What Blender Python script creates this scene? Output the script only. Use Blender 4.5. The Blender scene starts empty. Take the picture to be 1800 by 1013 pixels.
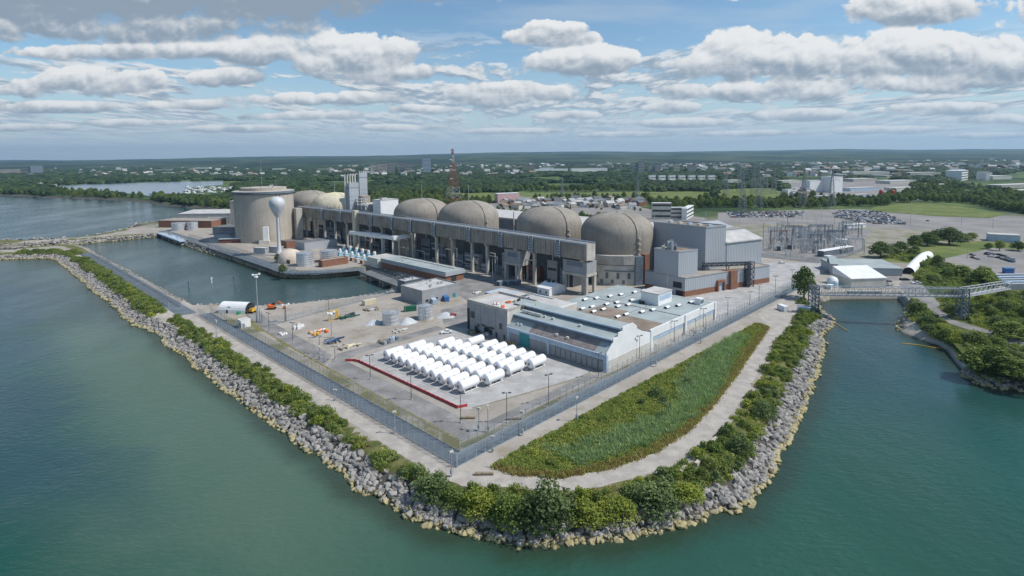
import bpy, bmesh, math, random
import numpy as np
from mathutils import Vector, Matrix, noise as mnoise
R = math.radians
rnd = random.Random(7)
sc = bpy.context.scene
COL = sc.collection

# ------------------------------------------------------------------ camera
FPX, CAMH, ROLL, PPY, HZY = 985.0, 78.0, 0.010, 361.8, 274.5      # focal length and levels in pixels of the 1800 px photograph
PITCH = math.atan((PPY-HZY)/FPX)
cam = bpy.data.cameras.new('camera'); camo = bpy.data.objects.new('camera', cam); COL.objects.link(camo)
cam.sensor_fit = 'HORIZONTAL'; cam.sensor_width = 36.0; cam.lens = FPX/1800*36
cam.shift_y = -(506.5-PPY)/1800
cam.clip_start = 1.0; cam.clip_end = 90000
camo.matrix_world = Matrix.Translation((0, 0, CAMH)) @ Matrix.Rotation(R(90)-PITCH, 4, 'X') @ Matrix.Rotation(-ROLL, 4, 'Z')
sc.camera = camo
sc.render.resolution_x, sc.render.resolution_y = 1024, 576

# ------------------------------------------------------------------ light
SUN_EL, SUN_AZ = R(52), R(-8)          # azimuth counted from +X towards +Y
sun = bpy.data.lights.new('sun', 'SUN'); suno = bpy.data.objects.new('sun', sun); COL.objects.link(suno)
sun.energy = 3.7; sun.angle = R(0.55); sun.color = (1.0, 0.955, 0.89)
sd = Vector((math.cos(SUN_EL)*math.cos(SUN_AZ), math.cos(SUN_EL)*math.sin(SUN_AZ), math.sin(SUN_EL)))
suno.rotation_euler = (-sd).to_track_quat('-Z', 'Y').to_euler()
vs = sc.view_settings
vs.view_transform = 'Standard'; vs.look = 'None'; vs.gamma = 1.0; vs.exposure = 0.14
try: vs.use_curve_mapping = False
except Exception: pass
cy = sc.cycles
cy.max_bounces = 6; cy.diffuse_bounces = 2; cy.glossy_bounces = 3; cy.transmission_bounces = 3; cy.transparent_max_bounces = 12
cy.volume_bounces = 0; cy.caustics_reflective = False; cy.caustics_refractive = False
cy.use_denoising = True
try: cy.denoiser = 'OPENIMAGEDENOISE'
except Exception: pass
cy.sample_clamp_indirect = 4.0

# ------------------------------------------------------------------ node helpers
class NT:
    def __init__(s, tree): s.t = tree; s.n = tree.nodes; s.l = tree.links
    def node(s, typ, **kw):
        nd = s.n.new(typ)
        for k, v in kw.items(): setattr(nd, k, v)
        return nd
    def put(s, sock, val):
        if isinstance(val, bpy.types.NodeSocket): s.l.new(val, sock)
        elif val is not None: sock.default_value = val
    def math(s, op, a, b=None, c=None, clamp=False):
        nd = s.node('ShaderNodeMath', operation=op, use_clamp=clamp)
        for i, v in enumerate((a, b, c)):
            if v is not None: s.put(nd.inputs[i], v)
        return nd.outputs[0]
    def vmath(s, op, a, b=None):
        nd = s.node('ShaderNodeVectorMath', operation=op)
        s.put(nd.inputs[0], a)
        if b is not None: s.put(nd.inputs[1], b)
        return nd.outputs[0]
    def xyz(s, x, y, z):
        nd = s.node('ShaderNodeCombineXYZ')
        for i, v in enumerate((x, y, z)): s.put(nd.inputs[i], v)
        return nd.outputs[0]
    def sep(s, v):
        nd = s.node('ShaderNodeSeparateXYZ'); s.put(nd.inputs[0], v); return nd.outputs
    def noise(s, vec, scale=1.0, detail=3.0, rough=0.5, dist=0.0, dim='3D'):
        nd = s.node('ShaderNodeTexNoise', noise_dimensions=dim)
        s.put(nd.inputs['Vector'], vec)
        nd.inputs['Scale'].default_value = scale; nd.inputs['Detail'].default_value = detail
        nd.inputs['Roughness'].default_value = rough; nd.inputs['Distortion'].default_value = dist
        return nd.outputs[0]
    def step(s, v, a, b, lo=0.0, hi=1.0):
        nd = s.node('ShaderNodeMapRange', interpolation_type='SMOOTHSTEP')
        s.put(nd.inputs[0], v); s.put(nd.inputs[1], a); s.put(nd.inputs[2], b); s.put(nd.inputs[3], lo); s.put(nd.inputs[4], hi)
        return nd.outputs[0]
    def mix(s, f, a, b, mode='MIX'):
        nd = s.node('ShaderNodeMix', data_type='RGBA', blend_type=mode)
        s.put(nd.inputs[0], f)
        for k, v in ((6, a), (7, b)):
            s.put(nd.inputs[k], tuple(v)+(1.0,) if isinstance(v, (tuple, list)) and len(v) == 3 else v)
        return nd.outputs[2]

# ------------------------------------------------------------------ sky
world = bpy.data.worlds.new('World'); sc.world = world; world.use_nodes = True
def build_world():
    t = NT(world.node_tree); t.n.clear()
    out = t.node('ShaderNodeOutputWorld'); bg = t.node('ShaderNodeBackground'); bg.inputs[1].default_value = 0.1
    t.l.new(bg.outputs[0], out.inputs[0])
    sky = t.node('ShaderNodeTexSky', sky_type='NISHITA', sun_disc=False, sun_elevation=SUN_EL, sun_rotation=R(90)-SUN_AZ)
    sky.air_density = 1.0; sky.dust_density = 0.7; sky.ozone_density = 1.4; sky.altitude = 100
    d = t.node('ShaderNodeTexCoord').outputs['Generated']
    x, y, z = t.sep(d)
    ya = t.math('MAXIMUM', t.math('ABSOLUTE', y), 0.15)
    sx = t.math('DIVIDE', x, ya); sz = t.math('DIVIDE', z, ya)       # gnomonic: tangent of bearing and of height
    szp = t.math('MAXIMUM', sz, 0.0)
    # ragged billows: two scales of fractal noise, and the same noise a step towards the sun for the light
    k_ = 1.0
    pv = t.xyz(t.math('MULTIPLY', sx, 1.0), t.math('MULTIPLY', sz, 1.35), 0.3)
    def fbm(v): return t.noise(v, 8.0, 8.0, 0.60, 0.0)
    def puff(v):                     # rounded billows with sharp creases
        s_ = None
        for sc_, am in ((11.0, 1.0), (25.0, 0.50), (57.0, 0.22), (120.0, 0.09)):
            q = t.math('MULTIPLY', t.math('ABSOLUTE', t.math('SUBTRACT', t.noise(v, sc_, 0.0), 0.5)), am)
            s_ = q if s_ is None else t.math('ADD', s_, q)
        return s_
    w1 = fbm(pv); q1 = puff(pv)
    pvs = t.vmath('ADD', pv, (0.006, 0.013, 0.0))
    w1s = fbm(pvs); q1s = puff(pvs)
    lit = t.math('ADD', t.math('MULTIPLY', t.math('SUBTRACT', w1, w1s), 1.5), t.math('MULTIPLY', t.math('SUBTRACT', q1, q1s), 2.0))
    rag = t.math('ADD', t.math('MULTIPLY', t.math('SUBTRACT', w1, 0.47), 3.2), t.math('MULTIPLY', t.math('SUBTRACT', q1, 0.20), 2.6))
    def P(px, py): return (px-900)/985.0, (274.5-0.01*(px-900)-py)/985.0
    num, den, tot = None, None, None
    for (px, py, rx, ry, a, *off) in CLOUDS:
        cx, cz = P(px, py)
        dx = t.math('MULTIPLY', t.math('SUBTRACT', sx, cx), 985.0/rx)
        dz = t.math('MULTIPLY', t.math('SUBTRACT', sz, cz), 985.0/ry)
        dzl = t.math('MULTIPLY', t.math('MINIMUM', dz, 0.0), 1.35)     # flatter base
        dze = t.math('ADD', t.math('MAXIMUM', dz, 0.0), dzl)
        q = t.math('SUBTRACT', 1.0, t.math('MULTIPLY_ADD', dx, dx, t.math('MULTIPLY', dze, dze)))
        e = t.math('MULTIPLY', t.math('MAXIMUM', q, -2.2), a)
        wgt = t.math('POWER', 2.718, t.math('MULTIPLY', e, 3.0))
        s_ = t.math('MULTIPLY', wgt, t.math('ADD', dz, off[0]) if off else dz)
        num = s_ if num is None else t.math('ADD', num, s_)
        den = wgt if den is None else t.math('ADD', den, wgt)
        tot = e if tot is None else t.math('SMOOTH_MAX', tot, e, 0.4)
    hrel = t.math('DIVIDE', num, den)
    dens = t.math('ADD', t.math('MULTIPLY', tot, 0.85), rag)
    # crisp crowns, softer bases
    soft = t.step(hrel, -0.7, 0.3, 0.75, 0.26)
    mask = t.step(dens, -0.02, soft)
    shade = t.math('ADD', t.math('MULTIPLY_ADD', hrel, 0.75, -0.02), t.math('ADD', lit, t.math('MULTIPLY', dens, -0.10)))
    sh = t.step(shade, -0.70, 0.52)
    far = t.step(szp, 0.0, 0.13)
    # small far cumulus in rows towards the horizon
    inv = t.math('DIVIDE', 1.0, t.math('ADD', szp, 0.035))
    def frow(off, sc_, dy):
        fp = t.xyz(t.math('MULTIPLY', sx, t.math('MULTIPLY', inv, 1.15)), t.math('MULTIPLY', t.math('LOGARITHM', t.math('ADD', szp, 0.035), 2.718), 3.6), off)
        f1 = t.noise(fp, sc_, 8.0, 0.60, 0.2); f1s = t.noise(t.vmath('ADD', fp, (0.05, dy, 0.0)), sc_, 8.0, 0.60, 0.2)
        return f1, t.math('MULTIPLY', t.math('SUBTRACT', f1, f1s), 4.6)
    f1, g1 = frow(4.7, 1.6, 0.14)
    thr = t.math('MULTIPLY_ADD', szp, 0.72, 0.375)
    fm = t.math('MULTIPLY', t.step(t.math('SUBTRACT', f1, thr), 0.0, 0.065), t.step(szp, 0.235, 0.15))
    fsh = t.step(g1, -0.30, 0.42)
    # thin high veil
    ci = t.noise(t.xyz(t.math('MULTIPLY', sx, 1.2), t.math('MULTIPLY', sz, 9.0), 1.1), 2.0, 5.0, 0.6)
    veil = t.math('MULTIPLY', t.step(ci, 0.48, 0.75), 0.34)
    GREY, WHITE = (2.55, 3.25, 4.05), (7.7, 7.8, 7.85)
    skyc = t.mix(1.0, sky.outputs[0], (0.92, 1.10, 1.16), 'MULTIPLY')
    skyc = t.mix(t.step(szp, 0.20, 0.0, 0.0, 0.8), skyc, (4.7, 5.9, 6.9))
    c = t.mix(veil, skyc, (5.0, 5.8, 6.5))
    fcol = t.mix(fsh, (2.8, 3.6, 4.5), (7.2, 7.35, 7.45))
    fcol = t.mix(far, (4.3, 5.4, 6.4), fcol)
    c = t.mix(t.math('MULTIPLY', fm, 0.94), c, fcol)
    ccol = t.mix(sh, GREY, WHITE)
    ccol = t.mix(t.step(szp, 0.02, 0.12), t.mix(0.40, ccol, (4.6, 5.7, 6.6)), ccol)
    c = t.mix(mask, c, ccol)
    below = t.step(z, 0.0, -0.02)
    c = t.mix(below, c, (1.6, 1.8, 1.8))
    t.l.new(c, bg.inputs[0])
# main clouds of the photograph: bearing and height (as photo pixels), half width, half height, weight
CLOUDS = [(110, -5, 420, 100, 2.0, -0.55), (470, -20, 240, 100, 1.8, -0.6), (760, -40, 260, 66, 1.3, -0.5), (10, 48, 200, 42, 1.3, -0.1), (300, 60, 240, 34, 1.2, -0.35), (230, 98, 200, 18, 1.1), (470, 94, 95, 28, 1.2), (340, 96, 80, 20, 1.0),
          (630, 112, 100, 48, 1.3), (690, 136, 70, 22, 0.9), (205, 150, 150, 30, 1.2), (80, 157, 70, 20, 1.0), (395, 142, 70, 18, 1.0),
          (560, 178, 160, 14, 0.9), (970, 70, 78, 26, 1.3), (1040, 120, 118, 34, 1.4), (890, 170, 130, 26, 1.4),
          (1290, 115, 110, 48, 1.3), (1440, 115, 150, 52, 1.4), (1620, 110, 150, 52, 1.4), (1770, 120, 120, 48, 1.3), (1600, 25, 140, 36, 1.3), (1830, 30, 95, 42, 1.3), (1330, 165, 190, 20, 1.2), (1560, 152, 260, 22, 1.2),
          (1180, 192, 60, 13, 1.0), (1300, 2, 60, 8, 0.6),
          (120, 192, 120, 13, 1.2), (330, 188, 90, 12, 1.2), (560, 206, 110, 11, 1.2), (740, 196, 70, 12, 1.1), (1000, 205, 90, 10, 1.2), (1210, 218, 100, 10, 1.2), (1420, 205, 110, 13, 1.2), (1640, 195, 130, 14, 1.2), (1770, 212, 90, 12, 1.2),
          (250, 218, 110, 9, 1.2), (60, 226, 90, 8, 1.1), (420, 228, 120, 8, 1.2), (700, 226, 100, 8, 1.2), (900, 232, 110, 7, 1.2), (1100, 238, 90, 7, 1.2), (1330, 236, 110, 7, 1.2), (1560, 230, 120, 9, 1.2), (1740, 240, 100, 7, 1.2)]
build_world()
world.cycles.sampling_method = 'MANUAL'; world.cycles.sample_map_resolution = 512

# ------------------------------------------------------------------ ground coordinates of the site
_c, _s, _cr, _sr = math.cos(PITCH), math.sin(PITCH), math.cos(ROLL), math.sin(ROLL)
def G(px, py, z=0.0):
    """photo pixel seen at height z -> metres east / north of the camera"""
    a0 = (px-900)/FPX; b0 = (PPY-py)/FPX
    a = a0*_cr+b0*_sr; b = -a0*_sr+b0*_cr
    t = (z-CAMH)/(-_s+b*_c)
    return a*t, (_c+b*_s)*t
def PIX(x, y, z):
    z -= CAMH; f = y*_c-z*_s; u = y*_s+z*_c; a = x/f; b = u/f
    return 900+FPX*(a*_cr-b*_sr), PPY-FPX*(a*_sr+b*_cr)
OX, OY = G(803, 822)
TH = R(45.5); cT, sT = math.cos(TH), math.sin(TH)
def W(u, v): return OX+u*cT-v*sT, OY+u*sT+v*cT                     # site grid (corner of the fence is 0,0) -> world
def XU(x, y): x -= OX; y -= OY; return x*cT+y*sT, -x*sT+y*cT
def S(px, py, z=0.0): return XU(*G(px, py, z))
def hgt(u, v, py):
    """height of the vertical at u,v whose top shows at row py"""
    x, y = W(u, v); lo, hi = -10.0, 300.0
    for _ in range(50):
        m = (lo+hi)/2
        if PIX(x, y, m)[1] > py: lo = m
        else: hi = m
    return lo

# ------------------------------------------------------------------ materials
MATS = {}
def mat(name, col, rough=0.85, var=0.22, scale=0.25, streak=0.0, metal=0.0, rib=None, bump=0.0, spec=0.3, alpha=None, rand=0.0, fine=0.0):
    """plain weathered surface: large mottling, fine grain, optional vertical rain streaks, optional ribs (spacing, depth)"""
    if name in MATS: return MATS[name]
    m = bpy.data.materials.new(name); m.use_nodes = True; t = NT(m.node_tree)
    b = t.n['Principled BSDF']; out = t.n['Material Output']
    geo = t.node('ShaderNodeNewGeometry'); pos = geo.outputs['Position']
    n1 = t.noise(pos, scale, 5.0, 0.6)
    f = t.step(n1, 0.32, 0.70)
    lo = tuple(c*(1-var) for c in col); hi = tuple(min(1.0, c*(1+var*0.8)) for c in col)
    c = t.mix(f, lo, hi)
    if fine:
        n2 = t.noise(pos, scale*9, 3.0, 0.6)
        c = t.mix(t.step(n2, 0.35, 0.7, 0.0, fine), c, tuple(x*0.55 for x in col))
    if streak:
        ps = t.vmath('MULTIPLY', pos, (0.9, 0.9, 0.035))
        n3 = t.noise(ps, 1.0, 4.0, 0.65)
        c = t.mix(t.step(n3, 0.46, 0.70, 0.0, streak), c, tuple(x*0.45 for x in col))
    if rand:
        oi = t.node('ShaderNodeObjectInfo').outputs['Random']
        k = t.math('MULTIPLY_ADD', oi, rand*2, 1.0-rand)
        c = t.mix(1.0, c, t.xyz(k, k, k), 'MULTIPLY')
    t.put(b.inputs['Base Color'], c)
    b.inputs['Roughness'].default_value = rough; b.inputs['Metallic'].default_value = metal
    b.inputs['Specular IOR Level'].default_value = spec
    if rib:
        tc = t.node('ShaderNodeTexCoord').outputs['Object']; ox, oy, oz = t.sep(tc)
        wv = t.math('SINE', t.math('MULTIPLY', t.math('ADD', ox, oy) if rib[0] > 0 else oz, 6.283/abs(rib[0])))
        bp = t.node('ShaderNodeBump'); bp.inputs['Distance'].default_value = rib[1]; t.put(bp.inputs['Height'], wv)
        t.l.new(bp.outputs[0], b.inputs['Normal'])
    elif bump:
        nb = t.noise(pos, scale*14, 4.0, 0.6)
        bp = t.node('ShaderNodeBump'); bp.inputs['Distance'].default_value = bump; t.put(bp.inputs['Height'], nb)
        t.l.new(bp.outputs[0], b.inputs['Normal'])
    if alpha is not None:
        tr = t.node('ShaderNodeBsdfTransparent'); mx = t.node('ShaderNodeMixShader'); mx.inputs[0].default_value = alpha
        t.l.new(tr.outputs[0], mx.inputs[1]); t.l.new(b.outputs[0], mx.inputs[2]); t.l.new(mx.outputs[0], out.inputs[0])
    MATS[name] = m; return m
def leafmat(name, c1, c2, c3):
    m = bpy.data.materials.new(name); m.use_nodes = True; t = NT(m.node_tree); b = t.n['Principled BSDF']
    at = t.node('ShaderNodeAttribute', attribute_name='tone').outputs['Fac']
    oi = t.node('ShaderNodeObjectInfo').outputs['Random']
    c = t.mix(t.step(at, 0.15, 0.85), c1, c2)
    c = t.mix(t.step(oi, 0.35, 1.0, 0.0, 0.75), c, c3)
    k = t.math('MULTIPLY_ADD', oi, 0.5, 0.75)
    c = t.mix(1.0, c, t.xyz(k, k, k), 'MULTIPLY')
    t.put(b.inputs['Base Color'], c); b.inputs['Roughness'].default_value = 0.6; b.inputs['Specular IOR Level'].default_value = 0.25
    tl = t.node('ShaderNodeBsdfTranslucent'); t.put(tl.inputs[0], t.mix(1.0, c, (1.0, 1.1, 0.5), 'MULTIPLY'))
    mx = t.node('ShaderNodeMixShader'); mx.inputs[0].default_value = 0.28
    t.l.new(b.outputs[0], mx.inputs[1]); t.l.new(tl.outputs[0], mx.inputs[2]); t.l.new(mx.outputs[0], t.n['Material Output'].inputs[0])
    MATS[name] = m; return m

M_dome = mat('dome_concrete', (0.325, 0.293, 0.25), 0.9, 0.15, 0.07, streak=0.40, fine=0.2, bump=0.02)
M_duct = mat('duct_concrete', (0.36, 0.325, 0.275), 0.9, 0.2, 0.12, streak=0.55, fine=0.2)
M_vac = mat('vacuum_concrete', (0.45, 0.405, 0.345), 0.9, 0.12, 0.06, streak=0.30)
M_conc = mat('pale_concrete', (0.48, 0.45, 0.40), 0.9, 0.18, 0.2, streak=0.25)
M_cream = mat('cream_concrete', (0.62, 0.57, 0.44), 0.85, 0.15, 0.1, streak=0.5)
M_graycl = mat('grey_cladding', (0.395, 0.425, 0.455), 0.55, 0.07, 0.05, rib=(0.9, 0.05), streak=0.06)
M_grayd = mat('dark_cladding', (0.15, 0.18, 0.21), 0.6, 0.2, 0.08, streak=0.2)
M_dark = mat('dark_interior', (0.045, 0.05, 0.055), 0.8, 0.3, 0.2)
M_brick = mat('brown_brick', (0.27, 0.135, 0.09), 0.9, 0.16, 0.6, fine=0.2)
M_white = mat('white_paint', (0.80, 0.80, 0.79), 0.5, 0.05, 0.2)
M_tank = mat('white_tank_paint', (0.84, 0.84, 0.84), 0.38, 0.04, 0.5, spec=0.5)
M_offw = mat('off_white_wall', (0.60, 0.58, 0.52), 0.8, 0.12, 0.2, streak=0.2)
M_grayw = mat('grey_wall', (0.33, 0.335, 0.34), 0.8, 0.1, 0.25, streak=0.15)
M_bluetrim = mat('pale_blue_trim', (0.42, 0.52, 0.63), 0.6, 0.1, 0.3)
M_roofg = mat('green_grey_roof', (0.36, 0.41, 0.405), 0.85, 0.14, 0.12, fine=0.15)
M_roofb = mat('brown_roof', (0.27, 0.215, 0.17), 0.95, 0.25, 0.16, fine=0.3, bump=0.03)
M_roofr = mat('rusty_corrugated_roof', (0.32, 0.275, 0.255), 0.85, 0.35, 0.3, rib=(0.8, 0.08), fine=0.35)
M_roofl = mat('pale_gravel_roof', (0.52, 0.51, 0.49), 0.95, 0.16, 0.15, fine=0.2)
M_rooft = mat('tan_gravel_roof', (0.36, 0.32, 0.275), 0.95, 0.2, 0.12, fine=0.25)
M_roofd = mat('dark_flat_roof', (0.17, 0.175, 0.18), 0.95, 0.25, 0.15, fine=0.2)
M_steel = mat('galvanised_steel', (0.42, 0.45, 0.48), 0.5, 0.15, 0.6, metal=0.35)
M_silver = mat('silver_tank_sheet', (0.62, 0.64, 0.66), 0.38, 0.1, 0.3, metal=0.55, rib=(-1.6, 0.06), streak=0.12)
M_dsteel = mat('dark_painted_steel', (0.07, 0.075, 0.085), 0.6, 0.2, 0.6)
M_bsteel = mat('blue_grey_steel', (0.14, 0.18, 0.22), 0.6, 0.2, 0.6)
M_red = mat('red_barrier_paint', (0.50, 0.055, 0.06), 0.6, 0.12, 0.5)
M_rust = mat('red_brown_steel', (0.17, 0.075, 0.06), 0.7, 0.2, 0.5)
M_mast = mat('red_mast_paint', (0.24, 0.085, 0.065), 0.6, 0.1, 0.3)
M_orange = mat('orange_paint', (0.75, 0.17, 0.04), 0.5, 0.1, 0.6)
M_yellow = mat('yellow_paint', (0.70, 0.42, 0.05), 0.5, 0.1, 0.6)
M_blue = mat('blue_paint', (0.05, 0.17, 0.42), 0.5, 0.1, 0.6)
M_teal = mat('teal_paint', (0.03, 0.26, 0.27), 0.5, 0.1, 0.6)
M_sky = mat('light_blue_paint', (0.33, 0.58, 0.72), 0.5, 0.1, 0.6)
M_green = mat('dark_green_paint', (0.02, 0.13, 0.08), 0.5, 0.1, 0.6)
M_lgreen = mat('bright_green_paint', (0.03, 0.33, 0.14), 0.5, 0.1, 0.6)
M_beige = mat('cream_container_paint', (0.62, 0.56, 0.40), 0.6, 0.1, 0.4, streak=0.2)
M_wood = mat('weathered_timber', (0.30, 0.24, 0.17), 0.9, 0.3, 1.5)
M_bark = mat('grey_bark', (0.16, 0.13, 0.10), 0.9, 0.3, 2.0)
M_glass = mat('dark_window_glass', (0.03, 0.04, 0.05), 0.12, 0.1, 0.5, spec=0.6)
M_mesh = mat('chain_link_mesh', (0.17, 0.22, 0.27), 0.6, 0.1, 0.4, alpha=0.24)
M_rubber = mat('black_rubber', (0.02, 0.02, 0.02), 0.8, 0.1, 1.0)
M_tan = mat('tan_fabric_dome', (0.62, 0.52, 0.43), 0.8, 0.08, 0.4)
M_skin = mat('skin_tone', (0.45, 0.28, 0.2), 0.6, 0.05, 1.0)

# ground surfaces
M_pad = mat('concrete_pad', (0.43, 0.42, 0.405), 0.9, 0.2, 0.16, fine=0.3)
M_gravel = mat('pale_gravel', (0.43, 0.395, 0.35), 0.95, 0.18, 0.25, fine=0.32, bump=0.02)
M_asph = mat('worn_asphalt', (0.265, 0.255, 0.245), 0.95, 0.28, 0.12, fine=0.4)
M_asph2 = mat('grey_asphalt', (0.20, 0.20, 0.205), 0.95, 0.2, 0.10, fine=0.25)
M_lane = mat('blue_grey_lane', (0.14, 0.17, 0.195), 0.95, 0.18, 0.15, fine=0.2)
M_lot = mat('parking_asphalt', (0.27, 0.255, 0.24), 0.95, 0.18, 0.03, fine=0.2)
M_sand = mat('pale_sand', (0.50, 0.455, 0.375), 0.95, 0.16, 0.15, fine=0.2)

# ------------------------------------------------------------------ mesh builder and scene tree
ORG = {}
class MB:
    def __init__(s): s.v = []; s.f = []; s.m = []
    def add(s, vs_, fs, m=0):
        o = len(s.v); s.v += [tuple(p) for p in vs_]; s.f += [[i+o for i in f] for f in fs]; s.m += [m]*len(fs); return s
    def box(s, x0, x1, y0, y1, z0, z1, m=0, top=None):
        vv = [(x0, y0, z0), (x1, y0, z0), (x1, y1, z0), (x0, y1, z0), (x0, y0, z1), (x1, y0, z1), (x1, y1, z1), (x0, y1, z1)]
        s.add(vv, [(0, 3, 2, 1), (0, 1, 5, 4), (1, 2, 6, 5), (2, 3, 7, 6), (3, 0, 4, 7)], m)
        o = len(s.v)-8; s.f.append([o+4, o+5, o+6, o+7]); s.m.append(m if top is None else top); return s
    def rbox(s, cx, cy, z0, z1, lx, ly, a=0.0, m=0, top=None):
        c, q = math.cos(a), math.sin(a)
        P = [(cx+dx*c-dy*q, cy+dx*q+dy*c) for dx, dy in ((-lx/2, -ly/2), (lx/2, -ly/2), (lx/2, ly/2), (-lx/2, ly/2))]
        return s.prism(P, z0, z1, m, top)
    def prism(s, P, z0, z1, m=0, top=None):
        n = len(P)
        A = sum(P[i][0]*P[(i+1) % n][1]-P[(i+1) % n][0]*P[i][1] for i in range(n))
        if A < 0: P = P[::-1]
        zt = z1 if isinstance(z1, (list, tuple)) else [z1]*n
        if A < 0 and isinstance(z1, (list, tuple)): zt = zt[::-1]
        o = len(s.v); s.v += [(p[0], p[1], z0) for p in P]+[(p[0], p[1], q) for p, q in zip(P, zt)]
        for i in range(n):
            j = (i+1) % n; s.f.append([o+i, o+j, o+n+j, o+n+i]); s.m.append(m)
        s.f.append([o+n+i for i in range(n)]); s.m.append(m if top is None else top)
        s.f.append([o+i for i in range(n)][::-1]); s.m.append(m); return s
    def bar(s, a, b, w=0.1, m=0, h=None):
        a, b = Vector(a), Vector(b); d = (b-a)
        if d.length < 1e-6: return s
        d.normalize(); up = Vector((0, 0, 1)) if abs(d.z) < 0.95 else Vector((1, 0, 0))
        x = d.cross(up).normalized(); y = x.cross(d).normalized(); h = h or w
        P = [x*w/2*i+y*h/2*j for i, j in ((-1, -1), (1, -1), (1, 1), (-1, 1))]
        s.add([a+p for p in P]+[b+p for p in P], [(0, 1, 5, 4), (1, 2, 6, 5), (2, 3, 7, 6), (3, 0, 4, 7), (3, 2, 1, 0), (4, 5, 6, 7)], m); return s
    def lathe(s, prof, n=24, m=0, cx=0.0, cy=0.0, a0=0.0, arc=6.2831853, cap=True):
        full = arc > 6.28; k = n if full else n+1; o = len(s.v)
        for r, z in prof:
            for i in range(k):
                a = a0+arc*i/n; s.v.append((cx+r*math.cos(a), cy+r*math.sin(a), z))
        for j in range(len(prof)-1):
            for i in range(n):
                i2 = (i+1) % k if full else i+1
                s.f.append([o+j*k+i, o+j*k+i2, o+(j+1)*k+i2, o+(j+1)*k+i]); s.m.append(m)
        if cap and full:
            if prof[-1][0] > 1e-3: s.f.append([o+(len(prof)-1)*k+i for i in range(k)]); s.m.append(m)
            if prof[0][0] > 1e-3: s.f.append([o+i for i in range(k)][::-1]); s.m.append(m)
        return s
    def cyl(s, cx, cy, z0, z1, r, n=12, m=0, r2=None): return s.lathe([(r, z0), (r if r2 is None else r2, z1)], n, m, cx, cy)
    def tube(s, pts, r, n=8, m=0, caps=True):
        pts = [Vector(p) for p in pts]; o = len(s.v); k = len(pts)
        for i, p in enumerate(pts):
            d = (pts[min(i+1, k-1)]-pts[max(i-1, 0)]).normalized(); up = Vector((0, 0, 1)) if abs(d.z) < 0.9 else Vector((1, 0, 0))
            x = d.cross(up).normalized(); y = x.cross(d).normalized(); rr = r[i] if isinstance(r, (list, tuple)) else r
            for j in range(n):
                a = 6.2831853*j/n; s.v.append(tuple(p+x*rr*math.cos(a)+y*rr*math.sin(a)))
        for i in range(k-1):
            for j in range(n):
                j2 = (j+1) % n; s.f.append([o+i*n+j, o+i*n+j2, o+(i+1)*n+j2, o+(i+1)*n+j]); s.m.append(m)
        if caps:
            s.f.append([o+j for j in range(n)][::-1]); s.m.append(m); s.f.append([o+(k-1)*n+j for j in range(n)]); s.m.append(m)
        return s
    def build(s, name, mats, parent=None, smooth=False, org=None):
        o = org or (ORG.get(parent.name) if parent else None) or (0, 0, 0)
        me = bpy.data.meshes.new(name)
        me.from_pydata([(a-o[0], b-o[1], c-o[2]) for a, b, c in s.v], [], s.f)
        for m in (mats if isinstance(mats, (list, tuple)) else [mats]): me.materials.append(m)
        me.polygons.foreach_set('material_index', s.m)
        if smooth: me.polygons.foreach_set('use_smooth', [True]*len(s.f))
        me.update()
        ob = bpy.data.objects.new(name, me); COL.objects.link(ob)
        if parent: ob.parent = parent; ORG[ob.name] = o
        return ob
def tag(o, label, cat, group=None, kind=None):
    if kind: o['kind'] = kind
    if label: o['label'] = label
    if cat: o['category'] = cat
    if group: o['group'] = group
    return o
def thing(name, label, cat, u, v, group=None, z=0.0, grid=True, rot=None):
    """an Empty at the base of a thing; its parts are written in site coordinates (grid) or metres from the camera"""
    o = bpy.data.objects.new(name, None); COL.objects.link(o); o.empty_display_size = 0.5
    x, y = W(u, v) if grid else (u, v)
    o.location = (x, y, z); o.rotation_euler = (0, 0, (TH if grid else 0.0) if rot is None else rot)
    ORG[o.name] = (u, v, z)
    return tag(o, label, cat, group)
def solo(mb, name, mats, label, cat, u, v, group=None, z=0.0, grid=True, smooth=False):
    """a thing that is one mesh"""
    o = mb.build(name, mats, None, smooth, (u, v, z)); x, y = W(u, v) if grid else (u, v)
    o.location = (x, y, z); o.rotation_euler = (0, 0, TH if grid else 0.0)
    return tag(o, label, cat, group)
def dup(root, loc, rotz=None, label=None, group=None, scale=None):
    r = root.copy(); COL.objects.link(r); r.location = loc
    if rotz is not None: r.rotation_euler = (0, 0, rotz)
    if label: r['label'] = label
    if group: r['group'] = group
    if scale: r.scale = scale if isinstance(scale, (tuple, list)) else (scale,)*3
    for ch in root.children:
        c = ch.copy(); COL.objects.link(c); c.parent = r
        for g in ch.children:
            d = g.copy(); COL.objects.link(d); d.parent = c
    return r
def struct(mb, name, mats, smooth=False):
    o = mb.build(name, mats, None, smooth); o['kind'] = 'structure'; return o
def sheet(name, P, z, m, kind='structure'):
    """flat sheet; P in world metres"""
    A = sum(P[i][0]*P[(i+1) % len(P)][1]-P[(i+1) % len(P)][0]*P[i][1] for i in range(len(P)))
    if A < 0: P = P[::-1]
    mb = MB(); mb.add([(p[0], p[1], z) for p in P], [list(range(len(P)))])
    o = mb.build(name, m); o['kind'] = kind; return o
def smoothline(P, n=6):
    """Catmull-Rom through the points"""
    out = []
    for i in range(len(P)-1):
        p0, p1, p2, p3 = [np.array(P[max(0, min(len(P)-1, j))], float) for j in (i-1, i, i+1, i+2)]
        for k in range(n):
            t = k/n; out.append(tuple(0.5*((2*p1)+(-p0+p2)*t+(2*p0-5*p1+4*p2-p3)*t*t+(-p0+3*p1-3*p2+p3)*t**3)))
    out.append(tuple(P[-1])); return out
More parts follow.
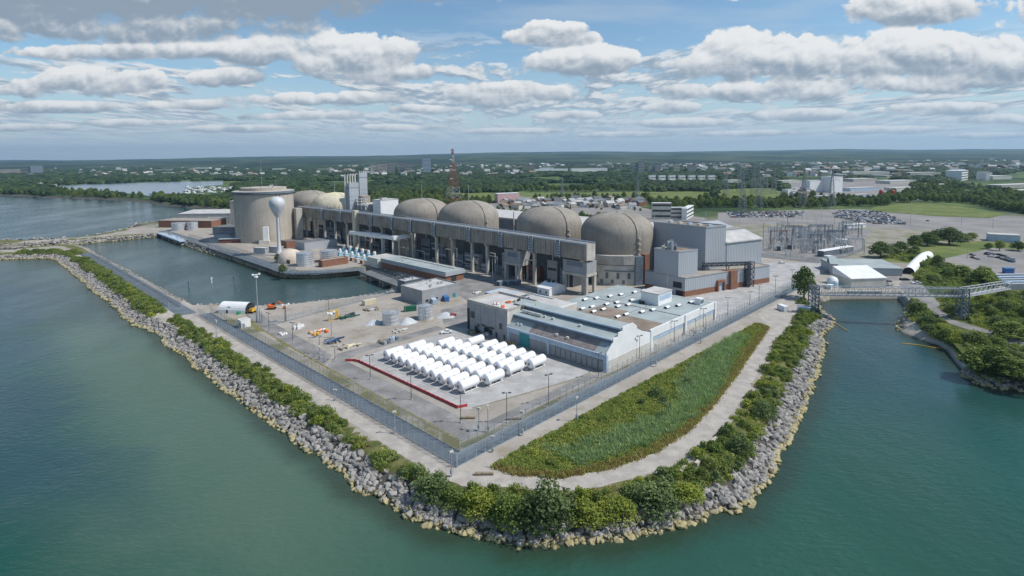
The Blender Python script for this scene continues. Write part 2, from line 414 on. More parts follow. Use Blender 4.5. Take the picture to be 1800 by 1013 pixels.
def ribbon(name, P, w, z, m, kind='structure', jit=0.0):
    P = [Vector((p[0], p[1])) for p in P]; L, Rr = [], []
    for i, p in enumerate(P):
        d = (P[min(i+1, len(P)-1)]-P[max(i-1, 0)]).normalized(); nrm = Vector((-d.y, d.x))
        ww = (w[i] if isinstance(w, (list, tuple)) else w)/2
        L.append(p+nrm*(ww+rnd.uniform(-jit, jit))); Rr.append(p-nrm*(ww+rnd.uniform(-jit, jit)))
    mb = MB(); n = len(P); mb.add([(p.x, p.y, z) for p in L+Rr], [(i, i+n, i+n+1, i+1) for i in range(n-1)])
    for f in mb.f: f.reverse()
    o = mb.build(name, m)
    if o.data.polygons[0].normal.z < 0: o.data.flip_normals()
    o['kind'] = kind; return o

# ================================================================== WATER AND LAND
WZ = -4.0
def water_mat():
    m = bpy.data.materials.new('lake_water'); m.use_nodes = True; t = NT(m.node_tree); b = t.n['Principled BSDF']
    pos = t.node('ShaderNodeNewGeometry').outputs['Position']; x, y, z = t.sep(pos)
    sd = t.node('ShaderNodeAttribute', attribute_name='offshore').outputs['Fac']           # metres from the bank
    u = t.math('ADD', t.math('MULTIPLY', t.math('SUBTRACT', x, OX), cT), t.math('MULTIPLY', t.math('SUBTRACT', y, OY), sT))
    n1 = t.noise(pos, 0.012, 5.0, 0.6, 0.4); n2 = t.noise(pos, 0.06, 5.0, 0.65)
    green, turbid, weed = (0.007, 0.062, 0.043), (0.085, 0.140, 0.096), (0.024, 0.066, 0.072)  # weed: just a darker blue-grey tone for the outer western water
    c = t.mix(t.step(n1, 0.36, 0.66), green, (0.012, 0.082, 0.058))
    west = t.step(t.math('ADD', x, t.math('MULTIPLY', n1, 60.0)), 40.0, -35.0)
    tb = t.step(t.math('ADD', sd, t.math('MULTIPLY', t.math('SUBTRACT', n1, 0.5), 90.0)), 70.0, 14.0)
    c = t.mix(t.math('MULTIPLY', tb, t.math('MULTIPLY_ADD', west, 0.66, 0.22)), c, turbid)
    dark_west = t.math('MULTIPLY', west, t.step(t.math('ADD', u, t.math('MULTIPLY', t.math('SUBTRACT', n1, 0.5), 110.0)), -52.0, -78.0))
    dark_west = t.math('MULTIPLY', dark_west, t.step(t.math('ADD', y, t.math('MULTIPLY', n1, 50.0)), 125.0, 170.0))
    c = t.mix(t.math('MULTIPLY', dark_west, 0.97), c, weed)  # darker blue-grey patch over the outer west water
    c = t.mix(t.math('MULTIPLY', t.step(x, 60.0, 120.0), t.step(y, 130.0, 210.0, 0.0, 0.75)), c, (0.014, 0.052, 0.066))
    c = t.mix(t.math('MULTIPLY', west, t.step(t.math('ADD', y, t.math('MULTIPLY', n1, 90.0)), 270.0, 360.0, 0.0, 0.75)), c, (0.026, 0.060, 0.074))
    # stones and weed showing through beside the rocks
    edge = t.step(t.math('ADD', sd, t.math('MULTIPLY', t.math('SUBTRACT', n2, 0.5), 9.0)), 9.0, 1.0)
    c = t.mix(t.math('MULTIPLY', edge, 0.75), c, (0.030, 0.042, 0.026))
    t.put(b.inputs['Base Color'], c)
    b.inputs['Roughness'].default_value = 0.10; b.inputs['IOR'].default_value = 1.33; b.inputs['Specular IOR Level'].default_value = 0.42
    w1 = t.noise(t.vmath('MULTIPLY', pos, (0.42, 0.75, 1.0)), 1.0, 4.0, 0.6); w2 = t.noise(pos, 0.16, 3.0, 0.5)
    gust = t.step(t.noise(t.vmath('MULTIPLY', pos, (1.0, 0.45, 1.0)), 0.018, 4.0, 0.6), 0.35, 0.65, 0.30, 1.0)
    bp = t.node('ShaderNodeBump'); bp.inputs['Distance'].default_value = 0.40
    t.put(bp.inputs['Height'], t.math('MULTIPLY', t.math('ADD', w1, t.math('MULTIPLY', w2, 0.8)), gust)); t.l.new(bp.outputs[0], b.inputs['Normal'])
    return m
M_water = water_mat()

def land_mat():
    m = bpy.data.materials.new('land_surface'); m.use_nodes = True; t = NT(m.node_tree); b = t.n['Principled BSDF']
    pos = t.node('ShaderNodeNewGeometry').outputs['Position']; x, y, z = t.sep(pos)
    n1 = t.noise(pos, 0.05, 6.0, 0.6); n2 = t.noise(pos, 0.35, 4.0, 0.6)
    site = t.mix(t.step(n1, 0.35, 0.66), (0.325, 0.29, 0.25), (0.41, 0.375, 0.33))
    site = t.mix(t.step(n2, 0.45, 0.75, 0.0, 0.35), site, (0.25, 0.23, 0.205))
    n4 = t.noise(pos, 0.11, 5.0, 0.7)
    site = t.mix(t.step(n4, 0.50, 0.66, 0.0, 0.65), site, (0.25, 0.215, 0.145))
    east = t.math('MULTIPLY', t.step(x, 185.0, 240.0), t.step(y, 330.0, 380.0))
    site = t.mix(t.math('MULTIPLY', east, t.step(n1, 0.42, 0.56, 0.25, 0.9)), site, t.mix(t.step(n4, 0.4, 0.6), (0.24, 0.225, 0.205), (0.17, 0.185, 0.075)))
    gr = t.node('ShaderNodeAttribute', attribute_name='green').outputs['Fac']; sn = t.node('ShaderNodeAttribute', attribute_name='sand').outputs['Fac']
    scrub = t.mix(t.step(n2, 0.35, 0.65), (0.085, 0.105, 0.030), (0.17, 0.165, 0.065))
    site = t.mix(t.step(t.math('ADD', gr, t.math('MULTIPLY', t.math('SUBTRACT', n4, 0.5), 1.1)), 0.35, 0.60), site, scrub)
    # open country: meadow, dry field and wood floor in large patches
    f1 = t.noise(pos, 0.0032, 5.0, 0.55, 0.4); f2 = t.noise(pos, 0.0011, 4.0, 0.5); f3 = t.noise(pos, 0.02, 5.0, 0.65)
    fld = t.mix(t.step(f1, 0.42, 0.58), (0.040, 0.075, 0.028), (0.13, 0.18, 0.055))
    fld = t.mix(t.step(f2, 0.56, 0.66, 0.0, 0.7), fld, (0.26, 0.25, 0.13))
    fld = t.mix(t.step(f3, 0.40, 0.62), t.mix(1.0, fld, (0.55, 0.6, 0.6), 'MULTIPLY'), fld)
    far = t.step(t.math('ADD', y, t.math('MULTIPLY', f1, 60.0)), 650.0, 760.0)
    c = t.mix(far, site, fld)
    # bank below the crest: earth darkened as crevice shade between rocks, stained at the waterline
    c = t.mix(t.math('MULTIPLY', t.step(z, -0.9, -1.5), t.math('SUBTRACT', 1.0, sn)), c, (0.085, 0.08, 0.072))
    c = t.mix(sn, c, t.mix(t.step(n2, 0.35, 0.7), (0.50, 0.46, 0.385), (0.39, 0.355, 0.295)))
    c = t.mix(t.step(z, -3.2, -4.2), c, (0.10, 0.10, 0.075))
    t.put(b.inputs['Base Color'], c); b.inputs['Roughness'].default_value = 0.95; b.inputs['Specular IOR Level'].default_value = 0.2
    return m
M_land = land_mat()

# waterline in photo pixels, with the width of the bank behind it (metres); walked with the land on the right hand
OUTER = [(-330, 462), (-120, 460), (0, 457), (60, 455), (97, 457), (120, 474), (160, 506), (200, 537), (227, 566), (267, 583), (325, 628), (375, 671), (425, 708), (480, 749), (545, 792),
         (600, 834), (650, 871), (700, 897), (760, 924), (830, 945), (900, 956), (950, 959), (1020, 956), (1100, 946), (1180, 930), (1250, 910), (1302, 892), (1334, 870), (1352, 843), (1371, 800),
         (1394, 760), (1410, 717), (1426, 685), (1440, 650), (1447, 612), (1447, 588), (1467, 570), (1463, 558), (1446, 551), (1441, 538)]
HEAD = [(1444, 531), (1460, 527), (1496, 525.5), (1545, 525.5), (1583, 526)]
RIGHT = [(1588, 540), (1592, 556), (1578, 571), (1583, 582), (1602, 592), (1630, 602), (1650, 608), (1666, 618), (1680, 636), (1692, 652), (1697, 664), (1720, 676), (1757, 685), (1800, 688), (1900, 700), (2150, 720)]
WESTLAKE = [(-700, 346), (-300, 345), (0, 344), (60, 347), (130, 349), (210, 352), (265, 357), (300, 362), (345, 366), (398, 373), (385, 378), (330, 384), (275, 394), (234, 398), (224, 405), (160, 420), (80, 425), (0, 428), (-200, 432), (-330, 434)]
FOREBAY = [(-330, 442), (0, 436.5), (60, 434), (150, 428.5), (235, 421), (285, 416.5), (306, 426), (345, 438), (400, 455), (430, 465), (462, 476), (500, 488), (545, 490), (600, 486), (640, 480.5), (655, 478), (700, 493), (735, 502), (716, 509), (703, 521),
           (650, 527), (600, 534), (540, 541), (480, 547), (436, 546), (384, 544), (345, 545), (334, 539), (300, 521), (240, 488), (190, 461), (158, 442), (130, 434.5), (60, 440.5), (0, 441.5), (-330, 449)]
def densify(P, step):
    out = []
    for a, b in zip(P[:-1], P[1:]):
        n = max(1, int(math.hypot(b[0]-a[0], b[1]-a[1])/step))
        for k in range(n): out.append((a[0]+(b[0]-a[0])*k/n, a[1]+(b[1]-a[1])*k/n))
    out.append(P[-1]); return out
def shore(P, step=5.0, jit=0.9, sm=3):
    W_ = [G(px, py, WZ) for px, py in P]
    W_ = smoothline(W_, sm) if sm else W_
    W_ = densify(W_, step)
    return [(x+rnd.uniform(-jit, jit), y+rnd.uniform(-jit, jit)) for x, y in W_]
s_outer = shore(OUTER); s_head = shore(HEAD, 6, 0, 0); s_right = shore(RIGHT, 4, 0.5); s_west = shore(WESTLAKE, 14, 1.5, 2); s_fore = shore(FOREBAY, 8, 0.5, 0)
# one closed outline, land inside
far_r = [(2600, 140), (26000, 2000), (26000, 30000), (-26000, 30000), (-26000, 1500)]
BW = []       # bank width per point
ring = []
def addring(P, w):
    for p in P: ring.append(p); BW.append(w)
addring(s_west, 4.0); addring(s_fore, 3.2); addring(s_outer, 9.0); addring(s_head, 0.6); addring(s_right, 6.0)
for p in far_r: ring.append(p); BW.append(1.0)
RING = np.array(ring); RW = np.array(BW)
_a, _b = RING, np.roll(RING, -1, 0); _d = _b-_a; _l2 = np.maximum((_d**2).sum(1), 1e-9)
def land_sd(X, Y):
    """signed distance to the waterline (land positive) and the width of the bank there"""
    P = np.stack([X, Y], 1); sd = np.empty(len(P)); wd = np.empty(len(P))
    for i in range(0, len(P), 4000):
        p = P[i:i+4000, None, :]; t_ = np.clip(((p-_a)*_d).sum(2)/_l2, 0, 1)
        q = _a+t_[..., None]*_d; dd = ((p-q)**2).sum(2); k = dd.argmin(1)
        y = p[:, :, 1]; cr = ((_a[:, 1] > y) != (_b[:, 1] > y)) & (p[:, :, 0] < _a[:, 0]+(y-_a[:, 1])*_d[:, 0]/np.where(_d[:, 1] == 0, 1e-9, _d[:, 1]))
        ins = cr.sum(1) % 2 == 1; r = np.sqrt(dd[np.arange(len(k)), k]); sd[i:i+4000] = np.where(ins, r, -r); wd[i:i+4000] = RW[k]
    return sd, wd
def land_h(X, Y):
    sd, wd = land_sd(np.asarray(X, float), np.asarray(Y, float))
    return np.where(sd < 0, np.maximum(WZ+sd*0.5, -8.0), WZ-WZ*np.clip(sd/wd, 0, 1))
def land_z(x, y): return float(land_h([x], [y])[0])
def build_ground():
    V, F = [], []
    fx0, fx1, fy0, fy1 = -440, 340, 90, 650
    def grid(xs, ys, skip=None):
        X, Y = np.meshgrid(xs, ys); Z = land_h(X.ravel(), Y.ravel()); o = len(V)
        V.extend(zip(X.ravel().tolist(), Y.ravel().tolist(), Z.tolist())); nx = len(xs)
        Z2 = Z.reshape(len(ys), nx)
        for j in range(len(ys)-1):
            for i in range(nx-1):
                if skip and skip(xs[i], xs[i+1], ys[j], ys[j+1]): continue
                if max(Z2[j, i], Z2[j, i+1], Z2[j+1, i], Z2[j+1, i+1]) <= -7.9: continue
                k = o+j*nx+i; F.append((k, k+1, k+nx+1, k+nx))
    grid(np.arange(fx0, fx1+.1, 2.5), np.arange(fy0, fy1+.1, 2.5))
    cx = np.arange(-2600, 1561, 20); cy_ = np.arange(90, 1411, 20)
    grid(cx, cy_, lambda a, b, c, d: a >= fx0 and b <= fx1 and c >= fy0 and d <= fy1)
    def rect(x0, x1, y0, y1):
        o = len(V); V.extend([(x0, y0, 0), (x1, y0, 0), (x1, y1, 0), (x0, y1, 0)]); F.append((o, o+1, o+2, o+3))
    rect(-26000, 26000, 1410, 30000); rect(1560, 26000, 90, 1410)
    mb = MB(); mb.v = V; mb.f = F; mb.m = [0]*len(F)
    o = struct(mb, 'ground', M_land, False); A_ = np.array(V); inn = (A_[:, 0] > -700) & (A_[:, 0] < 345) & (A_[:, 1] < 760)
    gre = np.zeros(len(A_)); san = np.zeros(len(A_)); P_ = A_[inn]; sd, wd = land_sd(P_[:, 0], P_[:, 1])
    uu = (P_[:, 0]-OX)*cT+(P_[:, 1]-OY)*sT; vv = -(P_[:, 0]-OX)*sT+(P_[:, 1]-OY)*cT
    g = np.where(wd > 8.5, np.clip((sd-4.0)/2.5, 0, 1), np.where((wd > 5), np.clip((sd-5)/4, 0, 1), 0)).astype(float)
    g = np.where((wd > 8.5) & (sd > 13.5), 0, g)
    g = np.where((wd > 8.5) & (uu > -7.0) & (vv > -4), 0, g)                     # the road outside the fence
    g = np.where((wd < 5) & (P_[:, 0] < -200) & (P_[:, 1] > 380) & (sd > 3.5) & (sd < 14) & (uu < 60), 0.62, g)   # the spits
    g = np.where((wd > 5) & (wd < 8.5), np.where(sd < 90, g, 0), g)
    ramp = (uu < -5) & (vv > 203) & (vv < 221); g = np.where(ramp, 0, g)
    bx_, by_ = G(1625, 592, WZ); beach = (np.hypot(P_[:, 0]-bx_, P_[:, 1]-by_) < 42) & (wd > 5) & (wd < 8.5) & (sd < 8.5) & (P_[:, 1] < 275)
    vx_, vy_ = G(575, 483); g = np.where((np.hypot(P_[:, 0]-vx_, P_[:, 1]-vy_) < 46) & (sd > -0.5) & (sd < 5.5) & (wd < 5), 0.8, g)
    san[inn] = np.where((wd < 5) & (P_[:, 1] < 560) & (sd < 3.4), 0.45, 0.0)
    gre[inn] = g; san[inn] = np.maximum(san[inn], np.where(beach, 1.0, np.where(ramp & (sd > -2), 0.8, 0.0)))
    for nm, d_ in (('green', gre), ('sand', san)): a = o.data.attributes.new(nm, 'FLOAT', 'POINT'); a.data.foreach_set('value', d_)
    return o
ground = build_ground()

def build_water():
    xs = np.arange(-440, 341, 6.0); ys = np.arange(60, 661, 6.0); X, Y = np.meshgrid(xs, ys); sd, _ = land_sd(X.ravel(), Y.ravel())
    V = [(x, y, WZ) for x, y in zip(X.ravel().tolist(), Y.ravel().tolist())]; nx, ny = len(xs), len(ys); D = (-sd).tolist(); F = []
    for j in range(ny-1):
        for i in range(nx-1): k = j*nx+i; F.append((k, k+1, k+nx+1, k+nx))
    x0, x1, y0, y1 = xs[0], xs[-1], ys[0], ys[-1]
    for (a, b, c, d) in ((-6000, x0, y0, y1), (x1, 3500, y0, y1), (-6000, 3500, -300, y0), (-6000, 3500, y1, 2500)):
        o = len(V); V += [(a, c, WZ), (b, c, WZ), (b, d, WZ), (a, d, WZ)]; D += [400.0]*4; F.append((o, o+1, o+2, o+3))
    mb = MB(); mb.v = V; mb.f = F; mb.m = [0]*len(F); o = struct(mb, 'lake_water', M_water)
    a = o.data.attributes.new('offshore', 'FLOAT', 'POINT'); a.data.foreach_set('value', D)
build_water()

# hills on the skyline
def hill_mat():
    m = bpy.data.materials.new('wooded_hills'); m.use_nodes = True; t = NT(m.node_tree); b = t.n['Principled BSDF']
    pos = t.node('ShaderNodeNewGeometry').outputs['Position']
    a = t.noise(t.vmath('MULTIPLY', pos, (1.0, 0.5, 1.0)), 0.0016, 6.0, 0.6); c_ = t.noise(pos, 0.006, 5.0, 0.65)
    c = t.mix(t.step(a, 0.44, 0.58), (0.016, 0.036, 0.022), (0.060, 0.085, 0.038))
    c = t.mix(t.step(c_, 0.5, 0.72, 0.0, 0.65), c, (0.012, 0.026, 0.018))
    t.put(b.inputs['Base Color'], c); b.inputs['Roughness'].default_value = 1.0; b.inputs['Specular IOR Level'].default_value = 0.1
    return m
M_hill = hill_mat()
SKYL = [(-300, 285), (0, 282.5), (150, 281), (300, 278), (400, 276), (500, 275), (700, 272.5), (900, 268.5), (1100, 267), (1300, 266), (1450, 263.5), (1600, 262.5), (1800, 261.5), (2200, 258)]
def skyrow(px):
    for (a, b), (c, d) in zip(SKYL[:-1], SKYL[1:]):
        if a <= px <= c: return b+(d-b)*(px-a)/(c-a)
    return SKYL[0][1] if px < 0 else SKYL[-1][1]
def hills():
    mb = MB(); na, nr = 150, 30; r0, r1 = 3600.0, 12500.0
    for j in range(nr+1):
        q = j/nr; r = r0*(r1/r0)**q
        for i in range(na+1):
            px = -350+2500*i/na; a = math.atan((px-900)/FPX)
            x, y = r*math.tan(a)*0.93, r
            topz = CAMH+(HZY-0.01*(px-900)-skyrow(px))/FPX*r1*1.0
            ramp = max(0.0, q)**1.3
            z = -3.0+(topz+3)*ramp*(0.92 if j < nr else 1.0)+(mnoise.noise(Vector((x*0.0006, y*0.0006, 0)))*22+mnoise.noise(Vector((x*0.003, y*0.003, 3)))*7)*min(1, q*3)
            mb.v.append((x, y, z))
    for j in range(nr):
        for i in range(na):
            k = j*(na+1)+i; mb.f.append([k, k+1, k+na+2, k+na+1]); mb.m.append(0)
    return struct(mb, 'hills', M_hill, True)
hills()

# ------------------------------------------------------------------ roads, pads, yards (each a sheet a little above the one below)
def pxs(P, z=0.0): return [G(px, py, z) for px, py in P]
def uvs(P): return [W(u, v) for u, v in P]
# the lane between the two security fences
sheet('fence_lane', uvs([(0.2, 0.2), (276, 0.2), (276, 5.2), (5.2, 5.2), (5.2, 201), (0.2, 201)]), 0.012, M_lane)
# gravel road outside the west fence, and round the point
ribbon('gravel_road', smoothline(uvs([(-4.5, 205), (-4.2, 150), (-4.0, 90), (-3.6, 40), (-3.4, 14), (-3.2, 3), (-1.5, -5.5), (4, -11.5)])+pxs([(985, 851), (1080, 834), (1160, 806), (1225, 765), (1272, 715), (1312, 660), (1345, 605), (1378, 560), (1395, 538)]), 6),
       [5.4]*36+[6.4]*200, 0.020, M_gravel, jit=0.22)
sheet('gravel_apron', pxs([(1330, 553), (1400, 513), (1450, 498), (1440, 528), (1432, 548), (1412, 556), (1398, 575), (1368, 590)]), 0.028, M_gravel)
ribbon('dike_path', smoothline(pxs([(136, 447), (165, 462), (200, 485), (240, 510), (275, 531), (305, 550), (345, 560)]), 6), 5.0, 0.012, M_gravel, jit=0.2)
ribbon('dike_lane', smoothline(pxs([(150, 446), (180, 463), (225, 490), (265, 514), (300, 535), (330, 553)]), 6), 8.5, 0.016, M_lane)
ribbon('forebay_lane', smoothline(pxs([(286, 406), (330, 420), (380, 436), (430, 452), (475, 467), (520, 479), (640, 473)]), 6), 9.0, 0.012, M_lane)
# yard inside the fence
sheet('yard_road', uvs([(9, 9), (72, 9), (72, 12.5), (22, 12.5), (18.5, 16), (18.5, 88), (26, 92), (70, 92), (70, 98), (20, 98), (10, 88)]), 0.016, M_asph)
sheet('tank_pad', uvs([(21.5, 24.5), (24, 22), (64, 12.8), (74, 12), (74, 56), (72, 88), (26, 88), (21.5, 84)]), 0.032, M_pad)
sheet('west_yard_road', uvs([(10, 89), (18, 98), (20, 160), (24, 190), (18, 190), (12, 150)]), 0.020, M_asph)
sheet('yard_asphalt', uvs([(76, 86), (100, 86), (150, 100), (158, 140), (155, 240), (124, 160), (108, 118), (88, 118), (74, 98)]), 0.012, M_asph)
sheet('plant_road', uvs([(78, 5.6), (276, 5.6), (300, 12), (268, 20), (196, 37), (170, 40), (170, 7.8), (78, 7.8)]), 0.020, M_pad)
sheet('east_yard', pxs([(1204, 524), (1352, 500), (1342, 462), (1480, 462), (1420, 492), (1330, 540), (1262, 566)]), 0.008, M_pad)
# mottled dry grass between lane and yard
def grass_mat(name, c1, c2, c3, lo=0.4, hi=0.6):
    m = bpy.data.materials.new(name); m.use_nodes = True; t = NT(m.node_tree); b = t.n['Principled BSDF']
    pos = t.node('ShaderNodeNewGeometry').outputs['Position']
    a = t.noise(pos, 0.09, 5.0, 0.65); q = t.noise(pos, 0.8, 4.0, 0.7); e = t.noise(pos, 0.03, 3.0, 0.5)
    c = t.mix(t.step(a, lo, hi), c1, c2); c = t.mix(t.step(e, 0.48, 0.64), c, c3)
    c = t.mix(t.step(q, 0.4, 0.75, 0.0, 0.45), c, tuple(k*0.45 for k in c1))
    t.put(b.inputs['Base Color'], c); b.inputs['Roughness'].default_value = 1.0; b.inputs['Specular IOR Level'].default_value = 0.1
    MATS[name] = m; return m
M_verge = grass_mat('dry_verge', (0.34, 0.31, 0.24), (0.18, 0.175, 0.075), (0.37, 0.335, 0.27), 0.40, 0.54)
M_meadow = grass_mat('meadow', (0.12, 0.17, 0.035), (0.19, 0.20, 0.045), (0.11, 0.16, 0.06))
M_lawn = grass_mat('mown_grass', (0.14, 0.18, 0.06), (0.20, 0.22, 0.08), (0.12, 0.16, 0.05))
M_scrub = grass_mat('bank_scrub', (0.075, 0.105, 0.028), (0.15, 0.14, 0.05), (0.06, 0.09, 0.028))
sheet('grass_verge', uvs([(5.4, 5.4), (8.6, 8.8), (9.6, 88), (11.5, 150), (17, 190), (24, 201), (5.4, 201)]), 0.024, M_verge)
ribbon('earth_berm', smoothline(uvs([(9.2, 9.2), (9.8, 60), (10.6, 110), (13, 160), (19, 188), (30, 192)]), 6), 0.9, 0.034, mat('olive_earth', (0.20, 0.18, 0.08), 0.95, 0.3, 0.6), jit=0.2)
sheet('grass_verge', uvs([(5.4, 5.4), (120, 5.4), (120, 6.4), (30, 8.0), (8.6, 8.6)]), 0.028, M_verge)
MEADOW = pxs([(862, 822), (905, 835), (985, 841), (1075, 824), (1150, 797), (1212, 757), (1258, 708), (1298, 655), (1332, 605), (1352, 575), (1330, 569), (1270, 603), (1180, 650), (1080, 702), (960, 768)])
sheet('meadow', MEADOW, 0.024, M_meadow)

# ================================================================== THE PLANT
def solve(f, lo, hi):
    for _ in range(50):
        m = (lo+hi)/2
        if f(m): lo = m
        else: hi = m
    return lo
def bxdim(c, xr, xl, yt, z0=0.0):
    """footprint on the site grid from the nearest bottom corner, the right and left ends and the top row"""
    u0, v0 = S(c[0], c[1], z0); H = hgt(u0, v0, yt)
    Lu = solve(lambda L: PIX(*W(u0+L, v0), z0)[0] < xr, 0, 400); Lv = solve(lambda L: PIX(*W(u0, v0+L), z0)[0] > xl, 0, 400)
    return u0, v0, Lu, Lv, H
def roofkit(t, u0, v0, Lu, Lv, H, n, seed, m=None):
    """vents and small plant on a flat roof"""
    q = random.Random(seed)
    for i in range(n):
        mb = MB(); a = u0+q.uniform(0.12, 0.85)*Lu; b = v0+q.uniform(0.12, 0.85)*Lv; s = q.uniform(0.5, 1.3); h = q.uniform(0.6, 1.4)
        mb.box(a, a+s*1.3, b, b+s, H, H+h); mb.cyl(a+s*0.65, b+s*0.5, H+h, H+h+0.4, s*0.3, 8)
        mb.build('roof_vent', m or M_steel, t)
def block(name, label, cat, c, xr, xl, yt, wall, roof, parapet=0.5, base=None, group=None, vents=0, doors=(), wins=(), z0=0.0, trim=None):
    u0, v0, Lu, Lv, H = bxdim(c, xr, xl, yt, z0)
    t = thing(name, label, cat, u0, v0, group)
    mb = MB(); mb.box(u0, u0+Lu, v0, v0+Lv, -0.5, H)
    mb.build('wall', wall, t)
    mb = MB(); p = 0.25
    mb.box(u0+p, u0+Lu-p, v0+p, v0+Lv-p, H, H+0.05, 0)
    if parapet:
        for (a, b, c_, d) in ((u0-.06, u0+Lu+.06, v0-.06, v0+p), (u0-.06, u0+Lu+.06, v0+Lv-p, v0+Lv+.06), (u0-.06, u0+p, v0+p, v0+Lv-p), (u0+Lu-p, u0+Lu+.06, v0+p, v0+Lv-p)):
            mb.box(a, b, c_, d, H-0.25, H+parapet, 1)
    mb.build('roof', [roof, trim or wall], t)
    if base:
        mb = MB(); e = 0.04
        mb.box(u0-e, u0+Lu+e, v0-e, v0+Lv+e, -0.3, base[1]); mb.build('brick_base', base[0], t)
    for (f, a, w, zb, h, m) in doors:      # f: 'L' (-u face) or 'R' (-v face), a: fraction along
        mb = MB()
        if f == 'R': mb.box(u0+a*Lu, u0+a*Lu+w, v0-0.09, v0+0.05, zb, zb+h)
        else: mb.box(u0-0.09, u0+0.05, v0+a*Lv, v0+a*Lv+w, zb, zb+h)
        d = mb.build('door', m, t)
    for (f, n, zb, h, w) in wins:
        L = Lu if f == 'R' else Lv
        for i in range(n):
            mb = MB(); a = (i+0.5)/n*L-w/2
            if f == 'R': mb.box(u0+a, u0+a+w, v0-0.07, v0+0.05, zb, zb+h)
            else: mb.box(u0-0.07, u0+0.05, v0+a, v0+a+w, zb, zb+h)
            mb.build('window', M_glass, t)
    if vents: roofkit(t, u0, v0, Lu, Lv, H, vents, hash(label) % 999 if False else len(label)*7+int(u0))
    return t, (u0, v0, Lu, Lv, H)

# ------------------------------------------------------------------ vacuum building
def vacuum():
    fx, fy = G(468, 427); d = math.hypot(fx, fy); Rv = 26.6; cx, cy_ = fx*(1+Rv/d), fy*(1+Rv/d)
    u, v = XU(cx, cy_); H = hgt(u, v, 334)
    t = thing('vacuum_building', 'huge plain concrete cylinder building with a flat roof, behind the water tower', 'containment building', cx, cy_, grid=False)
    mb = MB(); mb.lathe([(Rv, -1), (Rv, H-3.2)], 96, 0, cx, cy_, cap=False); mb.build('wall', M_vac, t, True)
    mb = MB(); mb.lathe([(Rv, H-3.4), (Rv+1.5, H-2.6), (Rv+1.5, H-0.6), (Rv+0.9, H-0.6)], 96, 0, cx, cy_, cap=False); mb.build('cornice', M_grayd, t)
    mb = MB(); mb.lathe([(Rv+1.3, H-0.7), (Rv-1, H-0.35), (0.01, H+0.6)], 96, 0, cx, cy_, cap=False); mb.build('roof', M_conc, t)
    mb = MB(); mb.lathe([(20.5, H-0.5), (20.5, H+2.6), (0.01, H+3.2)], 64, 0, cx, cy_, cap=False); mb.build('roof_drum', M_vac, t)
    for i in range(10):
        a = 0.6*i+0.2; x, y = cx+17*math.cos(a), cy_+17*math.sin(a); mb = MB(); mb.cyl(x, y, H+2, H+4.6+(i % 3), 0.18, 6); mb.build('lightning_rod', M_dsteel, t)
    mb = MB(); mb.rbox(cx+12, cy_-10, H+2.4, H+5.2, 3.4, 2.4, 0.4); mb.build('roof_hut', M_offw, t)
    # meridian seams and the white stair tower on the near side
    mb = MB()
    for i in range(24):
        a = 2*math.pi*i/24; mb.rbox(cx+(Rv+0.02)*math.cos(a), cy_+(Rv+0.02)*math.sin(a), -0.5, H-3.5, 0.10, 0.35, a)
    mb.build('seam', M_conc, t)
    px, py = G(468.5, 428.5); mb = MB(); mb.rbox(px, py, 0, hgt(*XU(px, py), 399), 4.6, 3.4, TH-0.6); mb.rbox(px-1, py-1.5, 0, 3.2, 9, 4, TH-0.6, 1)
    mb.build('stair_enclosure', [M_white, M_offw], t)
    ax, ay = G(517, 421); mb = MB(); mb.rbox(ax+2, ay+6, 0, hgt(*XU(ax, ay), 367), 6.0, 8, TH); mb.build('lift_shaft', M_conc, t)
vacuum()

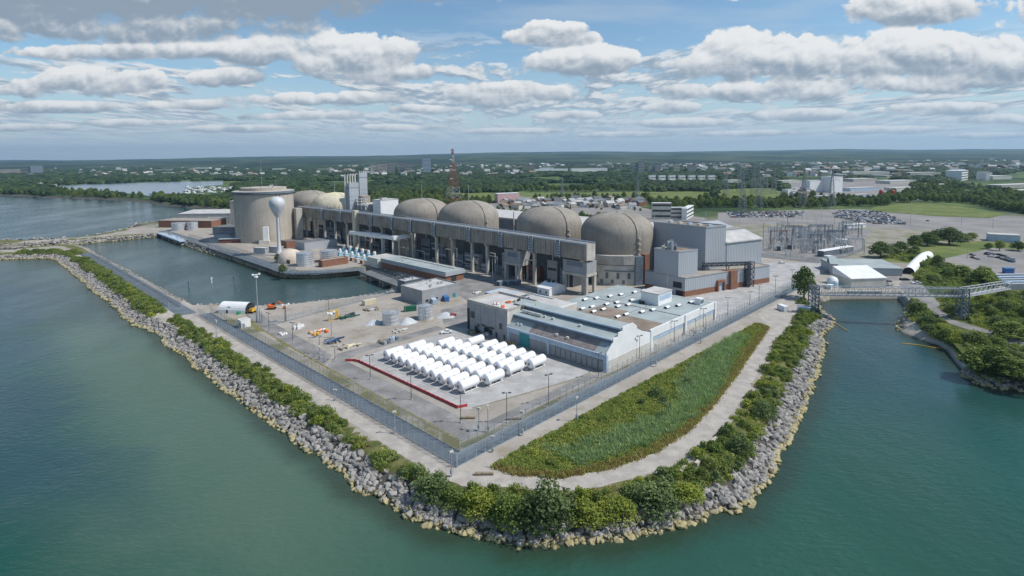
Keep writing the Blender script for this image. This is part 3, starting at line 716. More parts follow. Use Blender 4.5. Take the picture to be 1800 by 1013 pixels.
# ------------------------------------------------------------------ reactor domes
def dome(px, w, ytop, mat_, label, cap=None, group='concrete reactor domes', ribs=False, zshow=0.0):
    D = 45.4*FPX/w; y = (D-3.8)/0.996; x = (px-900)/FPX*D; Rd = 22.7
    u, v = XU(x, y); H = hgt(u, v, ytop); kn = 13.2
    t = thing('reactor_dome', label, 'reactor dome', x, y, group, grid=False)
    hs = H-kn
    prof = [(Rd, -1.0), (Rd, hs-7.0), (Rd+0.02, hs-6.9), (Rd+0.02, hs)]
    for i in range(1, 17):
        a = math.pi/2*i/16; prof.append((max(0.01, Rd*math.cos(a)**0.80), hs+kn*math.sin(a)**0.92))
    mb = MB(); mb.lathe(prof, 96, 0, x, y, cap=False); mb.build('shell', mat_, t, True)
    base = math.atan2(-y, -x)                       # towards the camera
    for k, off in enumerate((0.56, -1.6, 2.4)):
        mb = MB(); a = base+off; pts = []
        for r, z in prof[1:-2]: pts.append((x+(r+0.05)*math.cos(a), y+(r+0.05)*math.sin(a), z))
        tx, ty = -math.sin(a), math.cos(a)
        for (p, q) in zip(pts[:-1], pts[1:]):
            w_ = 0.42
            A_ = [(p[0]+tx*s*w_, p[1]+ty*s*w_, p[2]) for s in (-1, 1)]+[(q[0]+tx*s*w_, q[1]+ty*s*w_, q[2]) for s in (1, -1)]
            ox, oy = math.cos(a)*0.45, math.sin(a)*0.45
            B_ = [(e[0]+ox, e[1]+oy, e[2]+0.25) for e in A_]
            mb.add(A_+B_, [(4, 5, 6, 7), (0, 4, 7, 3), (1, 2, 6, 5)])
        mb.build('buttress', M_duct if mat_ is M_dome else mat_, t)
    if ribs:
        mb = MB()
        for i in range(40):
            a = 2*math.pi*i/40; mb.rbox(x+Rd*math.cos(a), y+Rd*math.sin(a), 4, hs+1.5, 0.5, 1.1, a)
        mb.build('wall_pilasters', mat_, t)
    if cap:
        mb = MB(); mb.lathe([(Rd*0.93, hs+2.2), (Rd*0.90, hs+6.8), (Rd*0.5, hs+kn*0.93), (0.01, H+0.8)], 64, 0, x, y, cap=False); mb.build('roof_cap', cap, t, False)
    mb = MB(); mb.cyl(x, y, H-0.2, H+0.5, 0.9, 10); mb.cyl(x, y, H+0.4, H+12 if px in (824, 742, 589, 965) else H+1.2, 0.16, 6); mb.build('roof_mast', M_steel, t)
    # lantern of small platforms up the buttress
    a = base+0.60
    for i in range(5):
        mb = MB(); z = hs-15+i*3.4; mb.rbox(x+(Rd+0.7)*math.cos(a), y+(Rd+0.7)*math.sin(a), z, z+0.9, 1.2, 1.6, a); mb.build('inspection_platform', M_conc, t)
    return t, x, y, H
d1 = dome(1085, 125, 373, M_dome, 'taupe concrete reactor dome beside the tall grey cladded hall, nearest the camera')
d2 = dome(965, 115, 363, M_dome, 'taupe concrete reactor dome behind the duct end, second from the tall grey hall')
d3 = dome(824, 105, 353, M_dome, 'taupe concrete reactor dome in front of the red and white lattice mast')
d4 = dome(742, 97, 349, M_dome, 'taupe concrete reactor dome next to the white boxy building behind the duct')
d5 = dome(589, 79, 339, M_cream, 'cream reactor dome with ribbed wall and pale yellow roof cap', cap=mat('pale_yellow_roof', (0.66, 0.62, 0.42), 0.8, 0.08, 0.2), ribs=True)
d6 = dome(545, 73, 335, M_dome, 'weathered reactor dome half hidden between the vacuum building and the yellow capped dome')

# curved lower casing of the nearest dome
def casing():
    x, y = d1[1], d1[2]; t = thing('reactor_service_building', 'pale panelled block with slate blue corners under the nearest reactor dome', 'service building', x, y, grid=False)
    base = math.atan2(-y, -x); z1 = hgt(*XU(*[c*(1-23.4/math.hypot(x, y)) for c in (x, y)]), 449)
    pts = lambda r, a0, a1, n: [(x+r*math.cos(base+a0+(a1-a0)*i/n), y+r*math.sin(base+a0+(a1-a0)*i/n)) for i in range(n+1)]
    mb = MB(); mb.prism(pts(25.2, -0.62, 0.48, 4)+[(x, y)], -0.5, z1-5.6); mb.build('wall', M_offw, t)
    mb = MB(); mb.prism(pts(26.4, -0.62, 0.40, 4)+[(x, y)], z1-5.4, z1); mb.build('upper_gallery', M_conc, t)
    mb = MB(); mb.prism(pts(26.6, 0.42, 0.62, 1)+[(x, y)], -0.5, z1-0.6); mb.prism(pts(26.3, -0.86, -0.64, 1)+[(x, y)], -0.5, z1-9); mb.build('corner_tower', M_bsteel, t)
    mb = MB(); mb.prism(pts(25.6, -0.3, 0.42, 3)+[(x, y)], 8.4, 8.9); mb.prism(pts(25.6, -0.62, 0.45, 3)+[(x, y)], z1-6.0, z1-5.5); mb.build('ledge', M_grayd, t)
    mb = MB(); mb.prism(pts(26.8, 0.66, 0.80, 1)+[(x, y)], -0.5, z1+0.3); mb.build('brick_tower', M_brick, t)
    for i in range(7):
        mb = MB(); a = base-0.5+i*0.13; mb.rbox(x+25.25*math.cos(a), y+25.25*math.sin(a), 1.0 if i % 2 else 4, 3.2 if i % 2 else 7.5, 0.25, 1.6, a); mb.build('louvre_panel', M_grayd, t)
casing()

# ------------------------------------------------------------------ pressure relief duct on its columns
DV0, DV1, DU = 80.0, 437.0, 160.5
def dz(v): return 28.5+2.0*math.sin(min(1, max(0, (v-DV0)/230))*math.pi/2)-max(0, v-320)*0.008
def duct():
    t = thing('relief_duct', 'long ribbed concrete duct raised on columns in front of the domes', 'elevated duct', DU, DV0)
    mb = MB(); N = 30
    vs_ = [DV0+(DV1-DV0)*i/N for i in range(N+1)]
    o = 0
    for v in vs_:
        zt = dz(v)+0.2; mb.v += [(DU, v, zt-8.9), (DU+8.0, v, zt-8.9), (DU+8.0, v, zt), (DU, v, zt)]
    for i in range(N):
        a = i*4; b = a+4
        for j in range(4): mb.f.append([a+j, b+j, b+(j+1) % 4, a+(j+1) % 4]); mb.m.append(0)
    mb.f.append([0, 1, 2, 3]); mb.f.append([N*4+3, N*4+2, N*4+1, N*4]); mb.m += [1, 0]  # near end face in paler concrete: its sunlit tone put into the colour
    for f in mb.f[:-2]: f.reverse()
    mb.f[-2].reverse(); mb.f[-1].reverse()
    mb.build('casing', [M_duct, M_conc], t)
    mb = MB(); v = DV0+1.2; k = 0
    while v < DV1-1:                                   # vertical precast ribs
        if k % 13: mb.box(DU-0.32, DU+0.02, v, v+0.5, dz(v)-8.5, dz(v)-0.3)
        v += 2.05; k += 1
    mb.build('wall_ribs', M_duct, t)
    mb = MB()
    for a, b in zip(vs_[:-1], vs_[1:]):
        mb.bar((DU+0.1, a, dz(a)+0.55), (DU+0.1, b, dz(b)+0.55), 0.34, 0, 0.5)
        mb.bar((DU+1.0, a, dz(a)+0.9), (DU+1.0, b, dz(b)+0.9), 0.5, 1)
        mb.bar((DU+7.8, a, dz(a)+0.75), (DU+7.8, b, dz(b)+0.75), 0.3, 0, 0.7)
    mb.build('roof_pipework', [M_bluetrim, M_offw], t)
    jv = [100, 121, 147, 178, 216, 245, 270, 300, 350, 385]
    for v in jv:
        mb = MB(); z = dz(v)
        mb.box(DU-0.75, DU+0.02, v-1.9, v+1.9, z-8.9, z+0.8, 0)
        for i in range(6): mb.box(DU-1.25, DU-0.70, v-1.7+0.5*(i % 2), v+0.9+0.5*(i % 2), z-8.4+i*1.5, z-7.7+i*1.5, 1)
        for s in (-1.5, 1.5): mb.box(DU-1.35, DU-0.72, v+s-0.15, v+s+0.15, z-9.2, z+1.2, 1)
        mb.build('expansion_joint', [M_grayd, M_steel], t)
    for v in (84, 121, 136, 163, 178, 199, 217, 246, 272, 288, 306, 345, 366, 386, 404, 424):
        mb = MB(); z = dz(v)-8.6
        mb.box(162.2, 163.8, v-0.9, v+0.9, -0.3, z-0.8); mb.box(161.2, 167.4, v-1.2, v+1.2, z-1.4, z); mb.box(161.9, 164.1, v-1.2, v+1.2, -0.3, 0.9)
        mb.build('column', M_conc, t)
    mb = MB(); mb.box(158.3, 162.0, 322.5, 327.2, 0, dz(324)+2.6); mb.build('stair_pillar', M_cream, t)
    for (v0, v1, zb) in ((81.0, 98, 11.5), (132, 146, 11.0)):          # plant rooms slung under the duct
        mb = MB(); mb.box(162, 171, v0, v1, zb, dz(v0)-9.8, 0); mb.box(161.6, 163.4, v0, v0+1.6, -0.3, zb, 1); mb.box(161.6, 163.4, v1-1.6, v1, -0.3, zb, 1); mb.box(169, 171, v0, v0+1.6, -0.3, zb, 1)
        mb.box(161.4, 163.5, v0-0.2, v1+0.2, zb-1.3, zb+0.2, 1); mb.box(161.7, 171.2, v0-0.3, v0+0.8, zb-1.2, zb+0.3, 1); mb.box(161.8, 162.1, v0+3, v1-3, zb+4.0, zb+6.6, 2)
        mb.build('slung_plant_room', [M_grayw, M_conc, M_grayd], t)
duct()

# auxiliary building behind the columns: deep bays of dark wall, doors and pipes
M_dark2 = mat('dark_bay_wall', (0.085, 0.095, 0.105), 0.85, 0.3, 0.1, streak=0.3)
def auxiliary():
    t = thing('auxiliary_building', 'long dark auxiliary building with deep bays behind the columns of the raised duct', 'plant building', 172, 84)
    q = random.Random(3)
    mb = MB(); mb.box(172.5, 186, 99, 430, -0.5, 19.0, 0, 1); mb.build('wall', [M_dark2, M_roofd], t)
    v = 101.0
    while v < 424:
        w = q.uniform(5, 12); h = q.uniform(5, 16); d = q.uniform(0.6, 4.0)
        mb = MB(); mb.box(172.5-d, 172.7, v, min(428, v+w), -0.4, h, 0, 1)
        for i in range(int(h/2.6)):
            if q.random() < 0.6: mb.box(172.5-d-0.12, 172.5-d+0.05, v+0.6, v+w-0.6, i*2.6+0.5, i*2.6+q.uniform(1.0, 2.2), q.choice((2, 2, 3, 0)))
        if h > 9 and q.random() < 0.5: mb.cyl(172.5-d+0.8, v+w*0.5, h, h+q.uniform(2, 6), 0.4, 8, 3)
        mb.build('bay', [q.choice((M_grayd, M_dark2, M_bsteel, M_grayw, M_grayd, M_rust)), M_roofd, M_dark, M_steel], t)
        v += w+q.choice((0.4, 2.5, 5))
    for i in range(6):
        mb = MB(); v = q.uniform(110, 400); mb.box(167.8, 168.2, v, v+4.5, 0, 5.0); mb.build('roller_door', q.choice((M_teal, M_dark, M_grayd)), t)
    for i in range(24):
        mb = MB(); v = q.uniform(102, 410); u = q.uniform(165.5, 168); z = q.uniform(3, 17); m_ = q.choice((0, 0, 1)); mb.bar((u, v, z), (u, v+q.uniform(4, 16), z), 0.45, m_); mb.bar((u, v, 0), (u, v, z), 0.35, m_)
        mb.build('pipe_run', [M_steel, M_offw], t)
auxiliary()

# ------------------------------------------------------------------ grey halls at the near end of the powerhouse (turned against the site grid)
def along(p, d, L): return (p[0]+d[0]*L, p[1]+d[1]*L)
E1 = (0.955, -0.296); E2 = (0.10, 0.995)
def quadblock(p, a, b): return [p, along(p, E1, a), along(along(p, E1, a), E2, b), along(p, E2, b)]
def reach(p, d, px, z): return solve(lambda L: (PIX(*W(*along(p, d, L)), z)[0] < px) if d is E1 else (PIX(*W(*along(p, d, L)), z)[0] > px), 0, 300)
def greyhalls():
    # tall hall
    p = S(1239.2, 473.7, 11); H = hgt(*p, 401); a = reach(p, E1, 1276, 30); b = reach(p, E2, 1149, H)
    t = thing('grey_turbine_hall', 'tall blue grey metal clad hall beside the nearest reactor dome', 'industrial hall', *p)
    P = quadblock(p, a, b); mb = MB(); mb.prism(P, 0, H); mb.build('wall', M_graycl, t)
    mb = MB(); Q = quadblock(along(along(p, E1, 0.4), E2, 0.4), a-0.8, b-0.8); mb.prism(Q, H, H+0.12, 0)
    mb.build('roof', M_roofb, t)
    mb = MB()
    for A_, B_ in zip(P, P[1:]+P[:1]): mb.bar((*A_, H+0.3), (*B_, H+0.3), 0.5, 0, 0.9)
    mb.build('parapet', M_graycl, t)
    for i in range(5):
        c = along(along(p, E1, a*0.5), E2, 4+i*b/5.4); mb = MB(); mb.rbox(c[0], c[1], H, H+1.0, 3.0, 2.0, -0.28); mb.build('roof_vent', M_offw if i % 2 else M_bluetrim, t)
    # second hall to the right, lower, pale sloping roof
    p2 = along(p, E1, a+0.03); H1 = hgt(*p2, 427); H2 = H1+9; a2 = reach(p2, E1, 1339, 25)
    t2 = thing('sloped_roof_hall', 'grey hall with a pale sloping roof between the tall hall and the substation', 'industrial hall', *p2)
    c1, c2 = along(p2, E1, a2), p2; P = quadblock(p2, a2, 30)
    mb = MB(); mb.prism(P, 0, [H1, H1, H2, H2]); mb.build('wall', M_graycl, t2)
    sl = MB(); e = 0.25
    d_ = lambda q, z: (q[0], q[1], z+e)
    R0 = quadblock(along(p2, E2, -0.5), a2+0.5, 13); zz = [H1-0.1, H1-0.1, H1+5.2, H1+5.2]
    sl.prism(quadblock(along(p2, E2, -0.6), a2+0.6, 12.5), H1-0.5, [H1+0.2, H1+0.2, H1+4.9, H1+4.9]); sl.build('sloping_roof', M_roofl, t2)
    mb = MB(); mb.prism(quadblock(along(along(p2, E2, 12.5), E1, 0.3), a2-0.3, 17), H1, H1+5.6, 0, 1); mb.build('roof_deck', [M_graycl, M_rooft], t2)
    mb = MB(); g = along(along(p2, E1, 0.8), E2, -0.15); h = along(p2, E1, a2-0.6); mb.bar((*g, H1-1.0), (*along(h, E2, -0.15), H1-1.0), 0.25); mb.bar((*g, 11), (*g, H1-1.0), 0.25); mb.build('gutter', M_bluetrim, t2)
    # middle block
    p3 = S(1192.1, 485.2, 11); H3 = hgt(*p3, 443.5); b3 = reach(p3, E2, 1150, H3); a3 = reach(p3, E1, 1226, 15)
    t3 = thing('middle_annex', 'square grey annex with a brown roof in front of the tall grey hall', 'industrial annex', *p3)
    mb = MB(); mb.prism(quadblock(p3, a3, b3), 0, H3); mb.build('wall', M_graycl, t3)
    mb = MB(); mb.prism(quadblock(along(along(p3, E1, 0.4), E2, 0.4), a3-0.8, b3-0.8), H3, H3+0.1); mb.build('roof', M_roofb, t3)
    mb = MB(); P = quadblock(p3, a3, b3)
    for A_, B_ in zip(P, P[1:]+P[:1]): mb.bar((*A_, H3+0.15), (*B_, H3+0.15), 0.4, 0, 0.6)
    mb.build('parapet', M_graycl, t3)
    q = random.Random(5)
    for i in range(9):
        c = along(along(p3, E1, q.uniform(1, a3*0.7)), E2, q.uniform(5, b3-2)); mb = MB(); h = q.uniform(1.5, 5); mb.rbox(c[0], c[1], H3, H3+h, q.uniform(1, 2.5), q.uniform(1, 2.5), q.uniform(0, 1)); mb.cyl(c[0]+1, c[1], H3, H3+h+1, 0.35, 8, 1)
        mb.build('roof_plant', [q.choice((M_offw, M_grayd, M_steel)), M_steel], t3)
    # low range along the yard
    p4 = S(1203.6, 522.0, 0); H4 = hgt(*p4, 489.5); a4 = reach(p4, E1, 1352.5, 5); b4 = reach(p4, E2, 1134, 5)
    t4 = thing('low_annex_range', 'long low grey range with brick plinth and tan roof facing the east yard', 'industrial annex', *p4)
    mb = MB(); mb.prism(quadblock(p4, a4, b4), 2.6, H4); mb.build('wall', M_graycl, t4)
    mb = MB(); mb.prism(quadblock(along(along(p4, E1, -0.06), E2, -0.06), a4+0.12, b4+0.12), -0.5, 3.0); mb.build('brick_plinth', M_brick, t4)
    mb = MB(); mb.prism(quadblock(along(along(p4, E1, 0.4), E2, 0.4), a4-0.8, b4-0.8), H4, H4+0.1); mb.build('roof', M_rooft, t4)
    mb = MB(); P = quadblock(p4, a4, b4)
    for A_, B_ in zip(P, P[1:]+P[:1]): mb.bar((*A_, H4+0.1), (*B_, H4+0.1), 0.4, 0, 0.5)
    mb.build('parapet', M_grayw, t4)
    k = reach(p4, E1, 1280.5, 5); c = along(p4, E1, k); mb = MB(); mb.prism(quadblock(along(c, E2, -1.6), 5.4, 6), -0.4, H4+0.5); mb.build('brick_stair_tower', M_brick, t4)
    k = reach(p4, E1, 1259, 2); c = along(p4, E1, k); mb = MB(); mb.prism(quadblock(along(c, E2, -1.2), 0.8, 2), -0.4, 6.4, 0); mb.prism(quadblock(along(along(c, E1, 5.2), E2, -1.2), 0.8, 2), -0.4, 6.4, 0); mb.prism(quadblock(along(along(c, E1, 0.8), E2, -1.2), 4.4, 2), 4.9, 6.4, 0); mb.build('porch', M_brick, t4)
    mb = MB(); mb.prism(quadblock(along(along(c, E1, 1.2), E2, -0.2), 3.4, 0.4), 0, 4.6); mb.build('door', M_bluetrim, t4)
    mb = MB()
    for i in range(9): mb.prism(quadblock(along(p4, E2, 2.2+i*0.01), 0.01, 0.01), 0, 0.01)
    mb = MB(); c = along(along(p4, E2, 2.0), E1, -0.12); mb.prism(quadblock(c, 0.3, 5.5), 4.2, 7.6); mb.build('louvre', M_dark, t4)
    mb = MB(); c = along(along(p4, E2, 1.2), E1, -0.1); mb.prism(quadblock(c, 0.3, 4.5), 0, 2.9); mb.build('roller_door', M_dark, t4)
    mb = MB(); c = along(along(p4, E2, 11), E1, 1); d = along(c, E1, 12); mb.bar((*c, H4+0.7), (*d, H4+0.7), 0.6); mb.bar((*along(p4, E2, 11), 0), (*along(p4, E2, 11), H4+0.9), 0.7); mb.bar((*d, H4+0.7), (*d, H4+7), 0.8); mb.build('roof_pipe', M_offw, t4)
    for i in range(6):
        c = along(along(p4, E1, 3+i*0.9), E2, b4*0.55+i*0.2); mb = MB(); mb.cyl(c[0], c[1], H4, H4+1.3, 0.3, 8); mb.build('roof_cowl', M_offw, t4)
    # dark lattice frame carrying pipes over the low range
    k1 = along(p4, E1, reach(p4, E1, 1312, 5)); k2 = along(along(p4, E1, reach(p4, E1, 1262, 5)), E2, 9)
    t5 = thing('pipe_gantry', 'dark steel lattice pipe gantry standing against the low grey range', 'pipe gantry', *k1)
    zt = H4+4.6
    mb = MB(); f0 = along(k1, E2, -1.5)
    cs = [along(along(f0, E1, i), E2, j) for i, j in ((-2.2, -1.6), (2.2, -1.6), (2.2, 1.2), (-2.2, 1.2))]
    for c in cs: mb.bar((*c, 0), (*c, zt), 0.35)
    for z in range(0, int(zt), 3):
        for a_, b_ in zip(cs, cs[1:]+cs[:1]): mb.bar((*a_, z+2.8), (*b_, z+2.8), 0.22); mb.bar((*a_, z), (*b_, z+2.8), 0.18); mb.bar((*b_, z), (*a_, z+2.8), 0.18)
    for i in range(5): mb.bar((*along(f0, E1, -1.4+i*0.7), 0), (*along(f0, E1, -1.4+i*0.7), zt), 0.4, 1)
    mb.build('lattice_tower', [M_dsteel, M_bsteel], t5)
    mb = MB()
    for o in (0, 1.6):
        for z in (zt-0.3, zt-2.0): mb.bar((*along(f0, E2, o), z), (*along(k2, E2, o), z), 0.4)
        for i in range(9):
            s = i/9; s2 = (i+1)/9; A_ = Vector((*along(f0, E2, o), zt-2.0)); B_ = Vector((*along(k2, E2, o), zt-2.0)); up = Vector((0, 0, 1.7)); mb.bar(A_.lerp(B_, s), A_.lerp(B_, s2)+up, 0.2); mb.bar(A_.lerp(B_, s)+up, A_.lerp(B_, s2), 0.2)
    for i in range(4): mb.bar((*along(f0, E2, i*0.4), zt-0.9), (*along(k2, E2, i*0.4), zt-0.9), 0.35, 1)
    mb.build('pipe_bridge', [M_dsteel, M_bsteel], t5)
    for s in (0.45, 0.98):
        c = (f0[0]+(k2[0]-f0[0])*s, f0[1]+(k2[1]-f0[1])*s); mb = MB(); mb.bar((*c, H4), (*c, zt-1.8), 0.4); mb.bar((*along(c, E2, 1.6), H4), (*along(c, E2, 1.6), zt-1.8), 0.4); mb.build('support_leg', M_dsteel, t5)
    # far long turbine hall seen between the domes
    t6 = thing('long_turbine_hall', 'long slate grey hall roof line showing between the reactor domes', 'industrial hall', 240, 100)
    mb = MB(); mb.box(243, 292, 100, 300, 0, 25.5, 0, 1); mb.build('wall', [M_grayd, M_rooft], t6)
    mb = MB(); mb.box(242.9, 292.1, 99.9, 300.1, 25.5, 26.6); mb.box(255, 262, 130, 150, 26.6, 30); mb.box(255, 262, 190, 205, 26.6, 29); mb.build('roof', [M_roofl], t6)
    for v in (160, 178, 214):
        mb = MB(); mb.cyl(240.5, v, 0, hgt(240.5, v, PIX(*W(240.5, v), 25)[1]-16), 0.5, 8); mb.build('vent_stack', M_offw, t6)
greyhalls()

# ------------------------------------------------------------------ gas turbine stacks, white box building
def stacks():
    for i, (px, D, xl, xr, yt, lab) in enumerate(((615, 520, 606.5, 630, 322, 'pale blue grey square exhaust tower with thin pipes, rising behind the duct'), (633, 545, 630.5, 645, 304, 'taller pale exhaust tower just behind the square one'))):
        x, y = (px-900)/FPX*D, (D-3.8)/0.996; u, v = XU(x, y); H = hgt(u, v, yt)
        a = solve(lambda L: PIX(*W(u+L, v), H)[0] < xr, 0, 60); b = max(3.0, solve(lambda L: PIX(*W(u, v+L), H)[0] > xl, 0, 60))
        t = thing('exhaust_tower', lab, 'exhaust tower', u, v)
        mb = MB(); mb.box(u, u+a, v, v+b, 0, H-5); mb.box(u+0.1, u+a-0.1, v+0.1, v+b-0.1, H-5, H-4.4, 1); mb.box(u-0.05, u+a+0.05, v-0.05, v+b+0.05, H-4.4, H); mb.build('casing', [M_graycl, M_grayd], t)
        mb = MB(); k = 0
        for i2 in range(4): mb.box(u-0.02, u+a+0.02, v-0.1, v+0.0, H*0.55+i2*4, H*0.55+i2*4+0.25)
        mb.build('panel_joint', M_grayw, t)
        if i == 0:
            zt = hgt(u, v, 303.5)
            for j in range(5):
                mb = MB(); q = (-3.0+j*a/3.6, b*0.7); mb.cyl(u+q[0]+1.5, v+q[1], H-25 if j == 0 else H-0.5, zt, 0.62, 10, 0); mb.cyl(u+q[0]+1.5, v+q[1], zt-1.6, zt+0.05, 0.72, 10, 1); mb.build('exhaust_pipe', [M_offw, M_dsteel], t)
        else:
            for j in range(4):
                mb = MB(); mb.cyl(u+1+j*a/4, v+b/2, H, H+1.6, 0.5, 8); mb.build('exhaust_pipe', M_offw, t)
    x, y = (669-900)/FPX*505, 503; u, v = XU(x, y); H = hgt(u, v, 353)
    t = thing('white_box_building', 'white windowless box building behind the duct beside the exhaust towers', 'industrial building', u, v)
    mb = MB(); a = solve(lambda L: PIX(*W(u+L, v), H)[0] < 700, 0, 60); b = solve(lambda L: PIX(*W(u, v+L), H)[0] > 655, 0, 60)
    mb.box(u, u+a, v, v+b, 0, H); mb.build('wall', M_white, t)
    mb = MB(); mb.box(u-0.2, u+a+0.2, v-0.2, v+b+0.2, H, H+0.5); mb.box(u+3, u+9, v+2, v+6, H+0.5, H+2.0); mb.build('roof', M_roofl, t)
    # pipework and tanks between the tower and the white building
    t = thing('gas_turbine_hall', 'cluttered plant house with white pipes between the exhaust towers and the white building', 'plant building', u-6, v+b+2)
    mb = MB(); mb.box(u-4, u+12, v+b+3, v+b+26, 0, H-4, 0, 1); mb.build('wall', [M_grayw, M_roofl], t)
    mb = MB(); mb.box(u-2, u+6, v+b+14, v+b+24, H-4, H+3); mb.build('upper_house', M_rooft, t)
    mb = MB()
    for z in (H-5, H-2.2, H+0.4): mb.bar((u-5, v+b+1, z), (u-5, v+b+27, z), 0.7)
    for k in range(4): mb.bar((u-5, v+b+4+k*7, H-9), (u-5, v+b+4+k*7, H+1.5), 0.6)
    mb.build('white_pipework', M_white, t)
stacks()

# ------------------------------------------------------------------ water tower
M_stem = mat('tower_stem_paint', (0.58, 0.58, 0.60), 0.5, 0.1, 0.2, streak=0.2)
def watertower():
    u, v = S(491, 449); H = hgt(u, v, 345.5); k = H/47.3
    t = thing('water_tower', 'white water tower with heart shaped bowl on one slim stem', 'water tower', u, v)
    mb = MB(); mb.lathe([(3.6, -0.3), (2.3, 2.2), (1.5, 6), (1.2, 12), (1.15, 30*k), (1.6, 31.5*k), (2.6, 33*k)], 24, 0, u, v, cap=False); mb.build('stem', M_stem, t, True)
    mb = MB(); mb.lathe([(1.7, 31.2*k), (2.6, 33*k), (4.2, 36*k), (5.6, 39*k), (6.1, 41.2*k), (6.0, 43*k), (5.2, 45*k), (3.6, 46.4*k), (1.6, 47.1*k), (0.01, 47.3*k)], 32, 0, u, v, cap=False); mb.build('bowl', mat('tower_bowl_paint', (0.60, 0.61, 0.62), 0.45, 0.14, 0.15, streak=0.35), t, True)
    mb = MB(); mb.cyl(u, v, H-0.3, H+0.8, 0.5, 8); mb.cyl(u+2, v-1, H-1, H+1.4, 0.2, 6); mb.build('roof_hatch', M_rust, t)
    mb = MB(); mb.box(u+1.4, u+1.7, v-0.3, v+0.3, 1, 31*k); mb.build('ladder', M_steel, t)
watertower()

# ------------------------------------------------------------------ red and white lattice mast
def latticemast(name, label, cat, u, v, H, w0, w1, mats, n=14, bw=0.3, arms=(), group=None):
    t = thing(name, label, cat, u, v, group)
    mb = MB(); half = lambda z: (w0+(w1-w0)*min(1, z/(H*0.9)))/2
    zz = [H*(1-(1-i/n)**1.25) for i in range(n+1)]
    for i in range(n):
        za, zb = zz[i], zz[i+1]; ha, hb = half(za), half(zb); m = (i*7//n) % len(mats)
        C = [(1, 1), (-1, 1), (-1, -1), (1, -1)]
        for j in range(4):
            a, b = C[j], C[(j+1) % 4]
            mb.bar((u+a[0]*ha, v+a[1]*ha, za), (u+a[0]*hb, v+a[1]*hb, zb), bw, m)
            mb.bar((u+a[0]*ha, v+a[1]*ha, za), (u+b[0]*hb, v+b[1]*hb, zb), bw*0.6, m); mb.bar((u+b[0]*ha, v+b[1]*ha, za), (u+a[0]*hb, v+a[1]*hb, zb), bw*0.6, m)
            mb.bar((u+a[0]*hb, v+a[1]*hb, zb), (u+b[0]*hb, v+b[1]*hb, zb), bw*0.6, m)
    mb.build('lattice', mats, t)
    for z, L in arms:
        mb = MB(); h = half(z)
        for s in (-1, 1):
            mb.bar((u, v+s*h, z), (u, v+s*L, z+0.3), bw*0.8); mb.bar((u, v+s*h, z+2.6), (u, v+s*L, z+0.3), bw*0.6); mb.bar((u, v+s*L, z+0.3), (u, v+s*L, z-2.2), bw*0.5)
        mb.build('cross_arm', mats[0], t)
    return t
um, vm = S(798, 400)
mastt = latticemast('lattice_mast', 'tall red and white lattice radio mast behind the domes', 'radio mast', um, vm, hgt(um, vm, 262), 19, 1.6, [M_mast, M_mast, M_grayw], 16, 0.30)
for zq in (0.78, 0.86, 0.62):
    mb = MB(); z = hgt(um, vm, 262)*zq; mb.lathe([(0.1, z), (1.5, z+0.2), (1.5, z+0.5), (0.1, z+0.8)], 12, 0, um-3.0, vm); mb.bar((um-3, vm, z+0.3), (um, vm, z+0.3), 0.3); mb.build('dish_antenna', M_white, mastt)

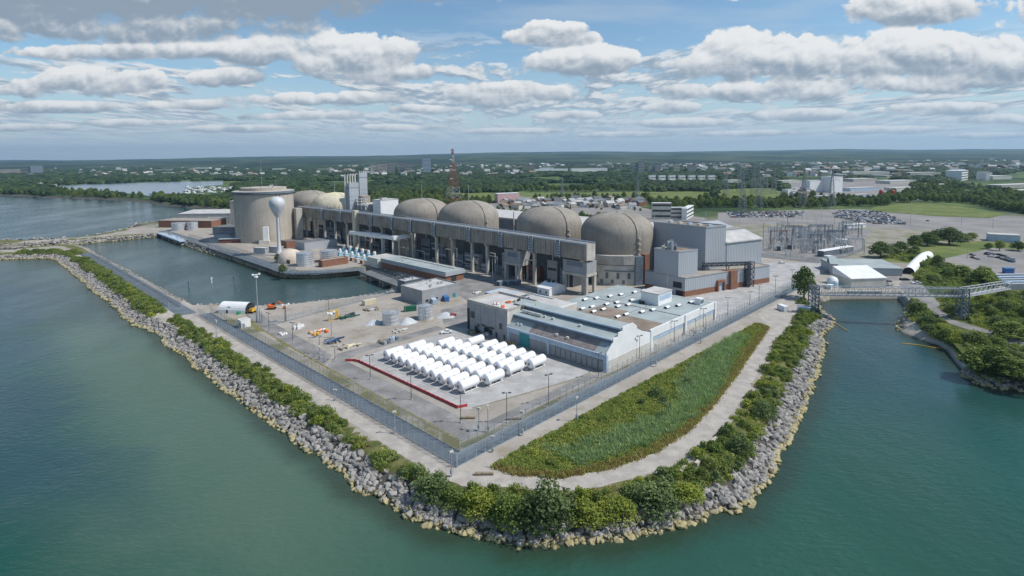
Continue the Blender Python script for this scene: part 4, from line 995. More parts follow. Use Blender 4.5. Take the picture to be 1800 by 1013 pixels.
# ------------------------------------------------------------------ workshop range with the stepped gable
def workshop():
    t = thing('workshop_shed', 'white gabled workshop shed with stepped clerestory roof and rusty corrugated slope', 'workshop', 77.3, 8.4)
    V0, V1 = 8.5, 59.0
    prof = [(77.3, 6.3), (81.6, 9.3), (81.6, 10.9), (87.6, 12.3), (87.6, 13.6), (94.4, 13.9), (101, 9.2), (107.6, 7.2)]
    def slab(v0, v1, a, b, th, name, m, lift=0.0):
        mb = MB(); (ua, za), (ub, zb) = a, b
        mb.add([(ua, v0, za+lift), (ub, v0, zb+lift), (ub, v1, zb+lift), (ua, v1, za+lift), (ua, v0, za-th+lift), (ub, v0, zb-th+lift), (ub, v1, zb-th+lift), (ua, v1, za-th+lift)],
               [(0, 1, 2, 3), (7, 6, 5, 4), (0, 4, 5, 1), (1, 5, 6, 2), (2, 6, 7, 3), (3, 7, 4, 0)]); return mb.build(name, m, t)
    # near gable wall: lower panel wall and stepped white parapet
    mb = MB(); G1 = [(u, 0) for u in (77.3, 107.6)]
    out = [(77.3, -0.3)]+[(107.6, -0.3)]+[(107.6, 7.6), (101, 9.8), (97.2, 11.6), (97.2, 12.6), (94.6, 14.4), (87.4, 14.3), (87.4, 12.9), (84.6, 12.7), (84.2, 11.4), (81.4, 11.3), (81.4, 10.0), (77.3, 6.9)]
    k = len(out); mb.v = [(u, V0, z) for u, z in out]+[(u, V0+0.45, z) for u, z in out]
    mb.f = [list(range(k)), [k+i for i in range(k)][::-1]]+[[i, k+i, k+(i+1) % k, (i+1) % k] for i in range(k)]; mb.m = [0]*len(mb.f)
    mb.build('gable_wall', M_white, t)
    mb = MB(); mb.box(78.4, 107.6, V0-0.10, V0+0.02, 0, 4.0); mb.build('lower_cladding', M_offw, t)
    mb = MB(); mb.box(77.3, 107.6, V1, V1+0.3, 0, 7); mb.build('back_wall', M_grayw, t)
    mb = MB(); mb.box(77.3, 77.7, V0+0.46, V1, -0.3, 4.2); mb.build('side_wall', M_grayw, t)
    mb = MB(); mb.box(77.1, 77.7, V0+0.2, V1, 4.2, 6.2); mb.build('side_fascia', M_bluetrim, t)
    mb = MB(); mb.box(76.9, 78.3, 35.6, 36.7, -0.3, 6.3); mb.box(76.9, 78.0, V1-1.6, V1-0.2, -0.3, 6.3); mb.box(76.9, 78.0, V0-0.15, V0+1.3, -0.3, 6.2); mb.build('buttress', M_bluetrim, t)
    mb = MB(); mb.box(77.0, 77.2, 46.4, 51.8, 0, 5.4); mb.build('roller_door', M_teal, t)
    mb = MB()
    for i in range(10): mb.box(77.02, 77.3, 10+i*2.5, 11.9+i*2.5, 0.4, 3.8)
    mb.build('wall_panel', M_grayw, t)
    q = prof
    slab(V0+0.46, V1-12, (77.0, 6.2), (81.6, 9.2), 0.25, 'low_roof', M_roofr); slab(V1-12, V1, (77.0, 6.22), (81.6, 9.22), 0.25, 'low_roof', M_roofg)
    slab(V0+0.46, V0+5.5, (77.0, 6.22), (81.6, 9.22), 0.18, 'roof_patch', M_roofg, 0.06)
    mb = MB(); mb.box(81.6, 81.9, V0+0.46, V1, 8.8, 10.7); mb.build('clerestory', M_bsteel, t)
    slab(V0+0.46, V1, (81.3, 10.7), (87.6, 12.1), 0.3, 'middle_roof', M_roofg)
    mb = MB(); mb.box(87.6, 87.9, V0+0.46, V1, 11.8, 13.4); mb.build('clerestory', M_bsteel, t)
    mb = MB(); mb.bar((81.2, V0+0.5, 10.75), (81.2, V1, 10.75), 0.5); mb.bar((87.3, V0+0.5, 13.5), (87.3, V1, 13.5), 0.5); mb.bar((76.9, V0+0.5, 6.2), (76.9, V1, 6.2), 0.5); mb.build('gutter', M_bluetrim, t)
    slab(V0+0.46, V1+6, (87.3, 13.4), (94.6, 13.8), 0.35, 'ridge_roof', M_roofg)
    slab(V0+0.46, V1+6, (94.6, 13.75), (101, 9.0), 0.3, 'back_roof', M_roofb); slab(V0+0.46, V1+6, (101, 9.0), (107.8, 7.4), 0.3, 'valley_roof', M_roofb)
    qn = random.Random(2)
    for i in range(9):
        mb = MB(); v = qn.uniform(20, 56); u = qn.choice((79, 84.5, 84.0)); z = 7.4 if u < 80 else 11.4; s = qn.uniform(0.5, 1.0); mb.box(u, u+s, v, v+s*1.5, z, z+0.9); mb.build('roof_vent', M_offw, t)
    # duct on the middle roof
    mb = MB(); mb.bar((84.5, 46, 12.2), (84.5, 57, 12.2), 0.7); mb.build('roof_duct', M_offw, t)

    # flat roofed hall
    t2 = thing('flat_roof_hall', 'flat roofed hall with rows of white skylights and a white penthouse on top', 'workshop', 107.8, 9)
    A0, A1, B0, B1, H = 107.9, 166.2, 9.0, 64.0, 7.6
    mb = MB(); mb.box(A0, A1, B0, B1, -0.3, H); mb.build('wall', M_offw, t2)
    mb = MB(); mb.box(A0-0.1, A1+0.3, B0-0.35, B0+0.35, 5.2, H+0.9); mb.box(A1-0.2, A1+0.35, B0+0.35, B1, 5.6, H+0.35); mb.build('parapet', M_white, t2)
    for u in (107.9, 136.3, 165.4):
        mb = MB(); mb.box(u-0.6, u+0.8, B0-0.75, B0-0.02, -0.3, H+1.0); mb.build('pier', M_white, t2)
    for (a, b) in ((109.5, 134.8), (138.2, 164.4)):
        mb = MB(); mb.box(a, b, B0-0.12, B0+0.02, 3.6, 5.15); mb.build('window_band', M_bluetrim, t2)
    mb = MB(); mb.box(A0, A1-0.2, B0+0.35, B1, H, H+0.10); mb.build('roof', M_roofg, t2)
    for (a, b, c, d) in ((108.2, 121, 10.0, 31), (108.2, 127, 31.2, 46), (109, 116, 46.2, 62)):
        mb = MB(); mb.box(a, b, c, d, H+0.1, H+0.15); mb.build('roof_repair', M_roofb, t2)
    mb = MB(); mb.box(108.0, 164, 46.4, 46.9, H+0.1, H+0.4); mb.box(108.0, 164, 29.6, 30.0, H+0.1, H+0.4); mb.box(136, 136.4, 10, 63, H+0.1, H+0.35); mb.build('roof_kerb', M_grayw, t2)
    def sky(u, v):
        mb = MB(); L, Wd = 2.8, 1.7
        mb.box(u-L/2, u+L/2, v-Wd/2, v+Wd/2, H+0.1, H+0.55, 1)
        for i in range(6):
            a, b = math.pi*i/6, math.pi*(i+1)/6
            mb.add([(u-L/2, v+Wd/2*math.cos(a), H+0.55+0.6*math.sin(a)), (u+L/2, v+Wd/2*math.cos(a), H+0.55+0.6*math.sin(a)), (u+L/2, v+Wd/2*math.cos(b), H+0.55+0.6*math.sin(b)), (u-L/2, v+Wd/2*math.cos(b), H+0.55+0.6*math.sin(b))], [(0, 1, 2, 3)])
        mb.build('skylight', [M_white, M_grayd], t2)
    for (px, py) in ((1085, 557), (1100, 553), (1128, 548.5), (1147, 545), (1172.5, 540.5), (1192, 537), (1214, 531.5), (1231, 529.5), (1043, 548), (1060, 544), (1023.5, 543), (1040.5, 539.5), (1066, 535), (1084, 532), (1086, 539), (1104, 536), (1110, 528), (1130, 532), (1028, 527), (1048, 524.5), (1072, 521), (1091, 518), (1115, 514), (1131, 511), (1193, 522)):
        u, v = S(px, py, H+0.5)
        if A0+1 < u < A1-2 and B0+2 < v < B1-1: sky(u, v)
    # penthouse and cooling unit
    mb = MB(); mb.box(144, 156.5, 26.2, 35.5, H+0.1, H+5.4); mb.build('penthouse', M_white, t2)
    mb = MB(); mb.box(145.2, 155.4, 26.05, 26.25, H+2.4, H+4.6); mb.build('penthouse_window', M_bluetrim, t2)
    mb = MB(); mb.box(143.7, 156.8, 25.9, 35.8, H+5.4, H+5.8); mb.build('penthouse_roof', M_roofl, t2)
    mb = MB(); mb.box(158.5, 161.8, 12.6, 15.4, H+0.1, H+3.0); mb.box(158.7, 161.6, 12.5, 12.6, H+0.6, H+2.4, 1); mb.build('cooling_unit', [M_white, M_grayd], t2)
    mb = MB(); mb.box(141.5, 143.2, 33, 35, H+0.1, H+1.4); mb.build('roof_vent', M_dark, t2)

    # office block
    t3 = thing('office_block', 'grey two storey office block with a pale flat roof full of workmen\'s gear', 'office block', 77.4, 59)
    A0, A1, B0, B1, H = 77.4, 97.6, 59.2, 84.8, 12.6
    mb = MB(); mb.box(A0, A1, B0, B1, -0.3, H); mb.build('wall', M_grayw, t3)
    mb = MB(); mb.box(A0+0.02, A1, B0-0.06, B0+0.03, 0, H+0.4); mb.build('end_cladding', M_offw, t3)
    mb = MB(); mb.box(A0+0.35, A1-0.35, B0+0.35, B1-0.35, H, H+0.1); mb.build('roof', M_roofl, t3)
    mb = MB()
    for (a, b, c, d) in ((A0-.06, A0+.35, B0-.08, B1+.06), (A1-.35, A1+.06, B0-.08, B1+.06), (A0+.35, A1-.35, B0-.08, B0+.35), (A0+.35, A1-.35, B1-.35, B1+.06)): mb.box(a, b, c, d, H-0.1, H+1.0)
    mb.build('parapet', M_conc, t3)
    for (v, zb, w, h) in ((81.2, 5.6, 2.6, 3.0), (77.5, 2.4, 1.8, 1.3), (74.2, 3.2, 3.2, 0.9), (68.6, 3.0, 3.0, 1.0), (63.2, 4.2, 1.6, 2.6), (71.0, 0.4, 5.2, 3.2), (78.6, 0.2, 2.2, 2.3)):
        mb = MB(); mb.box(A0-0.09, A0+0.05, v-w/2, v+w/2, zb, zb+h); w_ = mb.build('window', M_glass, t3)
        mb = MB(); mb.box(A0-0.14, A0-0.02, v-w/2-0.1, v+w/2+0.1, zb-0.18, zb-0.01); mb.build('sill', M_conc, w_)
    for v in (61.0, 65.8): 
        mb = MB(); mb.box(A0-0.10, A0+0.05, v-0.6, v+0.6, 0, 2.3); mb.build('door', M_dsteel, t3)
    mb = MB(); mb.box(A0-0.16, A0+0.02, 83.2, 84.7, -0.3, H-3); mb.build('glazed_corner', M_dark, t3)
    mb = MB()
    for v in (79.5, 75.7, 66.2): mb.box(A0-0.07, A0+0.02, v-0.06, v+0.06, 0.2, H-0.3)
    mb.build('panel_joint', M_grayd, t3)
    # link block between office and the flat roof hall
    t4 = thing('pale_link_block', 'pale flat roofed block joining the office block to the skylight hall', 'industrial annex', 94, 59.4)
    mb = MB(); mb.box(94.6, 108.5, 46.5, 59.1, 7, 12.3, 0, 1); mb.box(98.0, 110, 59.3, 74, -0.3, 11.4, 0, 1); mb.build('wall', [M_offw, M_roofl], t4)
    mb = MB(); mb.box(94.5, 108.6, 46.4, 46.7, 12.2, 12.8); mb.box(109.6, 110.1, 59.2, 74.1, 11.3, 12.0); mb.build('parapet', M_white, t4)
workshop()

# ================================================================== ROCKS AND PLANTS
def rng(seed): return np.random.default_rng(seed)
def rock_mat():
    m = bpy.data.materials.new('armour_stone'); m.use_nodes = True; t = NT(m.node_tree); b = t.n['Principled BSDF']
    geo = t.node('ShaderNodeNewGeometry'); pos = geo.outputs['Position']; x, y, z = t.sep(pos)
    rn = t.node('ShaderNodeObjectInfo').outputs['Random']; at = t.node('ShaderNodeAttribute', attribute_name='tone').outputs['Fac']
    r = t.math('FRACT', t.math('ADD', rn, at))
    n = t.noise(pos, 1.3, 5.0, 0.65)
    c = t.mix(r, (0.21, 0.198, 0.182), (0.40, 0.378, 0.35))
    c = t.mix(t.step(n, 0.4, 0.7, 0.0, 0.5), c, (0.17, 0.16, 0.155))
    wl = t.math('ADD', z, t.math('MULTIPLY', t.math('SUBTRACT', r, 0.5), 0.5))
    c = t.mix(t.step(wl, -2.95, -3.25), c, (0.40, 0.345, 0.19))          # lichen and algae band above the water
    c = t.mix(t.step(wl, -3.75, -4.0), c, (0.16, 0.14, 0.06))
    t.put(b.inputs['Base Color'], c); b.inputs['Roughness'].default_value = 0.9; b.inputs['Specular IOR Level'].default_value = 0.25
    nb = t.noise(pos, 4.0, 4.0, 0.6); bp = t.node('ShaderNodeBump'); bp.inputs['Distance'].default_value = 0.08; t.put(bp.inputs['Height'], nb); t.l.new(bp.outputs[0], b.inputs['Normal'])
    return m
M_rock = rock_mat()
def rock_mesh(seed):
    """quarried block: hull of a few scattered points"""
    q = random.Random(seed+40); bm = bmesh.new(); n = 0
    while n < 17:
        p = Vector((q.uniform(-1, 1), q.uniform(-1, 1), q.uniform(-1, 1)))
        if 0.75 < max(abs(p.x), abs(p.y), abs(p.z)) and p.length < 1.28: bm.verts.new(p*0.86); n += 1
    g = bmesh.ops.convex_hull(bm, input=bm.verts[:])
    bmesh.ops.delete(bm, geom=[v for v in bm.verts if not v.link_faces], context='VERTS')
    bmesh.ops.bevel(bm, geom=bm.edges[:], offset=0.06, segments=1, affect='EDGES'); bmesh.ops.triangulate(bm, faces=bm.faces[:])
    me = bpy.data.meshes.new('boulder'); bm.to_mesh(me); bm.free(); me.materials.append(M_rock)
    a = me.attributes.new('tone', 'FLOAT', 'POINT'); a.data.foreach_set('value', [0.0]*len(me.vertices))
    return me
ROCKS = [rock_mesh(i) for i in range(10)]
def mesh_arrays(me):
    n = len(me.vertices); co = np.empty(n*3); me.vertices.foreach_get('co', co); F = np.array([list(p.vertices) for p in me.polygons]); return co.reshape(-1, 3), F
def merged(name, me_list, pts, rots, scl, mats, label=None, kind='stuff', seed=1):
    """many copies of low meshes in ONE object (for what nobody could count)"""
    src = [mesh_arrays(m) for m in me_list]; VV, FF, TT = [], [], []; o = 0; r = rng(seed)
    for i, p in enumerate(pts):
        co, F = src[i % len(src)]; e = rots[i]; M_ = np.array(Matrix.Rotation(e[2], 3, 'Z') @ Matrix.Rotation(e[1], 3, 'Y') @ Matrix.Rotation(e[0], 3, 'X'))
        VV.append((co*scl[i]) @ M_.T+p); FF.append(F+o); o += len(co); TT.append(np.full(len(co), r.random()))
    V = np.concatenate(VV); F = np.concatenate(FF); me = bpy.data.meshes.new(name)
    me.vertices.add(len(V)); me.vertices.foreach_set('co', V.ravel()); k = F.shape[1]
    me.loops.add(F.size); me.loops.foreach_set('vertex_index', F.ravel()); me.polygons.add(len(F)); me.polygons.foreach_set('loop_start', np.arange(0, F.size, k)); 
    me.update(calc_edges=True); a = me.attributes.new('tone', 'FLOAT', 'POINT'); a.data.foreach_set('value', np.concatenate(TT))
    for m in (mats if isinstance(mats, (list, tuple)) else [mats]): me.materials.append(m)
    o_ = bpy.data.objects.new(name, me); COL.objects.link(o_); o_['kind'] = kind
    if label: o_['label'] = label
    return o_
def lengths(P): return [0]+list(np.cumsum([math.hypot(b[0]-a[0], b[1]-a[1]) for a, b in zip(P[:-1], P[1:])]))
def place_rocks():
    r = random.Random(11); R_ = []
    def run(line, wband, size, flip=1, dens=1.0, lo=-0.6, ymax=700):
        L = lengths(line); tot = L[-1]; s = 0.0
        for i in range(len(line)-1):
            a, b = Vector(line[i]), Vector(line[i+1]); d = b-a; ln = d.length
            if ln < 0.01 or not (-760 < a.x < 330 and 90 < a.y < ymax): continue
            t_ = d.normalized(); nn = Vector((-t_.y, t_.x))*flip*sgn_land
            cnt = ln*wband*dens/(size*size*1.05); k = int(cnt)+(1 if r.random() < cnt-int(cnt) else 0)
            for j in range(k):
                p = a+d*r.random()+nn*r.uniform(lo, wband); sz = size*r.choice((0.55, 0.7, 0.8, 0.95, 1.1, 1.3))
                R_.append((p.x, p.y, sz))
    area = 0.5*float((RING[:, 0]*np.roll(RING[:, 1], -1)-np.roll(RING[:, 0], -1)*RING[:, 1]).sum())
    global sgn_land; sgn_land = 1 if area > 0 else -1
    run(s_outer, 6.2, 0.98, dens=1.45); run(s_right[int(len(s_right)*0.55):], 5.5, 1.1, dens=1.1); run(s_right[:int(len(s_right)*0.2)], 3.0, 0.9)
    run(s_west, 4.4, 1.5, dens=1.0, ymax=760); run(s_fore[:60], 3.6, 1.4, dens=1.0, ymax=760)
    run(s_fore[60:], 2.9, 0.85, dens=1.0)
    H = land_h([p[0] for p in R_], [p[1] for p in R_]); sel = []
    order = sorted(range(len(R_)), key=lambda i: -R_[i][2]/math.hypot(R_[i][0], R_[i][1], 80)**1.6)
    near = set(order[:300]); pts, rots, scl = [], [], []; k = 0
    for i, (x, y, s) in enumerate(R_):
        z = H[i]+s*0.16; e = (r.uniform(-0.5, 0.5), r.uniform(-0.5, 0.5), r.uniform(0, 6.28)); sc_ = (s*r.uniform(0.85, 1.35), s*r.uniform(0.8, 1.1), s*r.uniform(0.6, 0.9))
        if i in near:
            o = bpy.data.objects.new('boulder', ROCKS[k % len(ROCKS)]); COL.objects.link(o); o.location = (x, y, z); o.rotation_euler = e; o.scale = sc_; k += 1
            low = H[i] < -2.7
            tag(o, 'yellow stained boulder at the water\'s edge of the rounded point' if low else 'large grey boulder on the rock bank round the near point of land', 'boulder', 'yellow boulders along the waterline' if low else 'grey boulders of the rock bank')
        else: pts.append(np.array((x, y, z))); rots.append(e); scl.append(np.array(sc_))
    merged('rock_bank', ROCKS, pts, rots, scl, M_rock, 'grey rock armour covering the banks round the site')
place_rocks()

M_leafA = leafmat('shrub_leaves', (0.15, 0.22, 0.050), (0.27, 0.335, 0.085), (0.22, 0.245, 0.075))
M_leafB = leafmat('dark_willow_leaves', (0.115, 0.175, 0.060), (0.21, 0.27, 0.105), (0.17, 0.21, 0.085))
M_leafY = leafmat('yellow_green_leaves', (0.22, 0.285, 0.045), (0.35, 0.39, 0.07), (0.30, 0.32, 0.07))
M_leafT = leafmat('tree_leaves', (0.075, 0.135, 0.036), (0.16, 0.225, 0.060), (0.12, 0.16, 0.048))
M_leafM = leafmat('meadow_leaves', (0.19, 0.27, 0.060), (0.32, 0.39, 0.095), (0.34, 0.33, 0.10))
M_reed = leafmat('reed_blades', (0.25, 0.36, 0.19), (0.37, 0.48, 0.27), (0.34, 0.42, 0.17))
M_weed = leafmat('weed_blades', (0.27, 0.36, 0.075), (0.40, 0.45, 0.12), (0.43, 0.38, 0.13))
M_rusty = leafmat('rusty_weeds', (0.40, 0.29, 0.13), (0.46, 0.38, 0.17), (0.30, 0.35, 0.10))
def leaf_mesh(name, seed, blobs, nleaf, size, m, low=-0.45, flat=0.7):
    """crown of many leaf-sized faces spread over lobes; origin at the foot"""
    r = rng(seed); bl = np.array([b[:6] for b in blobs], float); w = (bl[:, 3]*bl[:, 4]+bl[:, 5]*bl[:, 3]); w /= w.sum()
    k = r.choice(len(bl), nleaf, p=w); d = r.normal(size=(nleaf*3, 3)); d /= np.linalg.norm(d, axis=1)[:, None]; d = d[d[:, 2] > low][:nleaf]; n = len(d); k = k[:n]
    rad = np.where(r.random(n) < 0.72, r.uniform(0.86, 1.06, n), r.uniform(0.45, 0.9, n))
    lump = 1+0.16*np.sin(d[:, 0]*7+k)*np.cos(d[:, 1]*6+k*2)+0.10*np.sin(d[:, 2]*11+k*3)
    c = bl[k, :3]+d*bl[k, 3:6]*(rad*lump)[:, None]
    nr = d+r.normal(size=(n, 3))*flat; nr /= np.linalg.norm(nr, axis=1)[:, None]
    t1 = np.cross(nr, r.normal(size=(n, 3))); t1 /= np.maximum(np.linalg.norm(t1, axis=1)[:, None], 1e-6); t2 = np.cross(nr, t1)
    s = size*r.uniform(0.6, 1.35, n)[:, None]; a = t1*s*0.5; b = t2*s*0.38
    V = np.stack([c-a, c-b*0.9+nr*s*0.08, c+a, c+b*0.9+nr*s*0.08], 1).reshape(-1, 3)
    tone = np.clip(0.5+0.28*r.normal(size=len(bl))[k]+0.2*r.normal(size=n), 0, 1)
    me = bpy.data.meshes.new(name); me.from_pydata(V.tolist(), [], np.arange(4*n).reshape(-1, 4).tolist()); me.materials.append(m)
    at = me.attributes.new('tone', 'FLOAT', 'POINT'); at.data.foreach_set('value', np.repeat(tone, 4)); return me
def shrub_mesh(seed, h, w, nleaf, size, m, nb=7):
    q = random.Random(seed); bl = []
    for i in range(nb):
        a = q.uniform(0, 6.28); d = q.uniform(0, 0.62)*w/2; rr = q.uniform(0.26, 0.42)*w/2*1.15; hz = q.uniform(0.35, 0.75)*h
        bl.append((d*math.cos(a), d*math.sin(a), hz, rr, rr, q.uniform(0.30, 0.42)*h))
    bl.append((0, 0, h*0.3, w*0.46, w*0.46, h*0.3))
    return leaf_mesh('shrub', seed, bl, nleaf, size, m)
def stems(me, seed, h, w):
    """woody stems joined into a shrub mesh"""
    bm = bmesh.new(); bm.from_mesh(me); q = random.Random(seed); me.materials.append(M_bark); base = len(bm.faces)
    mb = MB()
    for i in range(5):
        a = q.uniform(0, 6.28); mb.tube([(0.1*math.cos(a), 0.1*math.sin(a), -0.3), (w*0.13*math.cos(a), w*0.13*math.sin(a), h*0.35), (w*0.3*math.cos(a), w*0.3*math.sin(a), h*0.72)], [0.09, 0.06, 0.02], 5)
    vs_ = [bm.verts.new(v) for v in mb.v]
    for f in mb.f:
        try: bm.faces.new([vs_[i] for i in f]).material_index = 1
        except ValueError: pass
    bm.to_mesh(me); bm.free(); return me
SHRUB = {k: [stems(shrub_mesh(s, 2.3, 4.2, 620, 0.40, m), s, 2.3, 4.2) for s in (ss, ss+1, ss+2)] for k, m, ss in (('A', M_leafA, 20), ('B', M_leafB, 30), ('Y', M_leafY, 40))}

BIGSHRUB = {k: [stems(shrub_mesh(s, 6.0, 9.0, 4200, 0.52, m, 13), s, 6.0, 9.0)] for k, m, s in (('A', M_leafA, 81), ('B', M_leafB, 82), ('Y', M_leafY, 83))}
def tree_meshes(seed, kind, nleaf, size, m):
    """crown of lobes on limbs, unit tree 10 m high and about 8 m wide; returns crown and trunk meshes"""
    q = random.Random(seed); bl = []; mb = MB()
    th = {'round': 2.6, 'tall': 3.0, 'spread': 2.0}[kind]
    mb.tube([(0, 0, -0.4), (0.06, 0.02, th*0.6), (0.02, 0.08, th), (0.1, 0.0, th*1.9), (0.05, 0.05, 7.4)], [0.34, 0.26, 0.22, 0.15, 0.05], 8)
    nl = 15
    for i in range(nl):
        a = i*2.4+q.uniform(-0.4, 0.4); f = i/(nl-1)
        if kind == 'tall': zc = 2.3+6.2*f; rad = 2.1*math.sin(math.pi*(0.22+0.70*f))
        elif kind == 'spread': zc = 2.2+5.0*f; rad = 3.1*math.cos(f*1.25)
        else: zc = 2.4+5.4*f; rad = 2.7*math.sin(math.pi*(0.28+0.62*f))
        x, y = rad*math.cos(a), rad*math.sin(a); s = q.uniform(1.15, 1.75)
        bl.append((x, y, zc, s, s, s*0.82)); mb.tube([(0.04, 0.04, th*0.8+zc*0.22), (x*0.5, y*0.5, zc*0.78), (x*0.9, y*0.9, zc-0.1)], [0.13, 0.08, 0.03], 5)
    bl.append((0.1, 0, 8.3, 1.5, 1.5, 1.3)); bl.append((0, 0, 5.2, 2.6, 2.6, 3.0))
    cm = leaf_mesh('crown', seed, bl, nleaf, size, m, low=-0.7)
    tm = bpy.data.meshes.new('trunk'); tm.from_pydata(mb.v, [], mb.f); tm.materials.append(M_bark); return cm, tm
TREES = {('round', 0): tree_meshes(1, 'round', 2200, 0.62, M_leafT), ('round', 1): tree_meshes(2, 'round', 2200, 0.62, M_leafB), ('tall', 0): tree_meshes(3, 'tall', 2200, 0.60, M_leafT), ('tall', 1): tree_meshes(4, 'tall', 2200, 0.6, M_leafA),
         ('spread', 0): tree_meshes(5, 'spread', 2600, 0.62, M_leafA), ('spread', 1): tree_meshes(6, 'spread', 2600, 0.62, M_leafB)}
def tree(x, y, H, Wd, kind, label, group=None, z=None, name='tree', rz=None):
    cm, tm = TREES[kind]; t = bpy.data.objects.new(name, None); COL.objects.link(t); t.empty_display_size = 0.5
    t.location = (x, y, land_z(x, y) if z is None else z); t.rotation_euler = (0, 0, rnd.uniform(0, 6.28) if rz is None else rz); t.scale = (Wd/8.0, Wd/8.0, H/9.6)
    for nm, me in (('crown', cm), ('trunk', tm)):
        o = bpy.data.objects.new(nm, me); COL.objects.link(o); o.parent = t
    return tag(t, label, 'tree', group)
def treepx(px, py, top, wpx, kind, label, group=None, z=0.0, name='tree'):
    x, y = G(px, py, z); H = hgt(*XU(x, y), top)-z; return tree(x, y, H, wpx/FPX*math.hypot(x, y), kind, label, group, z, name)

# ------------------------------------------------------------------ shrubs on the banks
def scatter(name, pts, scl, meshes, label, seed=1):
    """instances of a few meshes on given points: one stuff object"""
    src = bpy.data.collections.new(name+'_source')
    for me in meshes: src.objects.link(bpy.data.objects.new(me.name+'_source', me))
    r = rng(seed); n = len(pts); me = bpy.data.meshes.new(name); me.from_pydata([tuple(p) for p in pts], [], [])
    for nm, ty, val in (('scl', 'FLOAT_VECTOR', np.asarray(scl, float).reshape(-1)), ('rot', 'FLOAT_VECTOR', np.stack([r.normal(0, 0.06, n), r.normal(0, 0.06, n), r.uniform(0, 6.28, n)], 1).reshape(-1))):
        a = me.attributes.new(nm, ty, 'POINT'); a.data.foreach_set('vector', val)
    a = me.attributes.new('idx', 'INT', 'POINT'); a.data.foreach_set('value', r.integers(0, len(meshes), n).astype(np.int32))
    o = bpy.data.objects.new(name, me); COL.objects.link(o)
    ng = bpy.data.node_groups.new(name+'_nodes', 'GeometryNodeTree')
    ng.interface.new_socket('Geometry', in_out='INPUT', socket_type='NodeSocketGeometry'); ng.interface.new_socket('Geometry', in_out='OUTPUT', socket_type='NodeSocketGeometry')
    N = ng.nodes; gi = N.new('NodeGroupInput'); go = N.new('NodeGroupOutput'); ip = N.new('GeometryNodeInstanceOnPoints'); ci = N.new('GeometryNodeCollectionInfo')
    ci.inputs['Collection'].default_value = src; ci.inputs['Separate Children'].default_value = True; ci.inputs['Reset Children'].default_value = True; ip.inputs['Pick Instance'].default_value = True
    def att(nm, ty):
        a = N.new('GeometryNodeInputNamedAttribute'); a.data_type = ty; a.inputs['Name'].default_value = nm; return next(s for s in a.outputs if s.enabled and s.name == 'Attribute')
    L = ng.links; L.new(gi.outputs[0], ip.inputs['Points']); L.new(ci.outputs[0], ip.inputs['Instance']); L.new(att('idx', 'INT'), ip.inputs['Instance Index']); L.new(att('rot', 'FLOAT_VECTOR'), ip.inputs['Rotation']); L.new(att('scl', 'FLOAT_VECTOR'), ip.inputs['Scale']); L.new(ip.outputs[0], go.inputs[0])
    md = o.modifiers.new('scatter', 'NODES'); md.node_group = ng
    o['kind'] = 'stuff'; o['label'] = label; return o
ROADL = smoothline(uvs([(-4.5, 205), (-4.2, 150), (-4.0, 90), (-3.6, 40), (-3.4, 14), (-3.2, 3), (-1.5, -5.5), (4, -11.5)])+pxs([(985, 851), (1080, 834), (1160, 806), (1225, 765), (1272, 715), (1312, 660), (1345, 605), (1378, 560), (1395, 538)]), 8)
ROADA = np.array(ROADL)
def road_dist(x, y): return float(np.sqrt(((ROADA-np.array([x, y]))**2).sum(1)).min())
def put_shrub(x, y, h, w, k, label, group):
    big = w > 6.2 or h > 3.2; o = bpy.data.objects.new('shrub', rnd.choice((BIGSHRUB if big else SHRUB)[k])); COL.objects.link(o); o.location = (x, y, land_z(x, y)-0.1); o.rotation_euler = (0, 0, rnd.uniform(0, 6.28)); W0, H0 = (9.0, 6.0) if big else (4.2, 2.3); o.scale = (w/W0, w/W0*rnd.uniform(0.85, 1.1), h/H0)
    return tag(o, label, 'shrub', group)
BIG = [((762, 870), 5.0, 9.5, 'B', 'dark green shrub left of the corner light pole on the point'), ((796, 882), 3.8, 8.0, 'A', 'mid green shrub between the dark left shrub and the yellow green one on the point'), ((840, 895), 5.2, 9.0, 'Y', 'yellow green rounded shrub left of the biggest shrub on the point'),
       ((895, 912), 6.2, 10.5, 'A', 'leafy green shrub leaning on the left of the biggest dark shrub'), ((955, 914), 8.6, 15.0, 'B', 'biggest dark green shrub, standing at the tip of the point above the rocks'),
       ((1032, 907), 4.2, 10.0, 'Y', 'low yellow green shrub just right of the biggest dark shrub'), ((1085, 901), 4.2, 10.0, 'Y', 'broad yellow green shrub midway between the two dark shrubs on the point'), ((1152, 890), 5.8, 12.0, 'B', 'dark rounded shrub under the bend of the gravel road'),
       ((1208, 870), 3.4, 8.5, 'Y', 'bright yellow green shrub right of the dark shrub under the road bend'), ((1300, 800), 4.6, 7.0, 'B', 'dark shrub beside the pale concrete blocks on the east bank'), ((1345, 735), 4.6, 8.0, 'B', 'round dark shrub on the east bank beside a break in the rocks')]
